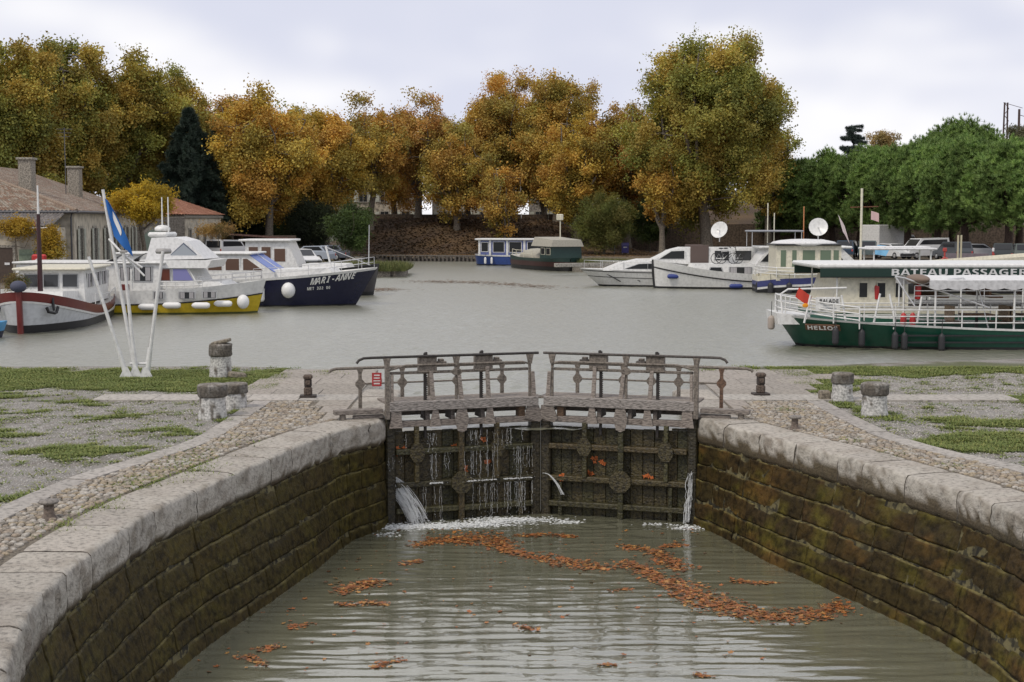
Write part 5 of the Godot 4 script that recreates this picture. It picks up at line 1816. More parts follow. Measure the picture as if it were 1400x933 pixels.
	part(ae, "mast", MB.new().tube([Vector3(0, 0, 0), Vector3(0, 4.4, 0)], 0.03, 6), zinc)
	for k in 3: part(ae, "crossbar", MB.new().tube([Vector3(-0.55 + k * 0.1, 4.3 - k * 0.25, 0), Vector3(0.55 - k * 0.1, 4.3 - k * 0.25, 0)], 0.015, 5), zinc)
	# wall with the arched green door
	var w := thing("gateway_wall", "rubble wall with a green arched double door", "wall")
	var wa := Vector3(-31.2, 0, -116.5); var wb := Vector3(-27.8, 0, -120.5)
	wall_slab(w, "wall", wa, wb, 4.1, rubble, 0.5)
	var mid := wa.lerp(wb, 0.42)
	var ad := Node3D.new(); ad.name = "door"; w.add_child(ad, true)
	ad.position = mid + Vector3(0.76, 0, 0.65) * 0.27
	ad.basis = Basis((wb - wa).normalized(), Vector3.UP, (wb - wa).normalized().cross(Vector3.UP))
	var arch := [Vector2(-1.15, 0.1), Vector2(1.15, 0.1), Vector2(1.15, 2.3)]
	var rim := [Vector2(-1.45, 0.1), Vector2(1.45, 0.1), Vector2(1.45, 2.4)]
	for k in range(1, 10):
		var t := PI * k / 10.0
		arch.append(Vector2(cos(t) * 1.15, 2.3 + sin(t) * 0.75)); rim.append(Vector2(cos(t) * 1.45, 2.4 + sin(t) * 0.95))
	arch.append(Vector2(-1.15, 2.3)); rim.append(Vector2(-1.45, 2.4))
	part(ad, "frame", MB.new().prism(rim, -0.06, 0.03), trim)
	part(ad, "door_leaf", MB.new().prism(arch, 0.03, 0.06), mat("arch_green", Color(0.24, 0.3, 0.24), 0.7, grain_soft(), 0.8))
	part(ad, "seam", MB.new().box(Vector3(0, 1.5, 0.065), Vector3(0.04, 2.9, 0.02)), dull)
	# second house, red roof
	var s := thing("red_roofed_house", "small cream house with red hipped roof and slit windows", "house")
	var sa := Vector3(-28.0, 0, -121.5); var sb := Vector3(-27.2, 0, -132.5); var sc := Vector3(-37, 0, -133); var sd := Vector3(-37.5, 0, -121)
	wall_slab(s, "wall", sa, sb, 4.3, plaster)
	wall_slab(s, "wall", sd, sa, 4.3, rubble)
	wall_slab(s, "wall", sb, sc, 4.3, plaster)
	var su := Vector3(0, 4.3, 0)
	var q0 := Vector3(-32.6, 6.3, -125.5); var q1 := Vector3(-32.2, 6.3, -129)
	var s1 := sa + su + Vector3(0.45, -0.05, 0.45); var s2 := sb + su + Vector3(0.45, -0.05, -0.45); var s3 := sc + su + Vector3(-0.4, -0.05, -0.4); var s4 := sd + su + Vector3(-0.4, -0.05, 0.4)
	tile_plane(s, s1, s2, q1, q0, tile_m, red_tones)
	tile_plane(s, s4, s1, q0, q0 + Vector3(-0.05, 0, 0), tile_m, red_tones)
	tile_plane(s, s3, s4, q0, q1, tile_m, red_tones)
	part(s, "cornice", MB.new().cbox(Vector3(0, 0, 0), Vector3(11.4, 0.25, 0.6), 0.05), trim, (sa + sb) / 2 + Vector3(0.05, 4.12, 0))
	(s.get_node("cornice") as Node3D).rotation.y = atan2(-(sb.z - sa.z), sb.x - sa.x)
	for u in [1.2, 3.4, 5.6, 7.8, 9.8]:
		opening(s, sa, sb, u, 0.9, 0.55, 2.1, Vector3(0.997, 0, 0.07), "window", trim, darkglass)
	# open shed
	var h := thing("open_shed", "low open shed with a rusty red sheet roof", "shed", Vector3(-25.0, 0.1, -136))
	var rr := part(h, "roof", MB.new().cbox(Vector3(0, 2.25, 0), Vector3(8.5, 0.12, 4.0), 0.03, Basis(Vector3(0, 0, 1), -0.07)), mat("rust_sheet", Color(0.15, 0.075, 0.06), 0.8, grain(), 0.7, 1.0))
	for k in 12: part(rr, "seam", MB.new().box(Vector3(-4.0 + k * 0.72, 2.6 - k * 0.051, 0), Vector3(0.05, 0.05, 4.0)), mats["rust_sheet"])
	for x in [-4.0, -1.3, 1.4, 4.0]: part(h, "post", MB.new().cbox(Vector3(x, 1.1, 1.8), Vector3(0.16, 2.3, 0.16), 0.01), dull)
	part(h, "back_wall", MB.new().cbox(Vector3(0, 1.1, -1.8), Vector3(8.2, 2.3, 0.2), 0.02), mat("shed_boards", Color(0.17, 0.125, 0.09), 0.9, grain(), 0.8))
	# tall houses glimpsed behind the far trees
	var spec := [["cream apartment house glimpsed behind the thin plane trees", -19.5, 12.0, 12.0, 3], ["pale town house glimpsed behind the gold brown plane trees", -5.5, 12.0, 10.6, 3], ["low grey town house glimpsed behind the moored barges", 8.0, 11.0, 9.0, 2], ["broad beige house glimpsed behind the wide golden tree", -34.0, 13.0, 9.5, 2]]
	for i in spec.size():
		var e: Array = spec[i]
		var t := thing("town_house", e[0], "house", Vector3(e[1], 2.0, -206.0 - 4.0 * (i % 2)))
		var pm := mat("town_plaster_%d" % i, [Color(0.48, 0.42, 0.33), Color(0.52, 0.47, 0.38), Color(0.36, 0.33, 0.29), Color(0.44, 0.37, 0.28)][i], 0.9, grain(), 0.2, 0.6)
		part(t, "wall", MB.new().cbox(Vector3(0, e[3] / 2.0, 0), Vector3(e[2], e[3], 9.0), 0.02), pm)
		tile_plane(t, Vector3(-e[2] / 2.0 - 0.4, e[3], 4.9), Vector3(e[2] / 2.0 + 0.4, e[3], 4.9), Vector3(e[2] / 2.0 + 0.4, e[3] + 1.9, 0), Vector3(-e[2] / 2.0 - 0.4, e[3] + 1.9, 0), tile_m, old_tones, 0.5)
		tile_plane(t, Vector3(e[2] / 2.0 + 0.4, e[3], -4.9), Vector3(-e[2] / 2.0 - 0.4, e[3], -4.9), Vector3(-e[2] / 2.0 - 0.4, e[3] + 1.9, 0), Vector3(e[2] / 2.0 + 0.4, e[3] + 1.9, 0), tile_m, old_tones, 0.5)
		for f in int(e[4]) :
			for k in 4:
				opening(t, Vector3(-e[2] / 2.0, 0, 4.32), Vector3(e[2] / 2.0, 0, 4.32), e[2] * (k + 0.5) / 4.0, 1.2 + f * 3.2, 1.1, 1.8, Vector3(0, 0, 1), "window", trim, darkglass, shut)

# ---------- boats ----------
# local axes: +x to the bow, y up from the water, z across
func hull(g: Node3D, L: float, B: float, sheer: Array, stern_w: float, fine: float, rake: float, bands: Array, opts := {}) -> Callable:
	# sheer: [stern, middle, bow] heights; bands: [name, from, to, material], from/to = [0, height] or [1, below sheer]
	var n := 25
	var sh := func(u: float) -> float:
		var lo: float = opts.get("low", 0.45)
		return lerpf(sheer[1], sheer[2], pow(maxf(0.0, (u - lo) / (1.0 - lo)), opts.get("lift", 2.2))) if u > lo else lerpf(sheer[1], sheer[0], pow((lo - u) / lo, 2.0))
	var half := func(u: float) -> float:
		var f := lerpf(stern_w, 1.0, sqrt(clampf(u / 0.32, 0.0, 1.0))) if u < 0.32 else 1.0
		if u > 1.0 - fine: f = maxf(0.02, sqrt(maxf(0.0, 1.0 - pow((u - 1.0 + fine) / fine, opts.get("bowpow", 2.0)))))
		return f * B * 0.5
	var pt := func(u: float, y: float, s: float) -> Vector3:
		var v := clampf((y + 0.3) / (sh.call(u) + 0.3), 0.0, 1.0)
		var flare: float = opts.get("flare", 0.82)
		var hb: float = half.call(u) * lerpf(flare, 1.0, sqrt(v))
		if u > 0.6: hb *= lerpf(1.0, lerpf(0.55, 1.0, v), smoothstep(0.6, 1.0, u))
		var x: float = L * (u - 0.5) + rake * (v - 1.0) * pow(u, 5.0) - opts.get("counter", 0.0) * (v - 1.0) * pow(1.0 - u, 5.0)
		return Vector3(x, y, hb * s)
	var lev := func(l: Array, u: float) -> float:
		return l[1] if l[0] == 0 else maxf(sh.call(u) - l[1], -0.3)
	for b in bands:
		var m := MB.new()
		for s: float in [-1.0, 1.0]:
			var rows := []
			for j in 4:
				var row := PackedVector3Array()
				for i in n:
					var u := float(i) / (n - 1)
					if opts.get("bluff", false): u = 1.0 - pow(1.0 - u, 1.5)
					var y := lerpf(lev.call(b[1], u), maxf(lev.call(b[2], u), lev.call(b[1], u)), j / 3.0)
					var p: Vector3 = pt.call(u, y, s)
					p.z += s * (b[4] if b.size() > 4 else 0.0)
					row.append(p)
				rows.append(row)
			m.grid(rows, false, [], s < 0.0)
			if s > 0.0:   # close the stern
				for j in 3:
					var a: Vector3 = rows[j][0]; var c: Vector3 = rows[j + 1][0]
					m.quad_o(a, c, Vector3(c.x, c.y, -c.z), Vector3(a.x, a.y, -a.z), Vector3(0, a.y, 0))
		part(g, b[0], m, b[3])
	var dk := MB.new()
	var rows := []
	for s: float in [-0.97, 0.0, 0.97]:
		var row := PackedVector3Array()
		for i in n:
			var u := float(i) / (n - 1)
			if opts.get("bluff", false): u = 1.0 - pow(1.0 - u, 1.5)
			var y: float = sh.call(u) - opts.get("bulwark", 0.06)
			row.append(pt.call(u, y, s))
		rows.append(row)
	dk.grid(rows, false, [], true)
	part(g, "deck", dk, opts.get("deck", paint("boat_deck", 0.5, 0.48, 0.44, 0.7)))
	return pt

# letters fitted on a hull side: from u0 to u1 of the length, s = side; each letter's own place on the curved side
func hull_letters(g: Node3D, called: String, pt: Callable, s: float, u0: float, u1: float, y0: float, y1: float, h: float, text: String, m: Material, out := 0.03, slant := 0.0) -> void:
	for i in text.length():
		if text[i] == " ": continue
		var u := lerpf(u0, u1, (i + 0.5) / text.length())
		var y := lerpf(y0, y1, (i + 0.5) / text.length())
		var a: Vector3 = pt.call(u - 0.004 * signf(u1 - u0), y, s)
		var b: Vector3 = pt.call(u + 0.004 * signf(u1 - u0), y, s)
		var c: Vector3 = pt.call(u, y, s)
		var ex := (b - a).normalized()
		var hi: Vector3 = pt.call(u, y + 0.1, s)
		var ez := ex.cross((hi - c).normalized()).normalized()
		var ey := ez.cross(ex)
		var tm := text_mesh(text[i], 1.0)
		var wide: float = (pt.call(u0, y0, s) as Vector3).distance_to(pt.call(u1, y1, s)) / text.length() * 0.98
		var o := part(g, called, tm, m, c + ez * out)
		o.basis = Basis(ex * wide / 0.68, (ey + ex * slant).normalized() * h / 0.72, ez)

# block with a side outline (x, y), as wide as 2w at the foot and 2w*t at the top
func block(g: Node3D, called: String, poly: Array, w: float, m: Material, t := 1.0) -> MeshInstance3D:
	var mb := MB.new()
	var y0 := 1e9; var y1 := -1e9
	for p in poly: y0 = minf(y0, p.y); y1 = maxf(y1, p.y)
	var pp := PackedVector2Array(poly)
	if Geometry2D.is_polygon_clockwise(pp): pp.reverse()
	var at := func(p: Vector2, s: float) -> Vector3:
		return Vector3(p.x, p.y, s * w * lerpf(1.0, t, (p.y - y0) / maxf(y1 - y0, 0.01)))
	var tr := Geometry2D.triangulate_polygon(pp)
	for i in range(0, tr.size(), 3):
		var a := pp[tr[i]]; var b := pp[tr[i + 1]]; var c := pp[tr[i + 2]]
		if (b - a).cross(c - a) < 0.0:
			var q := b; b = c; c = q
		mb.tri(at.call(a, 1.0), at.call(b, 1.0), at.call(c, 1.0))
		mb.tri(at.call(a, -1.0), at.call(c, -1.0), at.call(b, -1.0))
	for i in pp.size():
		var a := pp[i]; var b := pp[(i + 1) % pp.size()]
		mb.quad(at.call(a, -1.0), at.call(b, -1.0), at.call(b, 1.0), at.call(a, 1.0))
	return part(g, called, mb, m)

# windows on both sides
func ports(g: Node3D, list: Array, z: float, glass: Material, frame: Material, curtain: Material = null) -> void:
	for s: float in [-1.0, 1.0]:
		for e in list:
			var x0: float = e[0]; var x1: float = e[1]; var y0: float = e[2]; var y1: float = e[3]
			var poly: Array = e[4] if e.size() > 4 else [Vector2(x0, y0), Vector2(x1, y0), Vector2(x1, y1), Vector2(x0, y1)]
			var c := Vector2.ZERO
			for p in poly: c += p / poly.size()
			var big := []
			for p in poly: big.append(p + (p - c).normalized() * 0.07)
			var fr := MB.new().prism(big, s * z - 0.015, s * z + 0.015)
			var o := part(g, "window", fr, frame)
			part(o, "pane", MB.new().prism(poly, s * z - 0.024, s * z + 0.024), glass)
			if curtain and e.size() < 5:
				var cm := MB.new()
				for k in 2:
					var w := (x1 - x0) * 0.3
					var xa := x0 + 0.03 if k == 0 else x1 - w - 0.03
					for q in 4:
						cm.box(Vector3(xa + w * (q + 0.5) / 4.0, (y0 + y1) / 2, s * (z + 0.026 + 0.004 * (q % 2))), Vector3(w / 4.0 - 0.01, (y1 - y0) * 0.94, 0.006))
				tag(part(o, "curtain", cm, curtain), "", "", "", "stuff")

func rails(g: Node3D, path: Array, h: float, m: Material, r := 0.018, mid := 1, every := 1) -> void:
	# path of foot points; stanchions at each and rails between
	for k in mid + 1:
		var pp := []
		for p in path: pp.append(p + Vector3(0, h * (k + 1.0) / (mid + 1.0), 0))
		part(g, "rail", MB.new().tube(pp, r, 6), m)
	for i in path.size():
		if i % every == 0: part(g, "stanchion", MB.new().tube([path[i], path[i] + Vector3(0, h, 0)], r, 6), m)

func fender(g: Node3D, p: Vector3, r: float, l: float, m: Material, flat := false) -> void:
	var mb := MB.new()
	if flat: mb.xf = Transform3D(Basis(Vector3(0, 0, 1), PI / 2), p)
	else: mb.xf = Transform3D(Basis(), p)
	mb.lathe([[0.01, -l / 2], [r * 0.7, -l * 0.46], [r, -l * 0.33], [r, l * 0.33], [r * 0.7, l * 0.46], [0.02, l / 2 + 0.03]], 12)
	var o := part(g, "fender", mb, m)
	if not flat: part(o, "line", MB.new().tube([p + Vector3(0, l / 2, 0), p + Vector3(0, l / 2 + 0.5, -0.04)], 0.012, 5), mat("line_dark", Color(0.05, 0.05, 0.05), 0.8))

func lettering(g: Node3D, called: String, s: String, size: float, m: Material, p: Vector3, turn := 0.0, tilt := 0.0, font := "Droid Sans", stretch := 1.0) -> void:
	var tm := text_mesh(s, size, font)
	var o := part(g, called, tm, m, p)
	# stretch above 2 is the width in metres to fit the line to
	var k := stretch if stretch < 2.0 else stretch / tm.get_aabb().size.x
	o.basis = Basis(Vector3.UP, turn) * Basis(Vector3(0, 0, 1), tilt) * Basis.from_scale(Vector3(k, 1, 1))

func tyre_ring(g: Node3D, called: String, p: Vector3, R: float, r: float, m: Material) -> MeshInstance3D:
	var ring := []
	for k in 21: ring.append(p + Vector3(cos(TAU * k / 20.0) * R, sin(TAU * k / 20.0) * R, 0))
	return part(g, called, MB.new().tube(ring, r, 6, false), m)

func dish(g: Node3D, p: Vector3, r: float, aim: Vector3, m: Material) -> void:
	var mb := MB.new()
	var up := aim.normalized()
	var sx := up.cross(Vector3(0.3, 0.2, 0.9)).normalized()
	mb.xf = Transform3D(Basis(sx, up, sx.cross(up)), p)
	mb.lathe([[0.01, -0.14 * r], [r * 0.5, -0.1 * r], [r, 0.12 * r], [r * 0.97, 0.16 * r], [r * 0.5, -0.05 * r], [0.01, -0.1 * r]], 20)
	var o := part(g, "satellite_dish", mb, m)
	part(o, "feed_arm", MB.new().tube([p - up * 0.1 * r, p + up * r * 0.9 + Vector3(0, -0.25 * r, 0)], 0.03, 5), m)
	part(o, "pole", MB.new().tube([p - up * 0.1 * r, Vector3(p.x, p.y - r * 1.3, p.z)], 0.035, 6), m)

func flag(g: Node3D, called: String, p: Vector3, w: float, h: float, m: Material, lean := 0.0, sag := 0.0) -> MeshInstance3D:
	var rows := []
	for j in 9:
		var row := PackedVector3Array()
		for i in 11:
			var u := i / 10.0; var v := j / 8.0
			row.append(p + Vector3(u * w + lean * v * h, v * h - sag * u * h - 0.1 * h * u * u, 0.07 * w * sin(u * 7.0 + v * 2.0) * (0.3 + u)))
		rows.append(row)
	return part(g, called, MB.new().grid(rows), m)

func boats() -> void:
	var W := HIGH
	var white := paint("boat_white", 0.78, 0.78, 0.76)
	var cream := paint("boat_cream", 0.74, 0.7, 0.56)
	var navy := paint("boat_navy", 0.012, 0.014, 0.045, 0.25)
	var black := paint("boat_black", 0.018, 0.018, 0.02, 0.45)
	var yellow := paint("boat_yellow", 0.62, 0.45, 0.02)
	var oxblood := paint("boat_red", 0.17, 0.028, 0.025)
	var rustred := paint("boat_rust", 0.2, 0.075, 0.04, 0.6)
	var green := paint("boat_green", 0.008, 0.075, 0.045, 0.35)
	var glass := mat("boat_glass", Color(0.03, 0.032, 0.035), 0.08)
	var brownglass := mat("brown_blind", Color(0.12, 0.07, 0.05), 0.25)
	var grey := paint("boat_grey", 0.45, 0.46, 0.47)
	var curt := mat("curtain", Color(0.42, 0.41, 0.42), 0.9)
	var steel := mat("boat_steel", Color(0.6, 0.6, 0.6), 0.3, null, 1.0, 0.0, 0.6)
	var rubber := mat("fender_black", Color(0.025, 0.025, 0.028), 0.6)
	var fwhite := mat("fender_white", Color(0.75, 0.75, 0.74), 0.45)
	var fblue := mat("fender_blue", Color(0.03, 0.05, 0.22), 0.5)
	var wood := mat("varnish", Color(0.2, 0.07, 0.025), 0.4, grain(), 1.0)
	var canvas := mat("canvas_white", Color(0.72, 0.72, 0.72), 0.85, grain_soft(), 0.8)
	var g: Node3D

	# red and white barge, bow towards the lock
	g = thing("river_barge", "old barge with white bow, oxblood gunwale and tall dark mast", "barge", Vector3(-18.5, W, -57.4), deg_to_rad(-85.0))
	hull(g, 11.0, 3.5, [0.95, 0.72, 1.55], 0.75, 0.34, 0.35, [["bottom", [0, -0.3], [0, 0.3], black], ["topside", [0, 0.3], [1, 0.42], paint("barge_white", 0.62, 0.64, 0.66)], ["strake", [1, 0.42], [1, 0.34], white, 0.03], ["gunwale", [1, 0.34], [1, 0.0], oxblood]], {"flare": 0.9, "bluff": true, "lift": 1.7, "low": 0.4})
	part(g, "stem_post", MB.new().cbox(Vector3(5.5, 0.75, 0), Vector3(0.2, 1.9, 0.2), 0.04, Basis(Vector3(0, 0, 1), -0.08)), oxblood)
	part(g, "stem_cap", MB.new().ball(Vector3(5.6, 1.75, 0), Vector3(0.3, 0.22, 0.3)), mat("tarp_blue_grey", Color(0.06, 0.065, 0.1), 0.8))
	block(g, "trunk_cabin", [Vector2(-1.0, 0.7), Vector2(3.4, 0.9), Vector2(3.2, 1.45), Vector2(-1.0, 1.3)], 1.1, white, 0.95)
	block(g, "wheelhouse", [Vector2(-4.2, 0.8), Vector2(0.6, 0.8), Vector2(0.45, 2.15), Vector2(-4.2, 2.15)], 1.35, white, 0.93)
	part(g, "wheelhouse_roof", MB.new().cbox(Vector3(-1.8, 2.22, 0), Vector3(5.2, 0.1, 2.9), 0.04), cream)
	ports(g, [[-3.9, -3.0, 1.45, 2.0], [-2.6, -1.6, 1.45, 2.0], [-1.2, -0.1, 1.45, 2.0]], 1.31, glass, white, curt)
	for z in [-0.75, 0.0, 0.75]:
		var o := part(g, "front_window", MB.new().cbox(Vector3(0.52, 1.75, z), Vector3(0.05, 0.55, 0.62), 0.01, Basis(Vector3(0, 0, 1), 0.11)), grey)
		part(o, "pane", MB.new().box(Vector3(0.535, 1.75, z), Vector3(0.05, 0.48, 0.55), Basis(Vector3(0, 0, 1), 0.11)), glass)
	part(g, "mast", MB.new().tube([Vector3(2.3, 1.0, 0), Vector3(2.3, 4.4, 0)], [0.11, 0.07], 10), paint("mast_red", 0.045, 0.012, 0.014))
	part(g, "mast_top", MB.new().tube([Vector3(2.3, 4.4, 0), Vector3(2.3, 5.5, 0)], [0.05, 0.03], 8), white)
	flag(g, "pennant", Vector3(2.3, 3.85, 0.1), -0.1, 0.35, mat("pennant_red", Color(0.55, 0.1, 0.12), 0.8), 0.6, 0.2)
	rails(g, [Vector3(-4.6, 0.85, 1.55), Vector3(-3.6, 0.75, 1.68), Vector3(-2.6, 0.72, 1.7), Vector3(-1.6, 0.72, 1.7), Vector3(-0.6, 0.74, 1.7), Vector3(0.4, 0.8, 1.7)], 0.4, white, 0.02, 0)
	rails(g, [Vector3(-4.6, 0.85, -1.55), Vector3(-2.6, 0.72, -1.7), Vector3(-0.6, 0.74, -1.7), Vector3(0.4, 0.8, -1.7)], 0.4, white, 0.02, 0)
	for e in [[3.0, 0.42, 1.62, 0.22, 0.6], [1.6, 0.38, 1.78, 0.19, 0.75], [0.0, 0.3, 1.85, 0.16, 0.75], [-2.2, 0.3, 1.86, 0.16, 0.75], [-4.2, 0.35, 1.75, 0.17, 0.8]]:
		fender(g, Vector3(e[0], e[1], e[2]), e[3], e[4], rubber)
	for s: float in [-1.0, 1.0]:
		var an := part(g, "anchor", MB.new().tube([Vector3(4.7, 1.3, s * 1.0), Vector3(4.72, 0.8, s * 1.05)], 0.05, 6), black)
		part(an, "fluke", MB.new().tube([Vector3(4.5, 0.95, s * 1.15), Vector3(4.6, 0.75, s * 1.12), Vector3(4.75, 0.72, s * 1.08), Vector3(4.95, 0.78, s * 0.9), Vector3(5.0, 0.95, s * 0.85)], 0.06, 6), black)
	part(g, "name_board", MB.new().box(Vector3(3.55, 1.08, 1.56), Vector3(1.2, 0.13, 0.04), Basis(Vector3.UP, 0.28)), mat("name_board", Color(0.6, 0.5, 0.48), 0.6))
	part(g, "stern_well", MB.new().cbox(Vector3(-5.0, 0.9, 0), Vector3(0.9, 0.5, 2.2), 0.1), paint("weathered_wood", 0.16, 0.11, 0.08, 0.8))
	broadleaf("potted_plant", "leafy potted plants on the foredeck of the oxblood barge", Vector3(-19.0, W + 1.35, -54.6), 0.75, 0.1, 0.5, [Color(0.08, 0.12, 0.03), Color(0.2, 0.14, 0.05), Color(0.25, 0.2, 0.06)], 7.0, 411, "", {"cat": "plant", "mesh": fine_clump, "leafmat": "green_leaf", "size": 0.4, "puffs": 14, "limbs": 3, "stout": 0.6})

	# corner of a blue dinghy at the frame's edge
	g = thing("blue_dinghy", "corner of a bright blue dinghy with dark tarpaulin", "dinghy", Vector3(-19.6, W, -50.0), deg_to_rad(20))
	hull(g, 3.4, 1.5, [0.5, 0.48, 0.6], 0.8, 0.4, 0.3, [["bottom", [0, -0.2], [0, 0.25], navy], ["topside", [0, 0.25], [1, 0.0], paint("dinghy_blue", 0.09, 0.33, 0.6)]])
	part(g, "tarpaulin", MB.new().ball(Vector3(-0.2, 0.55, 0), Vector3(1.2, 0.55, 0.6)), mat("tarp_blue_grey", Color(0.06, 0.065, 0.1), 0.8))

	# white and yellow cruiser
	g = thing("motor_cruiser", "white motor cruiser with a bright yellow hull band", "motor cruiser", Vector3(-16.9, W, -64.5), deg_to_rad(-3))
	hull(g, 11.6, 3.5, [1.1, 1.05, 1.5], 0.9, 0.33, 0.5, [["bottom", [0, -0.3], [0, 0.08], paint("antifoul", 0.1, 0.11, 0.03)], ["yellow_band", [0, 0.08], [1, 0.66], yellow], ["strake", [1, 0.66], [1, 0.6], black, 0.03], ["topside", [1, 0.6], [1, 0.0], white]], {"lift": 2.0})
	block(g, "coachroof", [Vector2(1.2, 1.0), Vector2(4.4, 1.15), Vector2(3.9, 1.45), Vector2(1.2, 1.45)], 1.3, white, 0.93)
	ports(g, [[-4.6, -3.9, 0.72, 1.0], [1.2, 1.6, 0.72, 1.0], [2.35, 3.0, 0.72, 1.0], [3.4, 3.95, 0.76, 1.02]], 1.78, glass, grey, curt)
	block(g, "aft_cabin", [Vector2(-5.2, 1.0), Vector2(1.4, 1.0), Vector2(1.4, 2.25), Vector2(-5.1, 2.2)], 1.5, white, 0.96)
	part(g, "aft_roof", MB.new().cbox(Vector3(-1.8, 2.28, 0), Vector3(6.9, 0.09, 3.2), 0.03), white)
	ports(g, [[-4.4, -3.5, 1.3, 1.95], [-3.1, -2.2, 1.3, 1.95], [-1.7, -1.0, 1.3, 1.95], [-0.4, 0.05, 1.5, 2.08], [0.25, 1.0, 1.48, 2.1]], 1.49, glass, grey, curt)
	part(g, "door", MB.new().cbox(Vector3(-0.2, 1.5, 1.5), Vector3(0.7, 1.0, 0.02), 0.008), white)
	part(g, "house_flag_panel", MB.new().box(Vector3(-0.18, 1.2, 1.53), Vector3(0.36, 0.26, 0.02)), oxblood)
	block(g, "saloon", [Vector2(1.1, 1.1), Vector2(3.2, 1.1), Vector2(3.0, 1.45), Vector2(2.6, 2.1), Vector2(1.1, 2.1)], 1.38, white, 0.96)
	ports(g, [[1.3, 1.8, 1.5, 2.0]], 1.36, mat("saloon_dark", Color(0.12, 0.03, 0.015), 0.3), grey)
	ports(g, [[0, 0, 0, 0, [Vector2(1.95, 1.5), Vector2(2.85, 1.5), Vector2(2.55, 2.0), Vector2(1.95, 2.0)]]], 1.36, mat("lilac_curtain", Color(0.2, 0.2, 0.42), 0.5), grey)
	block(g, "flybridge", [Vector2(0.7, 2.05), Vector2(3.5, 2.05), Vector2(3.7, 2.4), Vector2(0.7, 2.4)], 1.45, white, 0.97)
	block(g, "canopy", [Vector2(0.7, 2.4), Vector2(3.35, 2.45), Vector2(2.5, 3.25), Vector2(1.9, 3.42), Vector2(0.9, 3.38)], 1.3, canvas, 0.78)
	ports(g, [[0, 0, 0, 0, [Vector2(1.75, 2.55), Vector2(3.0, 2.6), Vector2(2.4, 3.1)]]], 1.22, mat("clear_screen", Color(0.35, 0.38, 0.42), 0.1), mat("screen_frame", Color(0.1, 0.12, 0.17), 0.5))
	rails(g, [Vector3(1.3, 1.1, 1.6), Vector3(1.7, 1.1, 1.6), Vector3(2.1, 1.1, 1.6), Vector3(2.5, 1.1, 1.6), Vector3(2.9, 1.12, 1.6), Vector3(3.3, 1.14, 1.55)], 0.35, white, 0.025, 1)
	rails(g, [Vector3(3.0, 1.25, 1.3), Vector3(4.0, 1.35, 1.0), Vector3(5.0, 1.42, 0.5), Vector3(5.6, 1.48, 0.0), Vector3(5.0, 1.42, -0.5), Vector3(4.0, 1.35, -1.0)], 0.4, steel, 0.02, 1)
	part(g, "radar_arch", MB.new().cbox(Vector3(1.1, 3.52, 0), Vector3(0.9, 0.22, 1.6), 0.08), white)
	part(g, "radar_dome", MB.new().lathe([[0.01, 3.66], [0.35, 3.68], [0.35, 3.82], [0.2, 3.92], [0.01, 3.95]], 14, Vector3(1.1, 0, 0)), white)
	for z in [-0.15, 0.25]: part(g, "antenna", MB.new().tube([Vector3(1.2 + z, 3.6, z), Vector3(1.2 + z, 5.2, z)], [0.04, 0.025], 6), white)
	for e in [[0.9, 0.35], [2.0, 0.42], [3.3, 0.42], [4.2, 0.48]]: fender(g, Vector3(e[0], e[1], 1.8 if e[0] < 3.5 else 1.45), 0.14, 0.8, fwhite, true)
	part(g, "ball_fender", MB.new().ball(Vector3(5.0, 0.55, 1.1), Vector3(0.28, 0.32, 0.28)), fwhite)
	part(g, "solar_panel", MB.new().cbox(Vector3(0.3, 2.5, 0.6), Vector3(0.8, 0.04, 1.0), 0.01, Basis(Vector3(0, 0, 1), 0.5)), glass)
	part(g, "solar_panel", MB.new().cbox(Vector3(-0.8, 2.45, 0.6), Vector3(0.9, 0.04, 1.0), 0.01, Basis(Vector3(0, 0, 1), 0.4)), glass)

	# navy cruiser
	g = thing("navy_cruiser", "navy hulled cruiser with white cabin, lettered near its bow", "motor cruiser", Vector3(-13.9, W, -70.5), deg_to_rad(-2))
	var hp: Callable = hull(g, 14.5, 4.2, [1.25, 1.28, 1.85], 0.85, 0.36, 1.25, [["bottom", [0, -0.3], [0, 0.06], black], ["topside", [0, 0.06], [1, 0.12], navy], ["gunwale", [1, 0.12], [1, 0.0], white, 0.03]], {"lift": 1.6, "flare": 0.8})
	block(g, "foredeck_trunk", [Vector2(2.0, 1.25), Vector2(5.4, 1.5), Vector2(5.0, 1.85), Vector2(2.0, 1.75)], 1.35, white, 0.92)
	block(g, "cabin", [Vector2(-5.4, 1.2), Vector2(2.5, 1.25), Vector2(2.4, 1.65), Vector2(1.2, 2.5), Vector2(-5.4, 2.5)], 1.7, white, 0.93)
	part(g, "cabin_roof", MB.new().cbox(Vector3(-2.0, 2.55, 0), Vector3(6.8, 0.1, 3.5), 0.04), white)
	ports(g, [[-3.6, -2.9, 1.75, 2.3], [-2.6, -1.9, 1.75, 2.3], [-1.6, -0.95, 1.75, 2.3], [-0.75, -0.1, 1.75, 2.3], [0.1, 0.75, 1.75, 2.3], [0, 0, 0, 0, [Vector2(0.95, 1.75), Vector2(1.9, 1.75), Vector2(1.15, 2.3), Vector2(0.95, 2.3)]]], 1.64, brownglass, white)
	var scr := part(g, "windscreen", MB.new().cbox(Vector3(1.82, 2.08, 0), Vector3(1.5, 0.03, 3.1), 0.01, Basis(Vector3(0, 0, 1), -0.6)), mat("screen_cover", Color(0.14, 0.2, 0.48), 0.5))
	part(scr, "centre_bar", MB.new().box(Vector3(1.84, 2.11, 0), Vector3(1.5, 0.03, 0.08), Basis(Vector3(0, 0, 1), -0.6)), white)
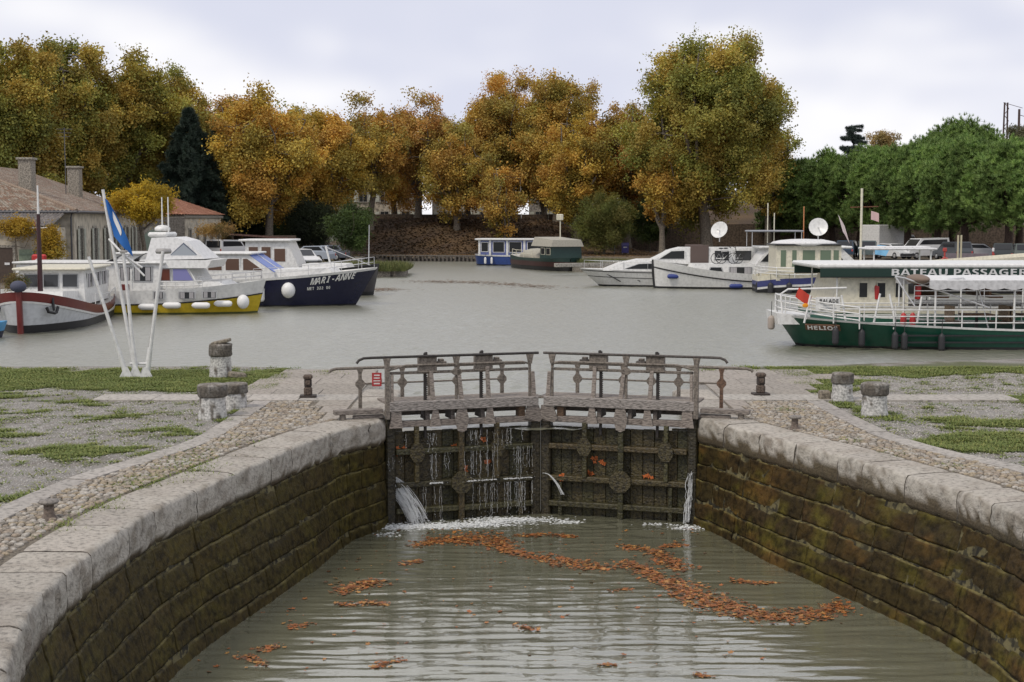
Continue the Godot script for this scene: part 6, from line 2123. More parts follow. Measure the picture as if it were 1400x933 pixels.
	rails(g, [Vector3(1.5, 1.32, 1.9), Vector3(2.8, 1.4, 1.75), Vector3(4.1, 1.5, 1.5), Vector3(5.3, 1.62, 1.1), Vector3(6.4, 1.76, 0.6), Vector3(7.1, 1.85, 0.0), Vector3(6.4, 1.76, -0.6), Vector3(5.3, 1.62, -1.1), Vector3(4.1, 1.5, -1.5)], 0.5, steel, 0.015, 1)
	part(g, "jackstaff", MB.new().tube([Vector3(5.0, 1.7, 0), Vector3(4.7, 2.9, 0)], 0.05, 8), white)
	part(g, "forestay", MB.new().tube([Vector3(4.7, 2.85, 0), Vector3(6.9, 1.95, 0)], 0.018, 5), steel)
	hull_letters(g, "name_letter", hp, 1.0, 0.8, 0.945, 1.2, 1.5, 0.36, "MARI-ANNE", mat("letter_white", Color(0.75, 0.75, 0.72), 0.6), 0.02, 0.25)
	hull_letters(g, "number_letter", hp, 1.0, 0.79, 0.87, 0.86, 0.92, 0.15, "MET 322 00", mats["letter_white"], 0.02)
	for e in [[0.2, 0.6], [1.9, 0.62]]: fender(g, Vector3(e[0], e[1], 2.1), 0.17, 0.75, fwhite)
	part(g, "ball_fender", MB.new().ball(Vector3(1.3, 0.85, 2.1), Vector3(0.23, 0.25, 0.23)), fwhite)
	part(g, "ball_fender", MB.new().ball(Vector3(3.2, 0.8, 2.0), Vector3(0.34, 0.38, 0.34)), fwhite)
	part(g, "anchor_pocket", MB.new().cbox(Vector3(5.35, 0.75, 1.0), Vector3(0.4, 0.5, 0.06), 0.02, Basis(Vector3.UP, 0.45)), steel)
	part(g, "stowed_anchor", MB.new().tube([Vector3(5.15, 0.95, 1.14), Vector3(5.22, 0.68, 1.1), Vector3(5.35, 0.78, 1.05), Vector3(5.48, 0.66, 0.99), Vector3(5.6, 0.95, 0.93)], 0.045, 6), white)
	part(g, "life_raft", MB.new().cbox(Vector3(-1.8, 2.75, 0.4), Vector3(0.9, 0.25, 0.5), 0.1), grey)

	# black barge bow and white cabin behind the navy boat
	g = thing("dark_barge", "dark hulled barge with white wheelhouse behind the navy cruiser", "barge", Vector3(-14.9, W, -79.5), deg_to_rad(-1))
	hull(g, 15.0, 4.2, [1.5, 1.3, 1.75], 0.8, 0.25, 0.4, [["bottom", [0, -0.3], [0, 0.2], black], ["topside", [0, 0.2], [1, 0.25], paint("barge_dark", 0.05, 0.045, 0.05)], ["gunwale", [1, 0.25], [1, 0.0], black, 0.03]], {"bluff": true})
	block(g, "wheelhouse", [Vector2(0.3, 1.2), Vector2(3.4, 1.2), Vector2(2.6, 3.0), Vector2(0.3, 3.0)], 1.5, white, 0.95)
	part(g, "wheelhouse_roof", MB.new().cbox(Vector3(1.4, 3.06, 0), Vector3(2.9, 0.12, 3.3), 0.04), white)
	ports(g, [[0.5, 1.0, 1.9, 2.7], [1.2, 1.7, 1.3, 2.7], [1.9, 2.5, 1.9, 2.6]], 1.46, brownglass, white)
	block(g, "hold_cover", [Vector2(3.4, 1.3), Vector2(6.0, 1.4), Vector2(5.8, 1.75), Vector2(3.4, 1.75)], 1.5, white, 0.9)
	part(g, "mast", MB.new().tube([Vector3(6.9, 1.5, 0), Vector3(6.95, 3.9, 0)], [0.04, 0.02], 6), steel)
	broadleaf("planter_plant", "row of leafy plants on the roof of the dark barge", Vector3(-16.3, W + 3.05, -79.0), 0.9, 0.1, 1.3, [Color(0.07, 0.09, 0.03), Color(0.25, 0.16, 0.06), Color(0.3, 0.2, 0.05)], 3.0, 412, "", {"cat": "plant", "mesh": fine_clump, "leafmat": "green_leaf", "size": 0.5, "puffs": 16, "limbs": 3, "stout": 0.8})

	# blue and white houseboat on the far side
	g = thing("houseboat", "small blue and white houseboat with a flat roof at the far bank", "houseboat", Vector3(0.2, W, -132.0), deg_to_rad(170))
	hull(g, 7.4, 3.2, [0.95, 0.95, 1.05], 0.95, 0.15, 0.2, [["bottom", [0, -0.3], [0, 0.1], black], ["topside", [0, 0.1], [1, 0.12], paint("houseboat_blue", 0.03, 0.07, 0.26)], ["gunwale", [1, 0.12], [1, 0.0], white, 0.03]])
	block(g, "cabin", [Vector2(-3.3, 0.9), Vector2(3.0, 0.9), Vector2(3.0, 2.3), Vector2(-3.3, 2.3)], 1.4, paint("houseboat_panel", 0.12, 0.15, 0.36), 1.0)
	part(g, "roof", MB.new().cbox(Vector3(-0.1, 2.4, 0), Vector3(7.0, 0.16, 3.3), 0.04), white)
	for x in [-3.2, -1.2, 0.4, 2.0, 3.0]:
		for s in [-1.0, 1.0]: part(g, "pillar", MB.new().cbox(Vector3(x, 1.62, s * 1.42), Vector3(0.2, 1.45, 0.06), 0.01), white)
	ports(g, [[-2.9, -1.5, 1.25, 2.15], [-0.9, 0.2, 1.25, 2.15], [0.7, 1.7, 1.25, 2.15], [2.2, 2.8, 1.3, 2.1]], 1.41, glass, white)
	for x in [1.8, 2.4]: fender(g, Vector3(x, 0.45, -1.68), 0.11, 0.6, fwhite)

	# green and black barge
	g = thing("green_barge", "dark green barge with a tan canvas awning at the far bank", "barge", Vector3(2.9, W, -121.0), deg_to_rad(-70))
	hull(g, 11.0, 3.4, [1.25, 1.0, 1.1], 0.75, 0.25, 0.3, [["bottom", [0, -0.3], [0, 0.35], black], ["strake", [0, 0.35], [0, 0.75], paint("barge_oxide", 0.06, 0.02, 0.02), 0.03], ["topside", [0, 0.75], [1, 0.0], paint("barge_green", 0.02, 0.05, 0.045)]], {"bluff": true})
	block(g, "wheelhouse", [Vector2(2.0, 1.0), Vector2(4.6, 1.0), Vector2(4.6, 2.0), Vector2(2.0, 2.0)], 1.35, paint("barge_green", 0.02, 0.05, 0.045), 0.96)
	block(g, "awning", [Vector2(0.2, 2.0), Vector2(4.8, 2.0), Vector2(4.7, 2.55), Vector2(0.3, 2.75)], 1.45, mat("awning_tan", Color(0.4, 0.38, 0.32), 0.85, grain_soft(), 0.8), 0.8)
	part(g, "hold_tarp", MB.new().ball(Vector3(-2.0, 1.0, 0), Vector3(3.0, 0.75, 1.3), 16, 8), mat("awning_tan", Color(0.4, 0.38, 0.32), 0.85))
	ports(g, [[2.3, 3.1, 1.35, 1.85], [3.5, 4.3, 1.35, 1.85]], 1.34, glass, cream)
	rails(g, [Vector3(-4.8, 1.05, 1.3), Vector3(-3.0, 1.0, 1.6), Vector3(-1.0, 1.0, 1.65), Vector3(1.0, 1.0, 1.65)], 0.6, cream, 0.025, 1)
	part(g, "mast", MB.new().tube([Vector3(3.2, 2.6, 0), Vector3(3.2, 4.4, 0)], 0.05, 6), cream)
	part(g, "mast_lamp", MB.new().cbox(Vector3(3.1, 4.4, 0), Vector3(0.9, 0.5, 0.3), 0.05), cream)

	# white cruiser, bow to the middle of the basin
	g = thing("white_cruiser", "low white cruiser with black stripes, its raked bow free of others", "motor cruiser", Vector3(11.0, W, -90.6), deg_to_rad(180))
	hull(g, 13.4, 3.7, [1.0, 0.98, 1.12], 0.9, 0.42, 1.6, [["bottom", [0, -0.3], [0, 0.1], black], ["topside", [0, 0.1], [1, 0.5], white], ["stripe", [1, 0.5], [1, 0.46], black, 0.02], ["upper_topside", [1, 0.46], [1, 0.14], white], ["rubbing_strip", [1, 0.14], [1, 0.09], black, 0.03], ["gunwale", [1, 0.09], [1, 0.0], white]], {"flare": 0.75})
	block(g, "trunk_cabin", [Vector2(0.0, 0.95), Vector2(5.3, 1.0), Vector2(4.2, 1.45), Vector2(3.0, 1.7), Vector2(0.0, 1.75)], 1.4, white, 0.82)
	ports(g, [[0, 0, 0, 0, [Vector2(1.2, 1.12), Vector2(3.9, 1.12), Vector2(3.0, 1.42), Vector2(1.9, 1.45)]]], 1.36, glass, grey)
	block(g, "wheelhouse", [Vector2(-5.6, 0.95), Vector2(2.3, 1.6), Vector2(0.9, 2.3), Vector2(0.3, 2.45), Vector2(-5.6, 2.45)], 1.5, white, 0.86)
	ports(g, [[0, 0, 0, 0, [Vector2(0.2, 1.75), Vector2(1.75, 1.75), Vector2(1.0, 2.22), Vector2(0.2, 2.25)]], [-2.6, -1.7, 1.65, 2.25], [-4.0, -3.0, 1.65, 2.25], [-5.2, -4.4, 1.65, 2.25]], 1.4, glass, white)
	part(g, "side_hatch", MB.new().cbox(Vector3(-0.75, 2.0, -1.42), Vector3(1.15, 1.2, 0.05), 0.02), mat("hatch_brown", Color(0.1, 0.07, 0.06), 0.4))
	part(g, "side_hatch", MB.new().cbox(Vector3(-0.75, 2.0, 1.42), Vector3(1.15, 1.2, 0.05), 0.02), mats["hatch_brown"])
	for s in [-1.0, 1.0]:
		for e in [[4.6, 0.55, 0.5], [3.4, 0.58, 0.5], [2.2, 0.42, 0.6]]: part(g, "hull_slash", MB.new().box(Vector3(e[0], e[1], s * (1.62 if e[0] < 3.0 else (1.42 if e[0] < 4.0 else 1.16))), Vector3(e[2] * 2.0, 0.06, 0.05), Basis(Vector3.UP, (s * 0.16)) * Basis(Vector3(0, 0, 1), 0.5)), black)
	rails(g, [Vector3(2.5, 1.02, -1.6), Vector3(4.0, 1.05, -1.35), Vector3(5.3, 1.08, -0.8), Vector3(6.4, 1.12, 0.0), Vector3(5.3, 1.08, 0.8), Vector3(4.0, 1.05, 1.35), Vector3(2.5, 1.02, 1.6)], 0.5, steel, 0.015, 0)

	# white hire boat with bicycles
	g = thing("hire_boat", "tall bowed white hire boat with a black sweeping strake", "motor cruiser", Vector3(15.4, W, -87.6), deg_to_rad(180))
	hull(g, 13.4, 3.7, [1.0, 0.9, 1.75], 0.9, 0.3, 0.15, [["bottom", [0, -0.3], [0, 0.12], black], ["topside", [0, 0.12], [1, 0.5], white], ["strake", [1, 0.5], [1, 0.42], black, 0.04], ["bulwark_side", [1, 0.42], [1, 0.0], white]], {"bluff": true, "lift": 1.8, "low": 0.5})
	part(g, "stem_band", MB.new().tube([Vector3(6.72, 1.75, 0), Vector3(6.72, 0.9, 0), Vector3(6.6, -0.1, 0)], 0.07, 8), black)
	block(g, "forecabin", [Vector2(-0.4, 0.85), Vector2(4.6, 1.0), Vector2(4.3, 1.5), Vector2(-0.4, 1.5)], 1.45, white, 0.95)
	ports(g, [[0, 0, 0, 0, [Vector2(2.6, 0.95), Vector2(3.5, 0.95), Vector2(3.35, 1.3), Vector2(2.75, 1.3)]], [0.9, 2.2, 0.92, 1.32]], 1.44, glass, grey, curt)
	block(g, "saloon", [Vector2(-5.8, 0.85), Vector2(0.1, 0.85), Vector2(0.6, 1.5), Vector2(-0.1, 2.45), Vector2(-4.6, 2.45), Vector2(-5.8, 1.3)], 1.5, white, 0.92)
	ports(g, [[-2.6, -0.6, 1.45, 2.2], [-3.9, -2.9, 1.45, 2.2], [0, 0, 0, 0, [Vector2(-4.1, 1.45), Vector2(-4.9, 1.45), Vector2(-4.3, 2.2), Vector2(-4.1, 2.2)]], [0, 0, 0, 0, [Vector2(0.35, 1.65), Vector2(-0.25, 1.65), Vector2(-0.2, 2.25)]]], 1.45, glass, white, curt)
	part(g, "saloon_roof", MB.new().cbox(Vector3(-2.4, 2.52, 0), Vector3(5.6, 0.14, 3.1), 0.06), white)
	part(g, "wheel_dome", MB.new().ball(Vector3(-3.6, 2.6, 0), Vector3(0.6, 0.4, 0.7)), white)
	part(g, "bimini", MB.new().cbox(Vector3(-0.7, 3.5, 0), Vector3(3.2, 0.1, 2.4), 0.04), mat("bimini_grey", Color(0.28, 0.29, 0.32), 0.8))
	for x in [-2.2, 0.8]:
		for z in [-1.0, 1.0]: part(g, "bimini_leg", MB.new().tube([Vector3(x, 2.55, z), Vector3(x, 3.5, z)], 0.025, 6), steel)
	for e in [[-0.2, 5.2], [-0.6, 4.6], [-2.4, 5.0]]: part(g, "pole", MB.new().tube([Vector3(e[0], 2.5, -0.6), Vector3(e[0], e[1], -0.6)], 0.035, 6), cream if e[0] > -2.0 else mat("pole_orange", Color(0.5, 0.2, 0.08), 0.6))
	dish(g, Vector3(2.6, 3.55, 0.3), 0.55, Vector3(0.55, 0.45, -0.9), white)
	fender(g, Vector3(5.6, 0.75, -1.05), 0.14, 0.7, fblue, true)
	for x in [1.9, -2.2]: fender(g, Vector3(x, 0.2, -1.95), 0.13, 0.8, fblue, true)
	fender(g, Vector3(-5.0, 0.55, -1.9), 0.15, 0.8, fblue)
	part(g, "painted_scroll", MB.new().tube([Vector3(-3.7, 1.08, -1.88), Vector3(-3.55, 1.0, -1.88), Vector3(-3.4, 1.06, -1.88), Vector3(-3.2, 0.98, -1.88), Vector3(-3.0, 1.04, -1.88), Vector3(-2.8, 0.98, -1.88)], 0.02, 5), mat("teal_letter", Color(0.25, 0.42, 0.44), 0.5))
	# two bicycles stand on its foredeck roof
	for i in 2:
		var b := thing("bicycle", ["white framed bicycle on the roof, towards the camera", "dark bicycle behind the white one on the hire boat roof"][i], "bicycle", Vector3(13.0 + 0.35 * i, W + 1.5, -86.9 - 0.4 * i), 0.08 * i)
		var fm := [white, black][i] as Material
		for x in [-0.52, 0.52]:
			var wh := tyre_ring(b, "wheel", Vector3(x, 0.34, 0), 0.33, 0.024, rubber)
			part(wh, "hub", MB.new().ball(Vector3(x, 0.34, 0), Vector3(0.04, 0.04, 0.05)), steel)
			for k in 6: part(wh, "spoke", MB.new().tube([Vector3(x, 0.34, 0), Vector3(x + cos(k * 1.047) * 0.32, 0.34 + sin(k * 1.047) * 0.32, 0)], 0.006, 4), steel)
		part(b, "frame", MB.new().tube([Vector3(-0.52, 0.34, 0), Vector3(-0.08, 0.3, 0), Vector3(0.38, 0.78, 0), Vector3(-0.2, 0.76, 0), Vector3(-0.08, 0.3, 0)], 0.026, 6), fm)
		part(b, "fork", MB.new().tube([Vector3(0.52, 0.34, 0), Vector3(0.36, 0.95, 0)], 0.024, 6), fm)
		part(b, "seat_post", MB.new().tube([Vector3(-0.2, 0.74, 0), Vector3(-0.24, 0.92, 0)], 0.02, 6), steel)
		part(b, "saddle", MB.new().ball(Vector3(-0.24, 0.95, 0), Vector3(0.15, 0.05, 0.08)), black)
		part(b, "handlebar", MB.new().tube([Vector3(0.3, 1.02, -0.26), Vector3(0.36, 0.97, 0), Vector3(0.3, 1.02, 0.26)], 0.02, 6), black)

	# cream deckhouse barge
	g = thing("cream_barge", "barge with cream deckhouse, satellite dish and blue banded hull", "barge", Vector3(24.2, W, -82.8), deg_to_rad(-2))
	hull(g, 20.0, 4.4, [0.95, 1.15, 2.5], 0.55, 0.3, 0.4, [["bottom", [0, -0.3], [0, 0.42], black], ["lower_side", [0, 0.42], [1, 0.78], paint("barge_black_side", 0.035, 0.035, 0.04)], ["white_line", [1, 0.78], [1, 0.66], white, 0.03], ["blue_band", [1, 0.66], [1, 0.3], paint("barge_blue", 0.05, 0.06, 0.2)], ["bulwark_side", [1, 0.3], [1, 0.0], cream]], {"low": 0.12, "lift": 1.0, "bulwark": 0.35})
	block(g, "deckhouse", [Vector2(-9.0, 0.7), Vector2(-5.3, 0.9), Vector2(-5.3, 2.75), Vector2(-9.0, 2.7)], 1.6, cream, 0.95)
	var rf := part(g, "deckhouse_roof", MB.new().ball(Vector3(-7.2, 2.8, 0), Vector3(1.95, 0.28, 1.9), 20, 8), canvas)
	part(rf, "roof_edge", MB.new().cbox(Vector3(-7.2, 2.76, 0), Vector3(3.8, 0.1, 3.5), 0.04), black)
	ports(g, [[-8.75, -8.45, 1.5, 2.45], [-8.1, -7.85, 1.5, 2.45], [-7.5, -6.8, 1.5, 2.45], [-6.5, -5.9, 1.5, 2.45], [-5.75, -5.45, 1.5, 2.45]], 1.55, mat("green_curtain_glass", Color(0.14, 0.19, 0.13), 0.25), cream)
	rails(g, [Vector3(-5.0, 1.05, 2.1), Vector3(-6.0, 0.95, 2.1), Vector3(-7.0, 0.9, 2.05), Vector3(-8.0, 0.88, 1.95), Vector3(-9.0, 0.9, 1.7), Vector3(-9.8, 0.95, 1.1), Vector3(-10.0, 0.95, 0.0), Vector3(-9.8, 0.95, -1.1)], 0.55, white, 0.03, 2)
	for e in [[-9.9, 0.25, 0.9], [-9.3, 0.2, 1.55], [-8.3, 0.22, 1.95]]: fender(g, Vector3(e[0], e[1], e[2]), 0.17, 0.75, rubber)
	dish(g, Vector3(-6.4, 3.75, 0.2), 0.55, Vector3(-0.15, 0.35, 1.0), white)
	part(g, "mast", MB.new().tube([Vector3(-3.95, 1.0, 0.3), Vector3(-3.95, 6.0, 0.3)], 0.07, 8), cream)
	part(g, "yard", MB.new().tube([Vector3(-4.6, 4.9, 0.3), Vector3(-3.0, 4.95, 0.3)], 0.035, 6), wood)
	flag(g, "tattered_flag", Vector3(-5.0, 3.5, 0.3), 0.4, 1.0, mat("flag_pale", Color(0.6, 0.52, 0.52), 0.9), -0.3, 0.6)
	flag(g, "small_flag", Vector3(-3.4, 4.2, 0.3), 0.45, 0.5, mat("flag_pink", Color(0.6, 0.42, 0.42), 0.9), 0.0, 0.2)
	flag(g, "blue_flag", Vector3(-3.3, 2.2, 0.5), 0.75, 0.55, mat("flag_blue", Color(0.2, 0.45, 0.68), 0.9), 0.5, 0.1)
	part(g, "lifebuoy", MB.new().ball(Vector3(-7.4, 1.45, 1.72), Vector3(0.13, 0.13, 0.05)), oxblood)

	passenger_boats(W)

func passenger_boats(W: float) -> void:
	var white: Material = mats["boat_white"]; var green: Material = mats["boat_green"]; var black: Material = mats["boat_black"]
	var cream: Material = mats["boat_cream"]; var rubber: Material = mats["fender_black"]; var canvas: Material = mats["canvas_white"]; var steel: Material = mats["boat_steel"]
	var brown := mat("bench_wood", Color(0.2, 0.1, 0.05), 0.7, grain(), 1.2)
	# the farther passenger boat: long green fascia under a white roof
	var g := thing("passenger_boat", "covered passenger boat with white lettering on a dark green fascia", "passenger boat", Vector3(20.9, W, -57.0), deg_to_rad(0.5))
	hull(g, 18.0, 4.6, [0.9, 0.85, 1.0], 0.9, 0.2, 0.5, [["bottom", [0, -0.3], [0, 0.12], black], ["topside", [0, 0.12], [1, 0.3], green], ["upper_topside", [1, 0.3], [1, 0.06], cream], ["gunwale", [1, 0.06], [1, 0.0], white, 0.03]])
	block(g, "stern_cabin", [Vector2(-8.6, 0.8), Vector2(-5.6, 0.8), Vector2(-5.6, 2.0), Vector2(-8.2, 2.0)], 2.1, cream, 0.95)
	ports(g, [[-7.5, -7.2, 1.2, 1.75], [-6.8, -6.5, 1.2, 1.75], [-6.1, -5.85, 1.2, 1.75]], 2.07, mats["boat_glass"], cream)
	part(g, "roof", MB.new().cbox(Vector3(0, 2.41, 0), Vector3(18.4, 0.18, 4.9), 0.06), white)
	for s in [-1.0, 1.0]:
		var fa := part(g, "fascia", MB.new().cbox(Vector3(0, 2.16, s * 2.4), Vector3(18.2, 0.33, 0.05), 0.01), mat("fascia_green", Color(0.006, 0.03, 0.022), 0.6))
		part(fa, "edge", MB.new().box(Vector3(0, 1.98, s * 2.4), Vector3(18.2, 0.03, 0.06)), black)
	lettering(g, "letters", "BATEAU PASSAGERS", 0.36, canvas, Vector3(-3.62, 2.17, 2.435), 0.0, 0.0, "Droid Sans", 5.5)
	for i in 8:
		for s in [-1.0, 1.0]: part(g, "pillar", MB.new().tube([Vector3(-8.4 + i * 2.4, 0.85, s * 2.2), Vector3(-8.4 + i * 2.4, 2.2, s * 2.2)], 0.035, 6), white)
	rails(g, [Vector3(-5.4, 0.85, 2.2), Vector3(-2.7, 0.85, 2.2), Vector3(0.0, 0.85, 2.2), Vector3(2.7, 0.85, 2.2), Vector3(5.4, 0.85, 2.2), Vector3(8.0, 0.9, 2.1)], 0.8, steel, 0.02, 3)
	for i in 6:
		var se := part(g, "bench", MB.new().cbox(Vector3(-4.2 + i * 2.1, 1.2, 0.4), Vector3(0.5, 0.1, 3.0), 0.02), brown)
		part(se, "back", MB.new().cbox(Vector3(-4.45 + i * 2.1, 1.5, 0.4), Vector3(0.08, 0.5, 3.0), 0.02), brown)
	for i in 2: part(g, "fire_extinguisher", MB.new().lathe([[0.01, 0.0], [0.12, 0.02], [0.12, 0.5], [0.05, 0.58], [0.01, 0.6]], 10, Vector3(-5.2 - 1.6 * i, 1.1, 2.0)), mat("buoy_red", Color(0.5, 0.03, 0.03), 0.4))
	# its raised cabin roof beyond
	var t := thing("awning_roof", "small flat pale awning roof beyond the green fascia", "awning", Vector3(X(1226, 66), W, -66.0))
	part(t, "canopy", MB.new().cbox(Vector3(0, 2.85, 0), Vector3(3.1, 0.1, 2.2), 0.04), canvas)
	part(t, "crown", MB.new().cbox(Vector3(0, 2.92, 0), Vector3(2.6, 0.08, 1.8), 0.04), canvas)
	for x in [-1.3, 1.3]:
		for z in [-0.9, 0.9]: part(t, "leg", MB.new().tube([Vector3(x, 0.1, z), Vector3(x, 2.82, z)], 0.04, 6), white)
	# the nearer boat
	g = thing("excursion_boat", "open green excursion boat with white railings and scalloped awning", "passenger boat", Vector3(18.0, W, -47.6), deg_to_rad(180.0))
	var hp: Callable = hull(g, 18.4, 4.0, [0.7, 0.66, 1.08], 0.9, 0.22, 0.95, [["bottom", [0, -0.3], [0, 0.08], black], ["topside", [0, 0.08], [1, 0.07], green], ["gunwale", [1, 0.07], [1, 0.0], white, 0.04]], {"lift": 1.5, "low": 0.55, "flare": 0.92, "bluff": true, "bulwark": 0.3, "bowpow": 3.0})
	for y in [0.24, 0.46]: part(g, "rubbing_strake", MB.new().box(Vector3(-1.6, y, -1.98), Vector3(14.4, 0.05, 0.06)), black)
	block(g, "bow_block", [Vector2(8.2, 0.75), Vector2(9.25, 0.75), Vector2(9.3, 1.12), Vector2(8.2, 1.05)], 1.0, white, 1.0)
	# name plate
	var pa: Vector3 = hp.call(0.965, 0.72, -1.0)
	var pc: Vector3 = hp.call(0.905, 0.72, -1.0)
	var np := part(g, "name_plate", MB.new().cbox(Vector3.ZERO, Vector3(pa.distance_to(pc), 0.26, 0.06), 0.1), mat("plate_brown", Color(0.12, 0.06, 0.03), 0.5), (pa + pc) / 2)
	var ex := (pc - pa).normalized()
	var ez := ex.cross(((hp.call(0.935, 0.85, -1.0) as Vector3) - (hp.call(0.935, 0.6, -1.0) as Vector3)).normalized()).normalized()
	np.basis = Basis(ex, ez.cross(ex), ez)
	np.position += ez * 0.06
	var le := part(np, "letters", text_mesh("HELIOS", 0.27), mats["letter_white"], Vector3(0, 0.0, 0.034))
	le.basis = Basis.from_scale(Vector3(pa.distance_to(pc) * 0.86 / (le.mesh as TextMesh).get_aabb().size.x, 0.8, 1))
	# railings both sides
	for s: float in [-1.0, 1.0]:
		var pts := []
		for i in 15: pts.append(Vector3(-8.6 + i * 1.1, 0.66 + 0.0 * i, s * 1.92))
		for p in pts: p.y = 0.66
		rails(g, pts, 0.62, white, 0.022, 2)
		rails(g, [Vector3(6.8, 0.74, s * 1.9), Vector3(7.6, 0.84, s * 1.75), Vector3(8.4, 0.95, s * 1.4), Vector3(9.0, 1.05, s * 0.9), Vector3(9.1, 1.06, 0.0)], 0.62, white, 0.025, 2)
		for i in 6:
			var x := -8.4 + i * 2.55
			if x < 5.5: part(g, "awning_post", MB.new().tube([Vector3(x, 0.66, s * 1.85), Vector3(x, 2.25, s * 1.85)], 0.035, 6), white)
	# leaning bow posts
	for e in [[8.55, 8.35, 1.75], [7.2, 7.35, 1.75], [6.3, 6.1, 1.8], [5.6, 5.8, 1.78], [4.9, 4.75, 1.7]]:
		part(g, "bow_post", MB.new().tube([Vector3(e[0], 0.85, -1.75), Vector3(e[1], e[2], -1.7)], 0.035, 6), white)
	part(g, "grab_rail", MB.new().tube([Vector3(9.1, 1.1, -0.9), Vector3(9.15, 1.75, -0.85), Vector3(8.9, 1.9, -0.8), Vector3(7.0, 1.95, -0.9)], 0.035, 6), white)
	# frame of the folded awning hoops
	part(g, "hoop", MB.new().tube([Vector3(5.6, 2.35, -1.6), Vector3(5.3, 2.3, -1.65), Vector3(4.2, 1.9, -1.7), Vector3(2.6, 1.35, -1.8)], 0.03, 6), steel)
	part(g, "hoop", MB.new().tube([Vector3(5.6, 2.35, -1.6), Vector3(5.0, 1.4, -1.8)], 0.03, 6), steel)
	part(g, "hoop", MB.new().tube([Vector3(3.9, 2.25, -1.6), Vector3(3.4, 2.3, -1.6), Vector3(2.9, 1.9, -1.7), Vector3(2.6, 0.7, -1.8)], 0.03, 6), steel)
	# awning with scalloped valance
	var aw := MB.new()
	var rows := []
	for j in 9:
		var z := lerpf(-2.0, 2.0, j / 8.0)
		var row := PackedVector3Array()
		for i in 20: row.append(Vector3(lerpf(-9.0, 4.6, i / 19.0), 2.22 + 0.1 * cos(z * PI / 4.2) + 0.01 * sin(i * 2.1), z))
		rows.append(row)
	aw.grid(rows, false, [], true)
	var awn := part(g, "awning", aw, canvas)
	for s: float in [-1.0, 1.0]:
		var va := []
		var x := -9.0
		va.append(Vector2(-9.0, 2.24)); va.append(Vector2(4.6, 2.24))
		x = 4.6
		while x > -8.9:
			for q in 5:
				va.append(Vector2(x - 0.6 * q / 5.0, 1.99 - 0.06 * sin(PI * q / 5.0)))
			x -= 0.6
		part(awn, "valance", MB.new().prism(va, s * 2.0 - 0.008, s * 2.0 + 0.008), mat("valance_grey", Color(0.62, 0.62, 0.63), 0.85, grain_soft(), 0.8))
	part(awn, "rolled_end", MB.new().ball(Vector3(4.75, 2.25, -1.2), Vector3(0.32, 0.16, 0.9)), mat("roll_brown", Color(0.18, 0.13, 0.1), 0.8))
	var vl := part(awn, "letters", text_mesh("bateau passagers", 0.3), mat("letter_black", Color(0.02, 0.02, 0.02), 0.7), Vector3(-1.4, 2.11, -2.012))
	vl.basis = Basis(Vector3.UP, PI) * Basis.from_scale(Vector3(3.9 / (vl.mesh as TextMesh).get_aabb().size.x, 0.85, 1))
	# notice board, flag, bits on deck
	var bd := part(g, "notice_board", MB.new().cbox(Vector3(7.75, 1.45, -1.55), Vector3(0.8, 0.46, 0.03), 0.01), white)
	var b1 := part(bd, "letters", text_mesh("BALADE", 0.17), mats["letter_black"], Vector3(7.72, 1.55, -1.57))
	b1.basis = Basis(Vector3.UP, PI)
	for k in 2: part(bd, "small_print", MB.new().box(Vector3(7.75 + 0.02 * k, 1.42 - k * 0.1, -1.568), Vector3(0.3 + 0.3 * k, 0.035, 0.006)), mats["boat_grey"])
	var fl := flag(g, "flag", Vector3(8.3, 1.7, -1.7), 0.42, -0.3, mat("flag_red", Color(0.5, 0.05, 0.03), 0.85), -0.4, 0.9)
	part(fl, "flag_cross", MB.new().ball(Vector3(8.52, 1.42, -1.75), Vector3(0.1, 0.07, 0.02)), mat("flag_gold", Color(0.75, 0.3, 0.02), 0.85))
	for i in 2: part(g, "fire_extinguisher", MB.new().lathe([[0.01, 0.0], [0.1, 0.02], [0.1, 0.36], [0.05, 0.44], [0.01, 0.46]], 10, Vector3(5.3 - 0.3 * i, 0.72, -1.6)), mats["buoy_red"])
	for i in 6:
		var x := 2.6 - i * 1.9
		var tb := part(g, "table", MB.new().cbox(Vector3(x, 1.05, -0.6), Vector3(1.0, 0.06, 0.8), 0.015), brown)
		part(tb, "leg", MB.new().tube([Vector3(x, 0.4, -0.6), Vector3(x, 1.03, -0.6)], 0.05, 6), black)
		for q in [-1.0, 1.0]:
			var se := part(g, "bench", MB.new().cbox(Vector3(x + q * 0.72, 0.8, -0.6), Vector3(0.35, 0.06, 1.0), 0.015), brown)
			part(se, "back", MB.new().cbox(Vector3(x + q * 0.9, 1.1, -0.6), Vector3(0.05, 0.5, 1.0), 0.015), mat("bench_back", Color(0.28, 0.2, 0.12), 0.7, grain(), 1.0))
	for e in [[7.55, 0.42], [6.7, 0.36], [5.7, 0.3], [5.4, 0.28], [4.2, 0.24], [-1.5, 0.32]]: fender(g, Vector3(e[0], e[1], -2.12 if e[0] < 6.0 else -1.85), 0.11, 0.55, rubber)
	fender(g, Vector3(9.35, 0.75, -0.3), 0.12, 0.45, mat("old_fender", Color(0.35, 0.3, 0.26), 0.7))

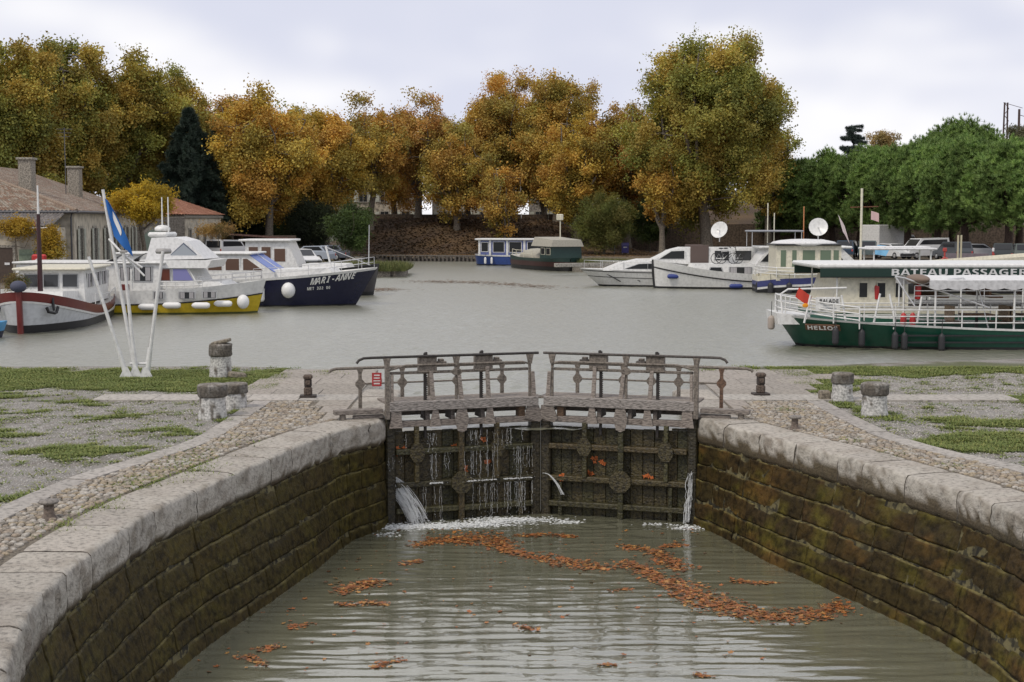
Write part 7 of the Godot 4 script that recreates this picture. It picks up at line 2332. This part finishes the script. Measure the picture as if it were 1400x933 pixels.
# ---------- small things ----------
func masonry_bollard(label: String, at: Vector3, h: float, r: float, lean: Vector2, sd: int) -> void:
	var o := thing("mooring_stump", label, "bollard", at, 0.0, "whitewashed masonry mooring stumps")
	var nz := fnoise(sd, 3.2, 4)
	var nb := fnoise(sd + 3, 6.0, 3)
	var mk := func(prof: Array, cap: bool) -> MB:
		var rows := []; var cols := []
		for p in prof:
			var row := PackedVector3Array(); var cr := []
			for k in 36:
				var a := TAU * k / 36.0
				var d := Vector3(cos(a), 0, sin(a))
				var q: Vector3 = d * p[0] * r + Vector3(lean.x * p[1], p[1] * h, lean.y * p[1])
				q += d * (0.025 * nz.get_noise_3dv(q * 1.4) + (0.03 * nb.get_noise_3dv(q * 2.0) if cap else 0.012 * nb.get_noise_3dv(q * 2.0)))
				row.append(q)
				var n := nz.get_noise_3dv(q + Vector3(0, 9, 0)) + 0.4 * nb.get_noise_3dv(q * 1.5)
				var wash := Color(0.7, 0.69, 0.66)
				var bare := Color(0.2, 0.175, 0.145)
				if cap: cr.append(bare.lerp(Color(0.34, 0.32, 0.29), smoothstep(0.0, 0.4, n)) * (0.8 if p[1] < 0.97 else 1.15))
				else:
					var thr := 0.3 if sd != 501 else 0.08
					cr.append(wash.lerp(bare, smoothstep(thr, thr + 0.12, n)))
			rows.append(row); cols.append(cr)
		return MB.new().grid(rows, true, cols, true)
	var m := mat("bollard_stone", Color(1, 1, 1), 0.9, grain(), 1.4, 1.2, 0.0, true)
	part(o, "shaft", mk.call([[1.06, -0.08], [1.05, 0.0], [1.02, 0.1], [0.98, 0.25], [0.94, 0.4], [0.92, 0.55], [0.92, 0.64]], false), m)
	part(o, "cap", mk.call([[0.9, 0.62], [1.02, 0.64], [1.05, 0.68], [1.06, 0.8], [1.06, 0.93], [1.02, 0.98], [0.9, 1.0], [0.5, 1.01], [0.01, 1.01]], true), m)

func props() -> void:
	masonry_bollard("squat white stump with half its whitewash flaked away", Vector3(-5.86, -0.03, -27.6), 0.68, 0.27, Vector2(0.0, 0.0), 501)
	masonry_bollard("white stump with grey cap just behind the flaked one", Vector3(-5.68, -0.03, -28.9), 0.55, 0.25, Vector2(0.0, 0.0), 502)
	masonry_bollard("tall leaning white stump with a broken cap at the water", Vector3(-7.2, -0.03, -34.9), 0.84, 0.27, Vector2(0.02, 0.0), 503)
	masonry_bollard("white stump with dark pitted cap beside the small stone block", Vector3(7.07, -0.03, -30.2), 0.62, 0.22, Vector2(0.0, 0.0), 504)
	masonry_bollard("widest white stump, beside the cobbled strip and green grass", Vector3(7.2, -0.03, -28.0), 0.66, 0.26, Vector2(0.0, 0.0), 505)
	var st := mat("block_stone", Color(0.3, 0.26, 0.2), 0.9, grain(), 1.2, 1.5)
	var b := thing("stone_block", "small squared stone beside the pitted white stump", "stone block", Vector3(6.72, -0.03, -30.35))
	part(b, "stone", MB.new().cbox(Vector3(0, 0.1, 0), Vector3(0.24, 0.24, 0.24), 0.03), st)
	b = thing("cap_slab", "broken slab lying at the foot of the leaning stump", "stone slab", Vector3(-6.75, -0.03, -34.7), 0.4)
	part(b, "stone", MB.new().cbox(Vector3(0, 0.07, 0), Vector3(0.42, 0.16, 0.3), 0.04, Basis(Vector3(0, 0, 1), -0.15)), st)
	# slab tilted on top of the broken stump
	var br := get_node("mooring_stump_002") as Node3D
	part(br, "loose_slab", MB.new().cbox(Vector3(0.03, 0.88, 0), Vector3(0.44, 0.08, 0.4), 0.02, Basis(Vector3(0, 0, 1), 0.22)), st)
	# square-headed iron posts
	var rust := mat("post_rust", Color(0.15, 0.11, 0.085), 0.8, grain(), 1.6, 1.5)
	var dark := mat("post_dark", Color(0.06, 0.045, 0.038), 0.75, grain(), 1.6, 1.0)
	for i in 2:
		var p := thing("winding_post", ["short rusty post on the pale band near the flaked stump", "short rusty post on the pale band near the pitted stump"][i], "post", [Vector3(-4.42, 0.015, -30.6), Vector3(5.46, 0.015, -31.0)][i], 0.1)
		part(p, "foot", MB.new().cbox(Vector3(0, 0.02, 0), Vector3(0.36, 0.05, 0.3), 0.01), dark)
		part(p, "lower_shaft", MB.new().cbox(Vector3(0, 0.13, 0), Vector3(0.18, 0.2, 0.18), 0.035), rust)
		part(p, "neck", MB.new().cbox(Vector3(0, 0.31, 0), Vector3(0.16, 0.18, 0.16), 0.02), dark)
		part(p, "boss", MB.new().cbox(Vector3(0, 0.32, 0.085), Vector3(0.1, 0.1, 0.04), 0.015), rust)
		part(p, "head", MB.new().cbox(Vector3(0, 0.44, 0), Vector3(0.2, 0.1, 0.2), 0.03), rust)
	# mushroom bollards of cast iron
	for i in 2:
		var p := thing("iron_bollard", ["mushroom shaped iron bollard in the cobbles, larger in view", "mushroom shaped iron bollard on the mossy wall coping, smaller in view"][i], "bollard", [Vector3(-5.98, -0.0, -18.1), Vector3(5.22, 0.0, -26.0)][i], 0.0, "cast iron mushroom bollards")
		var s: float = [1.0, 0.95][i]
		part(p, "stem", MB.new().lathe([[0.13 * s, -0.03], [0.1 * s, 0.01], [0.07 * s, 0.05], [0.065 * s, 0.16], [0.07 * s, 0.19]], 14), mat("bollard_iron", Color(0.2, 0.155, 0.125), 0.75, grain(), 2.0, 0.8))
		part(p, "cap", MB.new().lathe([[0.06 * s, 0.18], [0.115 * s, 0.195], [0.13 * s, 0.215], [0.12 * s, 0.24], [0.07 * s, 0.25], [0.01, 0.252]], 16), mat("bollard_cap", Color(0.3, 0.27, 0.24), 0.7, grain(), 2.0, 0.8))
	# white pole sculpture with the blue banner
	var wp := mat("pole_white", Color(0.74, 0.74, 0.73), 0.5, grain_soft(), 1.0)
	var gp := mat("pole_grey", Color(0.36, 0.35, 0.34), 0.5, grain_soft(), 1.0)
	var sc := thing("flag_poles", "cluster of splayed white poles with bolted feet on the grass", "flagpoles", Vector3(-9.35, -0.03, -35.0))
	var S := 35.0 / 1944.0
	var specs := [[-0.16, -1.0, 2.98], [0.0, -0.75, 4.62], [0.06, -0.18, 3.08], [0.26, 0.72, 3.1], [0.34, 0.84, 3.1]]
	for i in specs.size():
		var e: Array = specs[i]
		var foot := Vector3(e[0], 0.0, [0.1, -0.12, 0.05, -0.1, 0.14][i])
		var top := Vector3(e[1], e[2], foot.z * 2.2)
		var kn := foot.lerp(top, 0.72 / e[2])
		part(sc, "pole_foot", MB.new().tube([foot, kn], [0.07, 0.052], 10), wp)
		part(sc, "pole", MB.new().tube([kn - (top - foot).normalized() * 0.05, top], [0.045, 0.038], 10), wp if i != 3 else gp)
		part(sc, "foot_plate", MB.new().prism([Vector2(e[0] - 0.17, 0.0), Vector2(e[0] + 0.17, 0.0), Vector2(e[0] + 0.04, 0.26), Vector2(e[0] - 0.04, 0.26)], foot.z + 0.06, foot.z + 0.085), wp)
	part(sc, "tie_bar", MB.new().tube([Vector3(-0.1, 0.33, 0.0), Vector3(0.3, 0.33, 0.0)], 0.03, 8), wp)
	part(sc, "pulley", MB.new().lathe([[0.01, -0.06], [0.18, -0.05], [0.2, 0.0], [0.18, 0.07], [0.01, 0.08]], 14, Vector3(0.78, 3.1, 0.0)), gp)
	part(sc, "cross_stay", MB.new().tube([Vector3(-0.62, 3.4, -0.25), Vector3(-0.17, 3.0, 0.05), Vector3(0.25, 2.7, 0.0)], 0.03, 6), wp)
	part(sc, "cross_stay", MB.new().tube([Vector3(-0.6, 3.35, -0.25), Vector3(0.3, 2.5, 0.0)], 0.025, 6), wp)
	part(sc, "cap", MB.new().cbox(Vector3(-0.17, 3.1, 0.1), Vector3(0.16, 0.06, 0.14), 0.01), gp)
	var bn := thing("banner", "blue banner with a white lozenge hanging from the tallest white pole", "banner", Vector3(-9.35, -0.03, -35.0))
	var rows := []
	for j in 17:
		var v := j / 16.0
		var row := PackedVector3Array()
		for i in 9:
			var u := i / 8.0
			row.append(Vector3(-0.69 + v * 0.2 + u * (0.07 + 0.75 * v * (1.0 - 0.5 * v)), 4.42 - v * 0.95 - u * (0.08 + 0.42 * v), -0.2 + 0.05 * sin(u * 6.0 + v * 5.0) * (0.4 + u)))
		rows.append(row)
	part(bn, "cloth", MB.new().grid(rows, false, [], true), mat("banner_blue", Color(0.02, 0.13, 0.42), 0.8))
	var em := []
	for j in range(4, 13):
		var v := j / 16.0
		var w: float = sin((j - 4) / 8.0 * PI) * 0.3 + 0.02
		var row := PackedVector3Array()
		for i in 5:
			var u: float = 0.55 + w * (i / 4.0 - 0.5) * 1.6
			row.append(Vector3(-0.69 + v * 0.2 + u * (0.07 + 0.75 * v * (1.0 - 0.5 * v)), 4.42 - v * 0.95 - u * (0.08 + 0.42 * v), -0.2 + 0.05 * sin(u * 6.0 + v * 5.0) * (0.4 + u) + 0.012))
		em.append(row)
	part(bn, "lozenge", MB.new().grid(em, false, [], true), mat("banner_white", Color(0.72, 0.72, 0.72), 0.8))
	# parking sign and information board on the far quay
	var zs := mat("sign_steel", Color(0.35, 0.35, 0.35), 0.5)
	var ps := thing("parking_sign", "blue square parking sign on a post beside the willow bush", "road sign", Vector3(11.1, 0.12, -154.0))
	part(ps, "post", MB.new().tube([Vector3(0, 0, 0), Vector3(0, 2.4, 0)], 0.04, 8), zs)
	var pb := part(ps, "board", MB.new().cbox(Vector3(0, 2.2, 0.05), Vector3(0.62, 0.82, 0.03), 0.01), mat("sign_blue", Color(0.03, 0.05, 0.25), 0.5))
	part(pb, "border", MB.new().cbox(Vector3(0, 2.2, 0.046), Vector3(0.68, 0.88, 0.02), 0.005), mat("sign_white", Color(0.7, 0.7, 0.7), 0.5))
	lettering(ps, "letter", "P", 0.62, mats["sign_white"], Vector3(0, 2.22, 0.075))
	var ib := thing("information_board", "small purple information board right of the parking sign", "sign", Vector3(12.2, 0.12, -153.5))
	part(ib, "panel", MB.new().cbox(Vector3(0, 0.75, 0), Vector3(0.78, 1.1, 0.08), 0.02), mat("sign_purple", Color(0.06, 0.05, 0.25), 0.5))
	part(ib, "header", MB.new().cbox(Vector3(0, 1.12, 0.02), Vector3(0.82, 0.3, 0.08), 0.03), mat("sign_lilac", Color(0.14, 0.13, 0.4), 0.5))
	part(ib, "text_block", MB.new().box(Vector3(0, 0.8, 0.045), Vector3(0.4, 0.12, 0.01)), mats["sign_white"])
	for x in [-0.3, 0.3]: part(ib, "leg", MB.new().cbox(Vector3(x, 0.1, 0), Vector3(0.07, 0.4, 0.07), 0.01), zs)
	# rail masts on the hill
	for i in 2:
		var px: float = [1369.0, 1387.0][i]
		var m := thing("rail_mast", ["tall lattice rail mast on the skyline", "slimmer rail mast beside the lattice one on the skyline"][i], "mast", Vector3(X(px, 262), land_height(X(px, 262), -262.0) - 0.3, -262.0))
		var H: float = [25.2, 24.0][i] - m.position.y
		var im := mat("mast_iron", Color(0.13, 0.085, 0.08), 0.8, grain(), 1.0)
		if i == 0:
			for e in [[-0.45, -0.3], [0.45, -0.3], [-0.45, 0.3], [0.45, 0.3]]: part(m, "leg", MB.new().tube([Vector3(e[0], 0, e[1]), Vector3(e[0] * 0.6, H, e[1] * 0.6)], 0.1, 5), im)
			for k in 13: part(m, "lattice", MB.new().tube([Vector3(-0.42 if k % 2 else 0.42, k * H / 13.0, 0.28), Vector3(0.42 if k % 2 else -0.42, (k + 1) * H / 13.0, 0.28)], 0.06, 4), im)
			part(m, "arm", MB.new().tube([Vector3(-0.5, H, 0), Vector3(3.0, H - 1.0, 0)], 0.05, 5), im)
		else:
			part(m, "column", MB.new().tube([Vector3(0, 0, 0), Vector3(0, H, 0)], [0.28, 0.22], 8), im)
			for k in 3: part(m, "insulator", MB.new().tube([Vector3(0, H - 1.0 - k * 2.2, 0), Vector3(0.9, H - 1.3 - k * 2.2, 0)], 0.06, 5), im)
	# hoarding, lifebuoy posts and lamp on the car park
	var ho := thing("hoarding", "long mauve grey hoarding panel in front of the parked cars", "hoarding", Vector3(X(1322, 112), 0.1, -112.0), -0.05)
	for k in 3: part(ho, "panel", MB.new().cbox(Vector3(-1.1 + k * 1.1, 0.65, 0), Vector3(1.09, 0.95, 0.06), 0.01), mat("hoarding_mauve", Color(0.2, 0.17, 0.19), 0.7, grain_soft(), 0.6))
	for x in [-1.6, 1.6]: part(ho, "post", MB.new().cbox(Vector3(x, 0.5, -0.06), Vector3(0.08, 1.2, 0.08), 0.01), zs)
	for i in 2:
		var lp := thing("lifebuoy_stand", ["red lifebuoy stand at the end of the mauve hoarding near the van cab", "thin red and white lifebuoy post beside the dark estate car"][i], "lifebuoy stand", Vector3(X([1291, 1357][i], 110), 0.1, -110.0))
		part(lp, "post", MB.new().tube([Vector3(0, 0, 0), Vector3(0, 1.6, 0)], 0.07, 8), mat("stand_red", Color(0.42, 0.06, 0.05), 0.5))
		if i == 0: tyre_ring(lp, "ring", Vector3(0, 0.55, 0.12), 0.26, 0.09, mats["stand_red"])
		part(lp, "cap", MB.new().cbox(Vector3(0, 1.45, 0.02), Vector3(0.3 if i == 0 else 0.16, 0.3, 0.16), 0.04), mats["stand_red"] if i == 0 else mats["sign_white"])
	var po := thing("marker_post", "pair of slim cream marker posts above the green fascia", "post", Vector3(X(1311, 108), 0.1, -108.0))
	for x in [-0.12, 0.12]: part(po, "post", MB.new().cbox(Vector3(x, 1.3, 0), Vector3(0.12, 2.6, 0.08), 0.01), mat("post_cream", Color(0.5, 0.46, 0.32), 0.7))

# ---------- vehicles ----------
func car(called: String, label: String, at: Vector3, turn: float, kind: int, c: Color, group: String) -> void:
	var g := thing(called, label, ["car", "car", "van", "lorry"][kind], at, turn, group)
	var pm := mat("paint_%.2f_%.2f_%.2f" % [c.r, c.g, c.b], c, 0.25)
	var gl: Material = mats["boat_glass"]
	var rub: Material = mats["fender_black"]
	var L: float = [4.2, 4.5, 4.9, 6.6][kind]
	var w: float = [0.85, 0.9, 0.95, 1.1][kind]
	var h := L / 2
	var body: Array
	var cab: Array
	match kind:
		0: body = [Vector2(-h, 0.3), Vector2(h, 0.28), Vector2(h, 0.62), Vector2(h - 0.9, 0.86), Vector2(-h + 0.1, 0.92), Vector2(-h, 0.7)]; cab = [Vector2(-h + 0.25, 0.88), Vector2(h - 1.0, 0.86), Vector2(h - 1.8, 1.4), Vector2(-h + 0.75, 1.44)]
		1: body = [Vector2(-h, 0.36), Vector2(h, 0.34), Vector2(h, 0.75), Vector2(h - 0.9, 0.98), Vector2(-h + 0.05, 1.02), Vector2(-h, 0.8)]; cab = [Vector2(-h + 0.08, 1.0), Vector2(h - 1.0, 0.98), Vector2(h - 1.7, 1.66), Vector2(-h + 0.3, 1.7)]
		2: body = [Vector2(-h, 0.34), Vector2(h, 0.32), Vector2(h, 0.85), Vector2(h - 0.7, 1.1), Vector2(-h, 1.1)]; cab = [Vector2(-h, 1.08), Vector2(h - 0.75, 1.08), Vector2(h - 1.5, 1.9), Vector2(-h + 0.1, 1.98)]
		_: body = [Vector2(-h, 0.6), Vector2(h, 0.4), Vector2(h, 1.1), Vector2(h - 0.4, 1.25), Vector2(-h, 0.95)]; cab = [Vector2(h - 2.0, 1.0), Vector2(h - 0.3, 1.2), Vector2(h - 0.75, 2.1), Vector2(h - 2.0, 2.15)]
	block(g, "body", body, w, pm, 0.96)
	block(g, "cabin", cab, w * 0.95, pm, 0.84)
	if kind == 3: part(g, "cargo_box", MB.new().cbox(Vector3(-0.95, 2.0, 0), Vector3(4.4, 2.3, 2.25), 0.05), mats["boat_white"])
	# glass: side band, windscreen, rear screen
	var cm := Vector2.ZERO
	for p in cab: cm += p / 4.0
	var sp := []
	for p in cab: sp.append(cm + (p - cm) * Vector2(0.84, 0.62) + Vector2(0, 0.03))
	for s: float in [-1.0, 1.0]:
		var z := w * 0.95 * 0.93
		part(g, "side_window", MB.new().prism(sp, s * z - 0.02, s * z + 0.02), gl)
		for x in [h - 0.85, -h + 0.85]:
			var wh := part(g, "wheel", _wheel(Vector3(x, 0.32, s * (w - 0.08)), 0.32, 0.2), rub)
			part(wh, "rim", _wheel(Vector3(x, 0.32, s * (w - 0.02)), 0.19, 0.12), mats["boat_steel"])
		part(g, "headlight", MB.new().ball(Vector3(h - 0.03, body[2].y - 0.05, s * w * 0.7), Vector3(0.06, 0.08, 0.16)), mats["boat_grey"])
		part(g, "tail_light", MB.new().cbox(Vector3(-h, body[-1].y - 0.05, s * w * 0.8), Vector3(0.06, 0.2, 0.14), 0.02), mats["stand_red"])
	var a: Vector2 = cab[1]; var b: Vector2 = cab[2]
	part(g, "windscreen", MB.new().box(Vector3((a.x + b.x) / 2 + 0.01, (a.y + b.y) / 2 + 0.02, 0), Vector3(0.03, a.distance_to(b) * 0.8, w * 1.5), Basis(Vector3(0, 0, 1), atan2(a.x - b.x, b.y - a.y))), gl)
	a = cab[0]; b = cab[3]
	if kind < 3: part(g, "rear_screen", MB.new().box(Vector3((a.x + b.x) / 2 - 0.01, (a.y + b.y) / 2 + 0.03, 0), Vector3(0.03, a.distance_to(b) * 0.65, w * 1.45), Basis(Vector3(0, 0, 1), atan2(a.x - b.x, b.y - a.y))), gl)
	part(g, "bumper", MB.new().cbox(Vector3(h, 0.42, 0), Vector3(0.12, 0.2, w * 1.9), 0.04), rub)

func _wheel(p: Vector3, r: float, t: float) -> MB:
	var m := MB.new()
	m.tube([p - Vector3(0, 0, t / 2), p - Vector3(0, 0, t * 0.42), p + Vector3(0, 0, t * 0.42), p + Vector3(0, 0, t / 2)], [r * 0.86, r, r, r * 0.86], 16)
	return m

func vehicles() -> void:
	var gl := "cars parked on the point"
	var gr := "cars parked under the pines"
	car("parked_van", "white van with dark windscreen above the navy boat", Vector3(X(380, 118), 0.15, -118), deg_to_rad(-25), 2, Color(0.7, 0.7, 0.7), gl)
	car("parked_car", "silver blue hatchback parked beside the white van", Vector3(X(425, 126), 0.15, -126), deg_to_rad(160), 0, Color(0.34, 0.38, 0.44), gl)
	car("parked_car", "dark grey car parked just before the bright green shrub", Vector3(X(447, 130), 0.15, -130), deg_to_rad(165), 0, Color(0.1, 0.11, 0.13), gl)
	car("parked_van", "small white van half hidden under the rusty shed", Vector3(X(312, 128), 0.15, -128), deg_to_rad(70), 2, Color(0.68, 0.68, 0.68), gl)
	car("parked_car", "white car with dark bonnet beside the barge plants", Vector3(X(413, 112), 0.15, -112), deg_to_rad(-60), 0, Color(0.6, 0.6, 0.6), gl)
	car("parked_car", "silver car on the leafy bank behind the barges", Vector3(X(766, 166), 2.1, -166), deg_to_rad(195), 0, Color(0.32, 0.34, 0.36), "cars on the far bank")
	car("parked_car", "dark car behind the silver one on the leafy bank", Vector3(X(757, 172), 2.3, -172), deg_to_rad(185), 1, Color(0.03, 0.03, 0.035), "cars on the far bank")
	car("parked_car", "dark blue off-road car behind the cream barge mast", Vector3(X(1158, 138), 0.2, -138), deg_to_rad(70), 1, Color(0.03, 0.05, 0.08), gr)
	car("parked_car", "green grey people carrier between two pine trunks", Vector3(X(1184, 137), 0.2, -137), deg_to_rad(80), 1, Color(0.1, 0.13, 0.13), gr)
	car("box_lorry", "white box lorry, tallest vehicle under the pines", Vector3(X(1217, 148), 0.2, -148), deg_to_rad(35), 3, Color(0.66, 0.66, 0.66), gr)
	car("parked_van", "small white van in front of the box lorry", Vector3(X(1222, 134), 0.2, -134), deg_to_rad(-70), 0, Color(0.65, 0.66, 0.66), gr)
	car("parked_van", "white high cab van beside the pine trunk", Vector3(X(1262, 134), 0.2, -134), deg_to_rad(205), 2, Color(0.68, 0.68, 0.68), gr)
	car("parked_car", "dark car with pale roof beside the red lifebuoy stand", Vector3(X(1302, 130), 0.2, -130), deg_to_rad(100), 1, Color(0.08, 0.09, 0.1), gr)
	car("parked_car", "silver saloon with roof rack behind the mauve hoarding", Vector3(X(1340, 134), 0.2, -134), deg_to_rad(-15), 0, Color(0.42, 0.42, 0.43), gr)
	car("parked_car", "dark estate car with red tail lights by the nearest pine", Vector3(X(1371, 122), 0.2, -122), deg_to_rad(70), 1, Color(0.04, 0.05, 0.05), gr)
	car("parked_car", "grey green estate car cut off at the picture edge", Vector3(X(1398, 120), 0.2, -120), deg_to_rad(75), 1, Color(0.1, 0.12, 0.11), gr)
	car("parked_car", "dark car deep in the shade by the first pine trunks", Vector3(X(1120, 146), 0.2, -146), deg_to_rad(20), 0, Color(0.05, 0.05, 0.06), gr)

func _ready() -> void:
	rng.seed = 11
	camera_and_sky()
	curves()
	lock_wall(left_curve, 1.0, "dark curved ashlar lock wall in the shade, beside the leaking gate leaf")
	lock_wall(right_curve, -1.0, "brown curved ashlar lock wall with pale coping and green moss ledges")
	quays()
	waters()
	land()
	gate()
	trees()
	houses()
	boats()
	props()
	vehicles()
	leaks()
	floating_leaves()
	bank_cover()
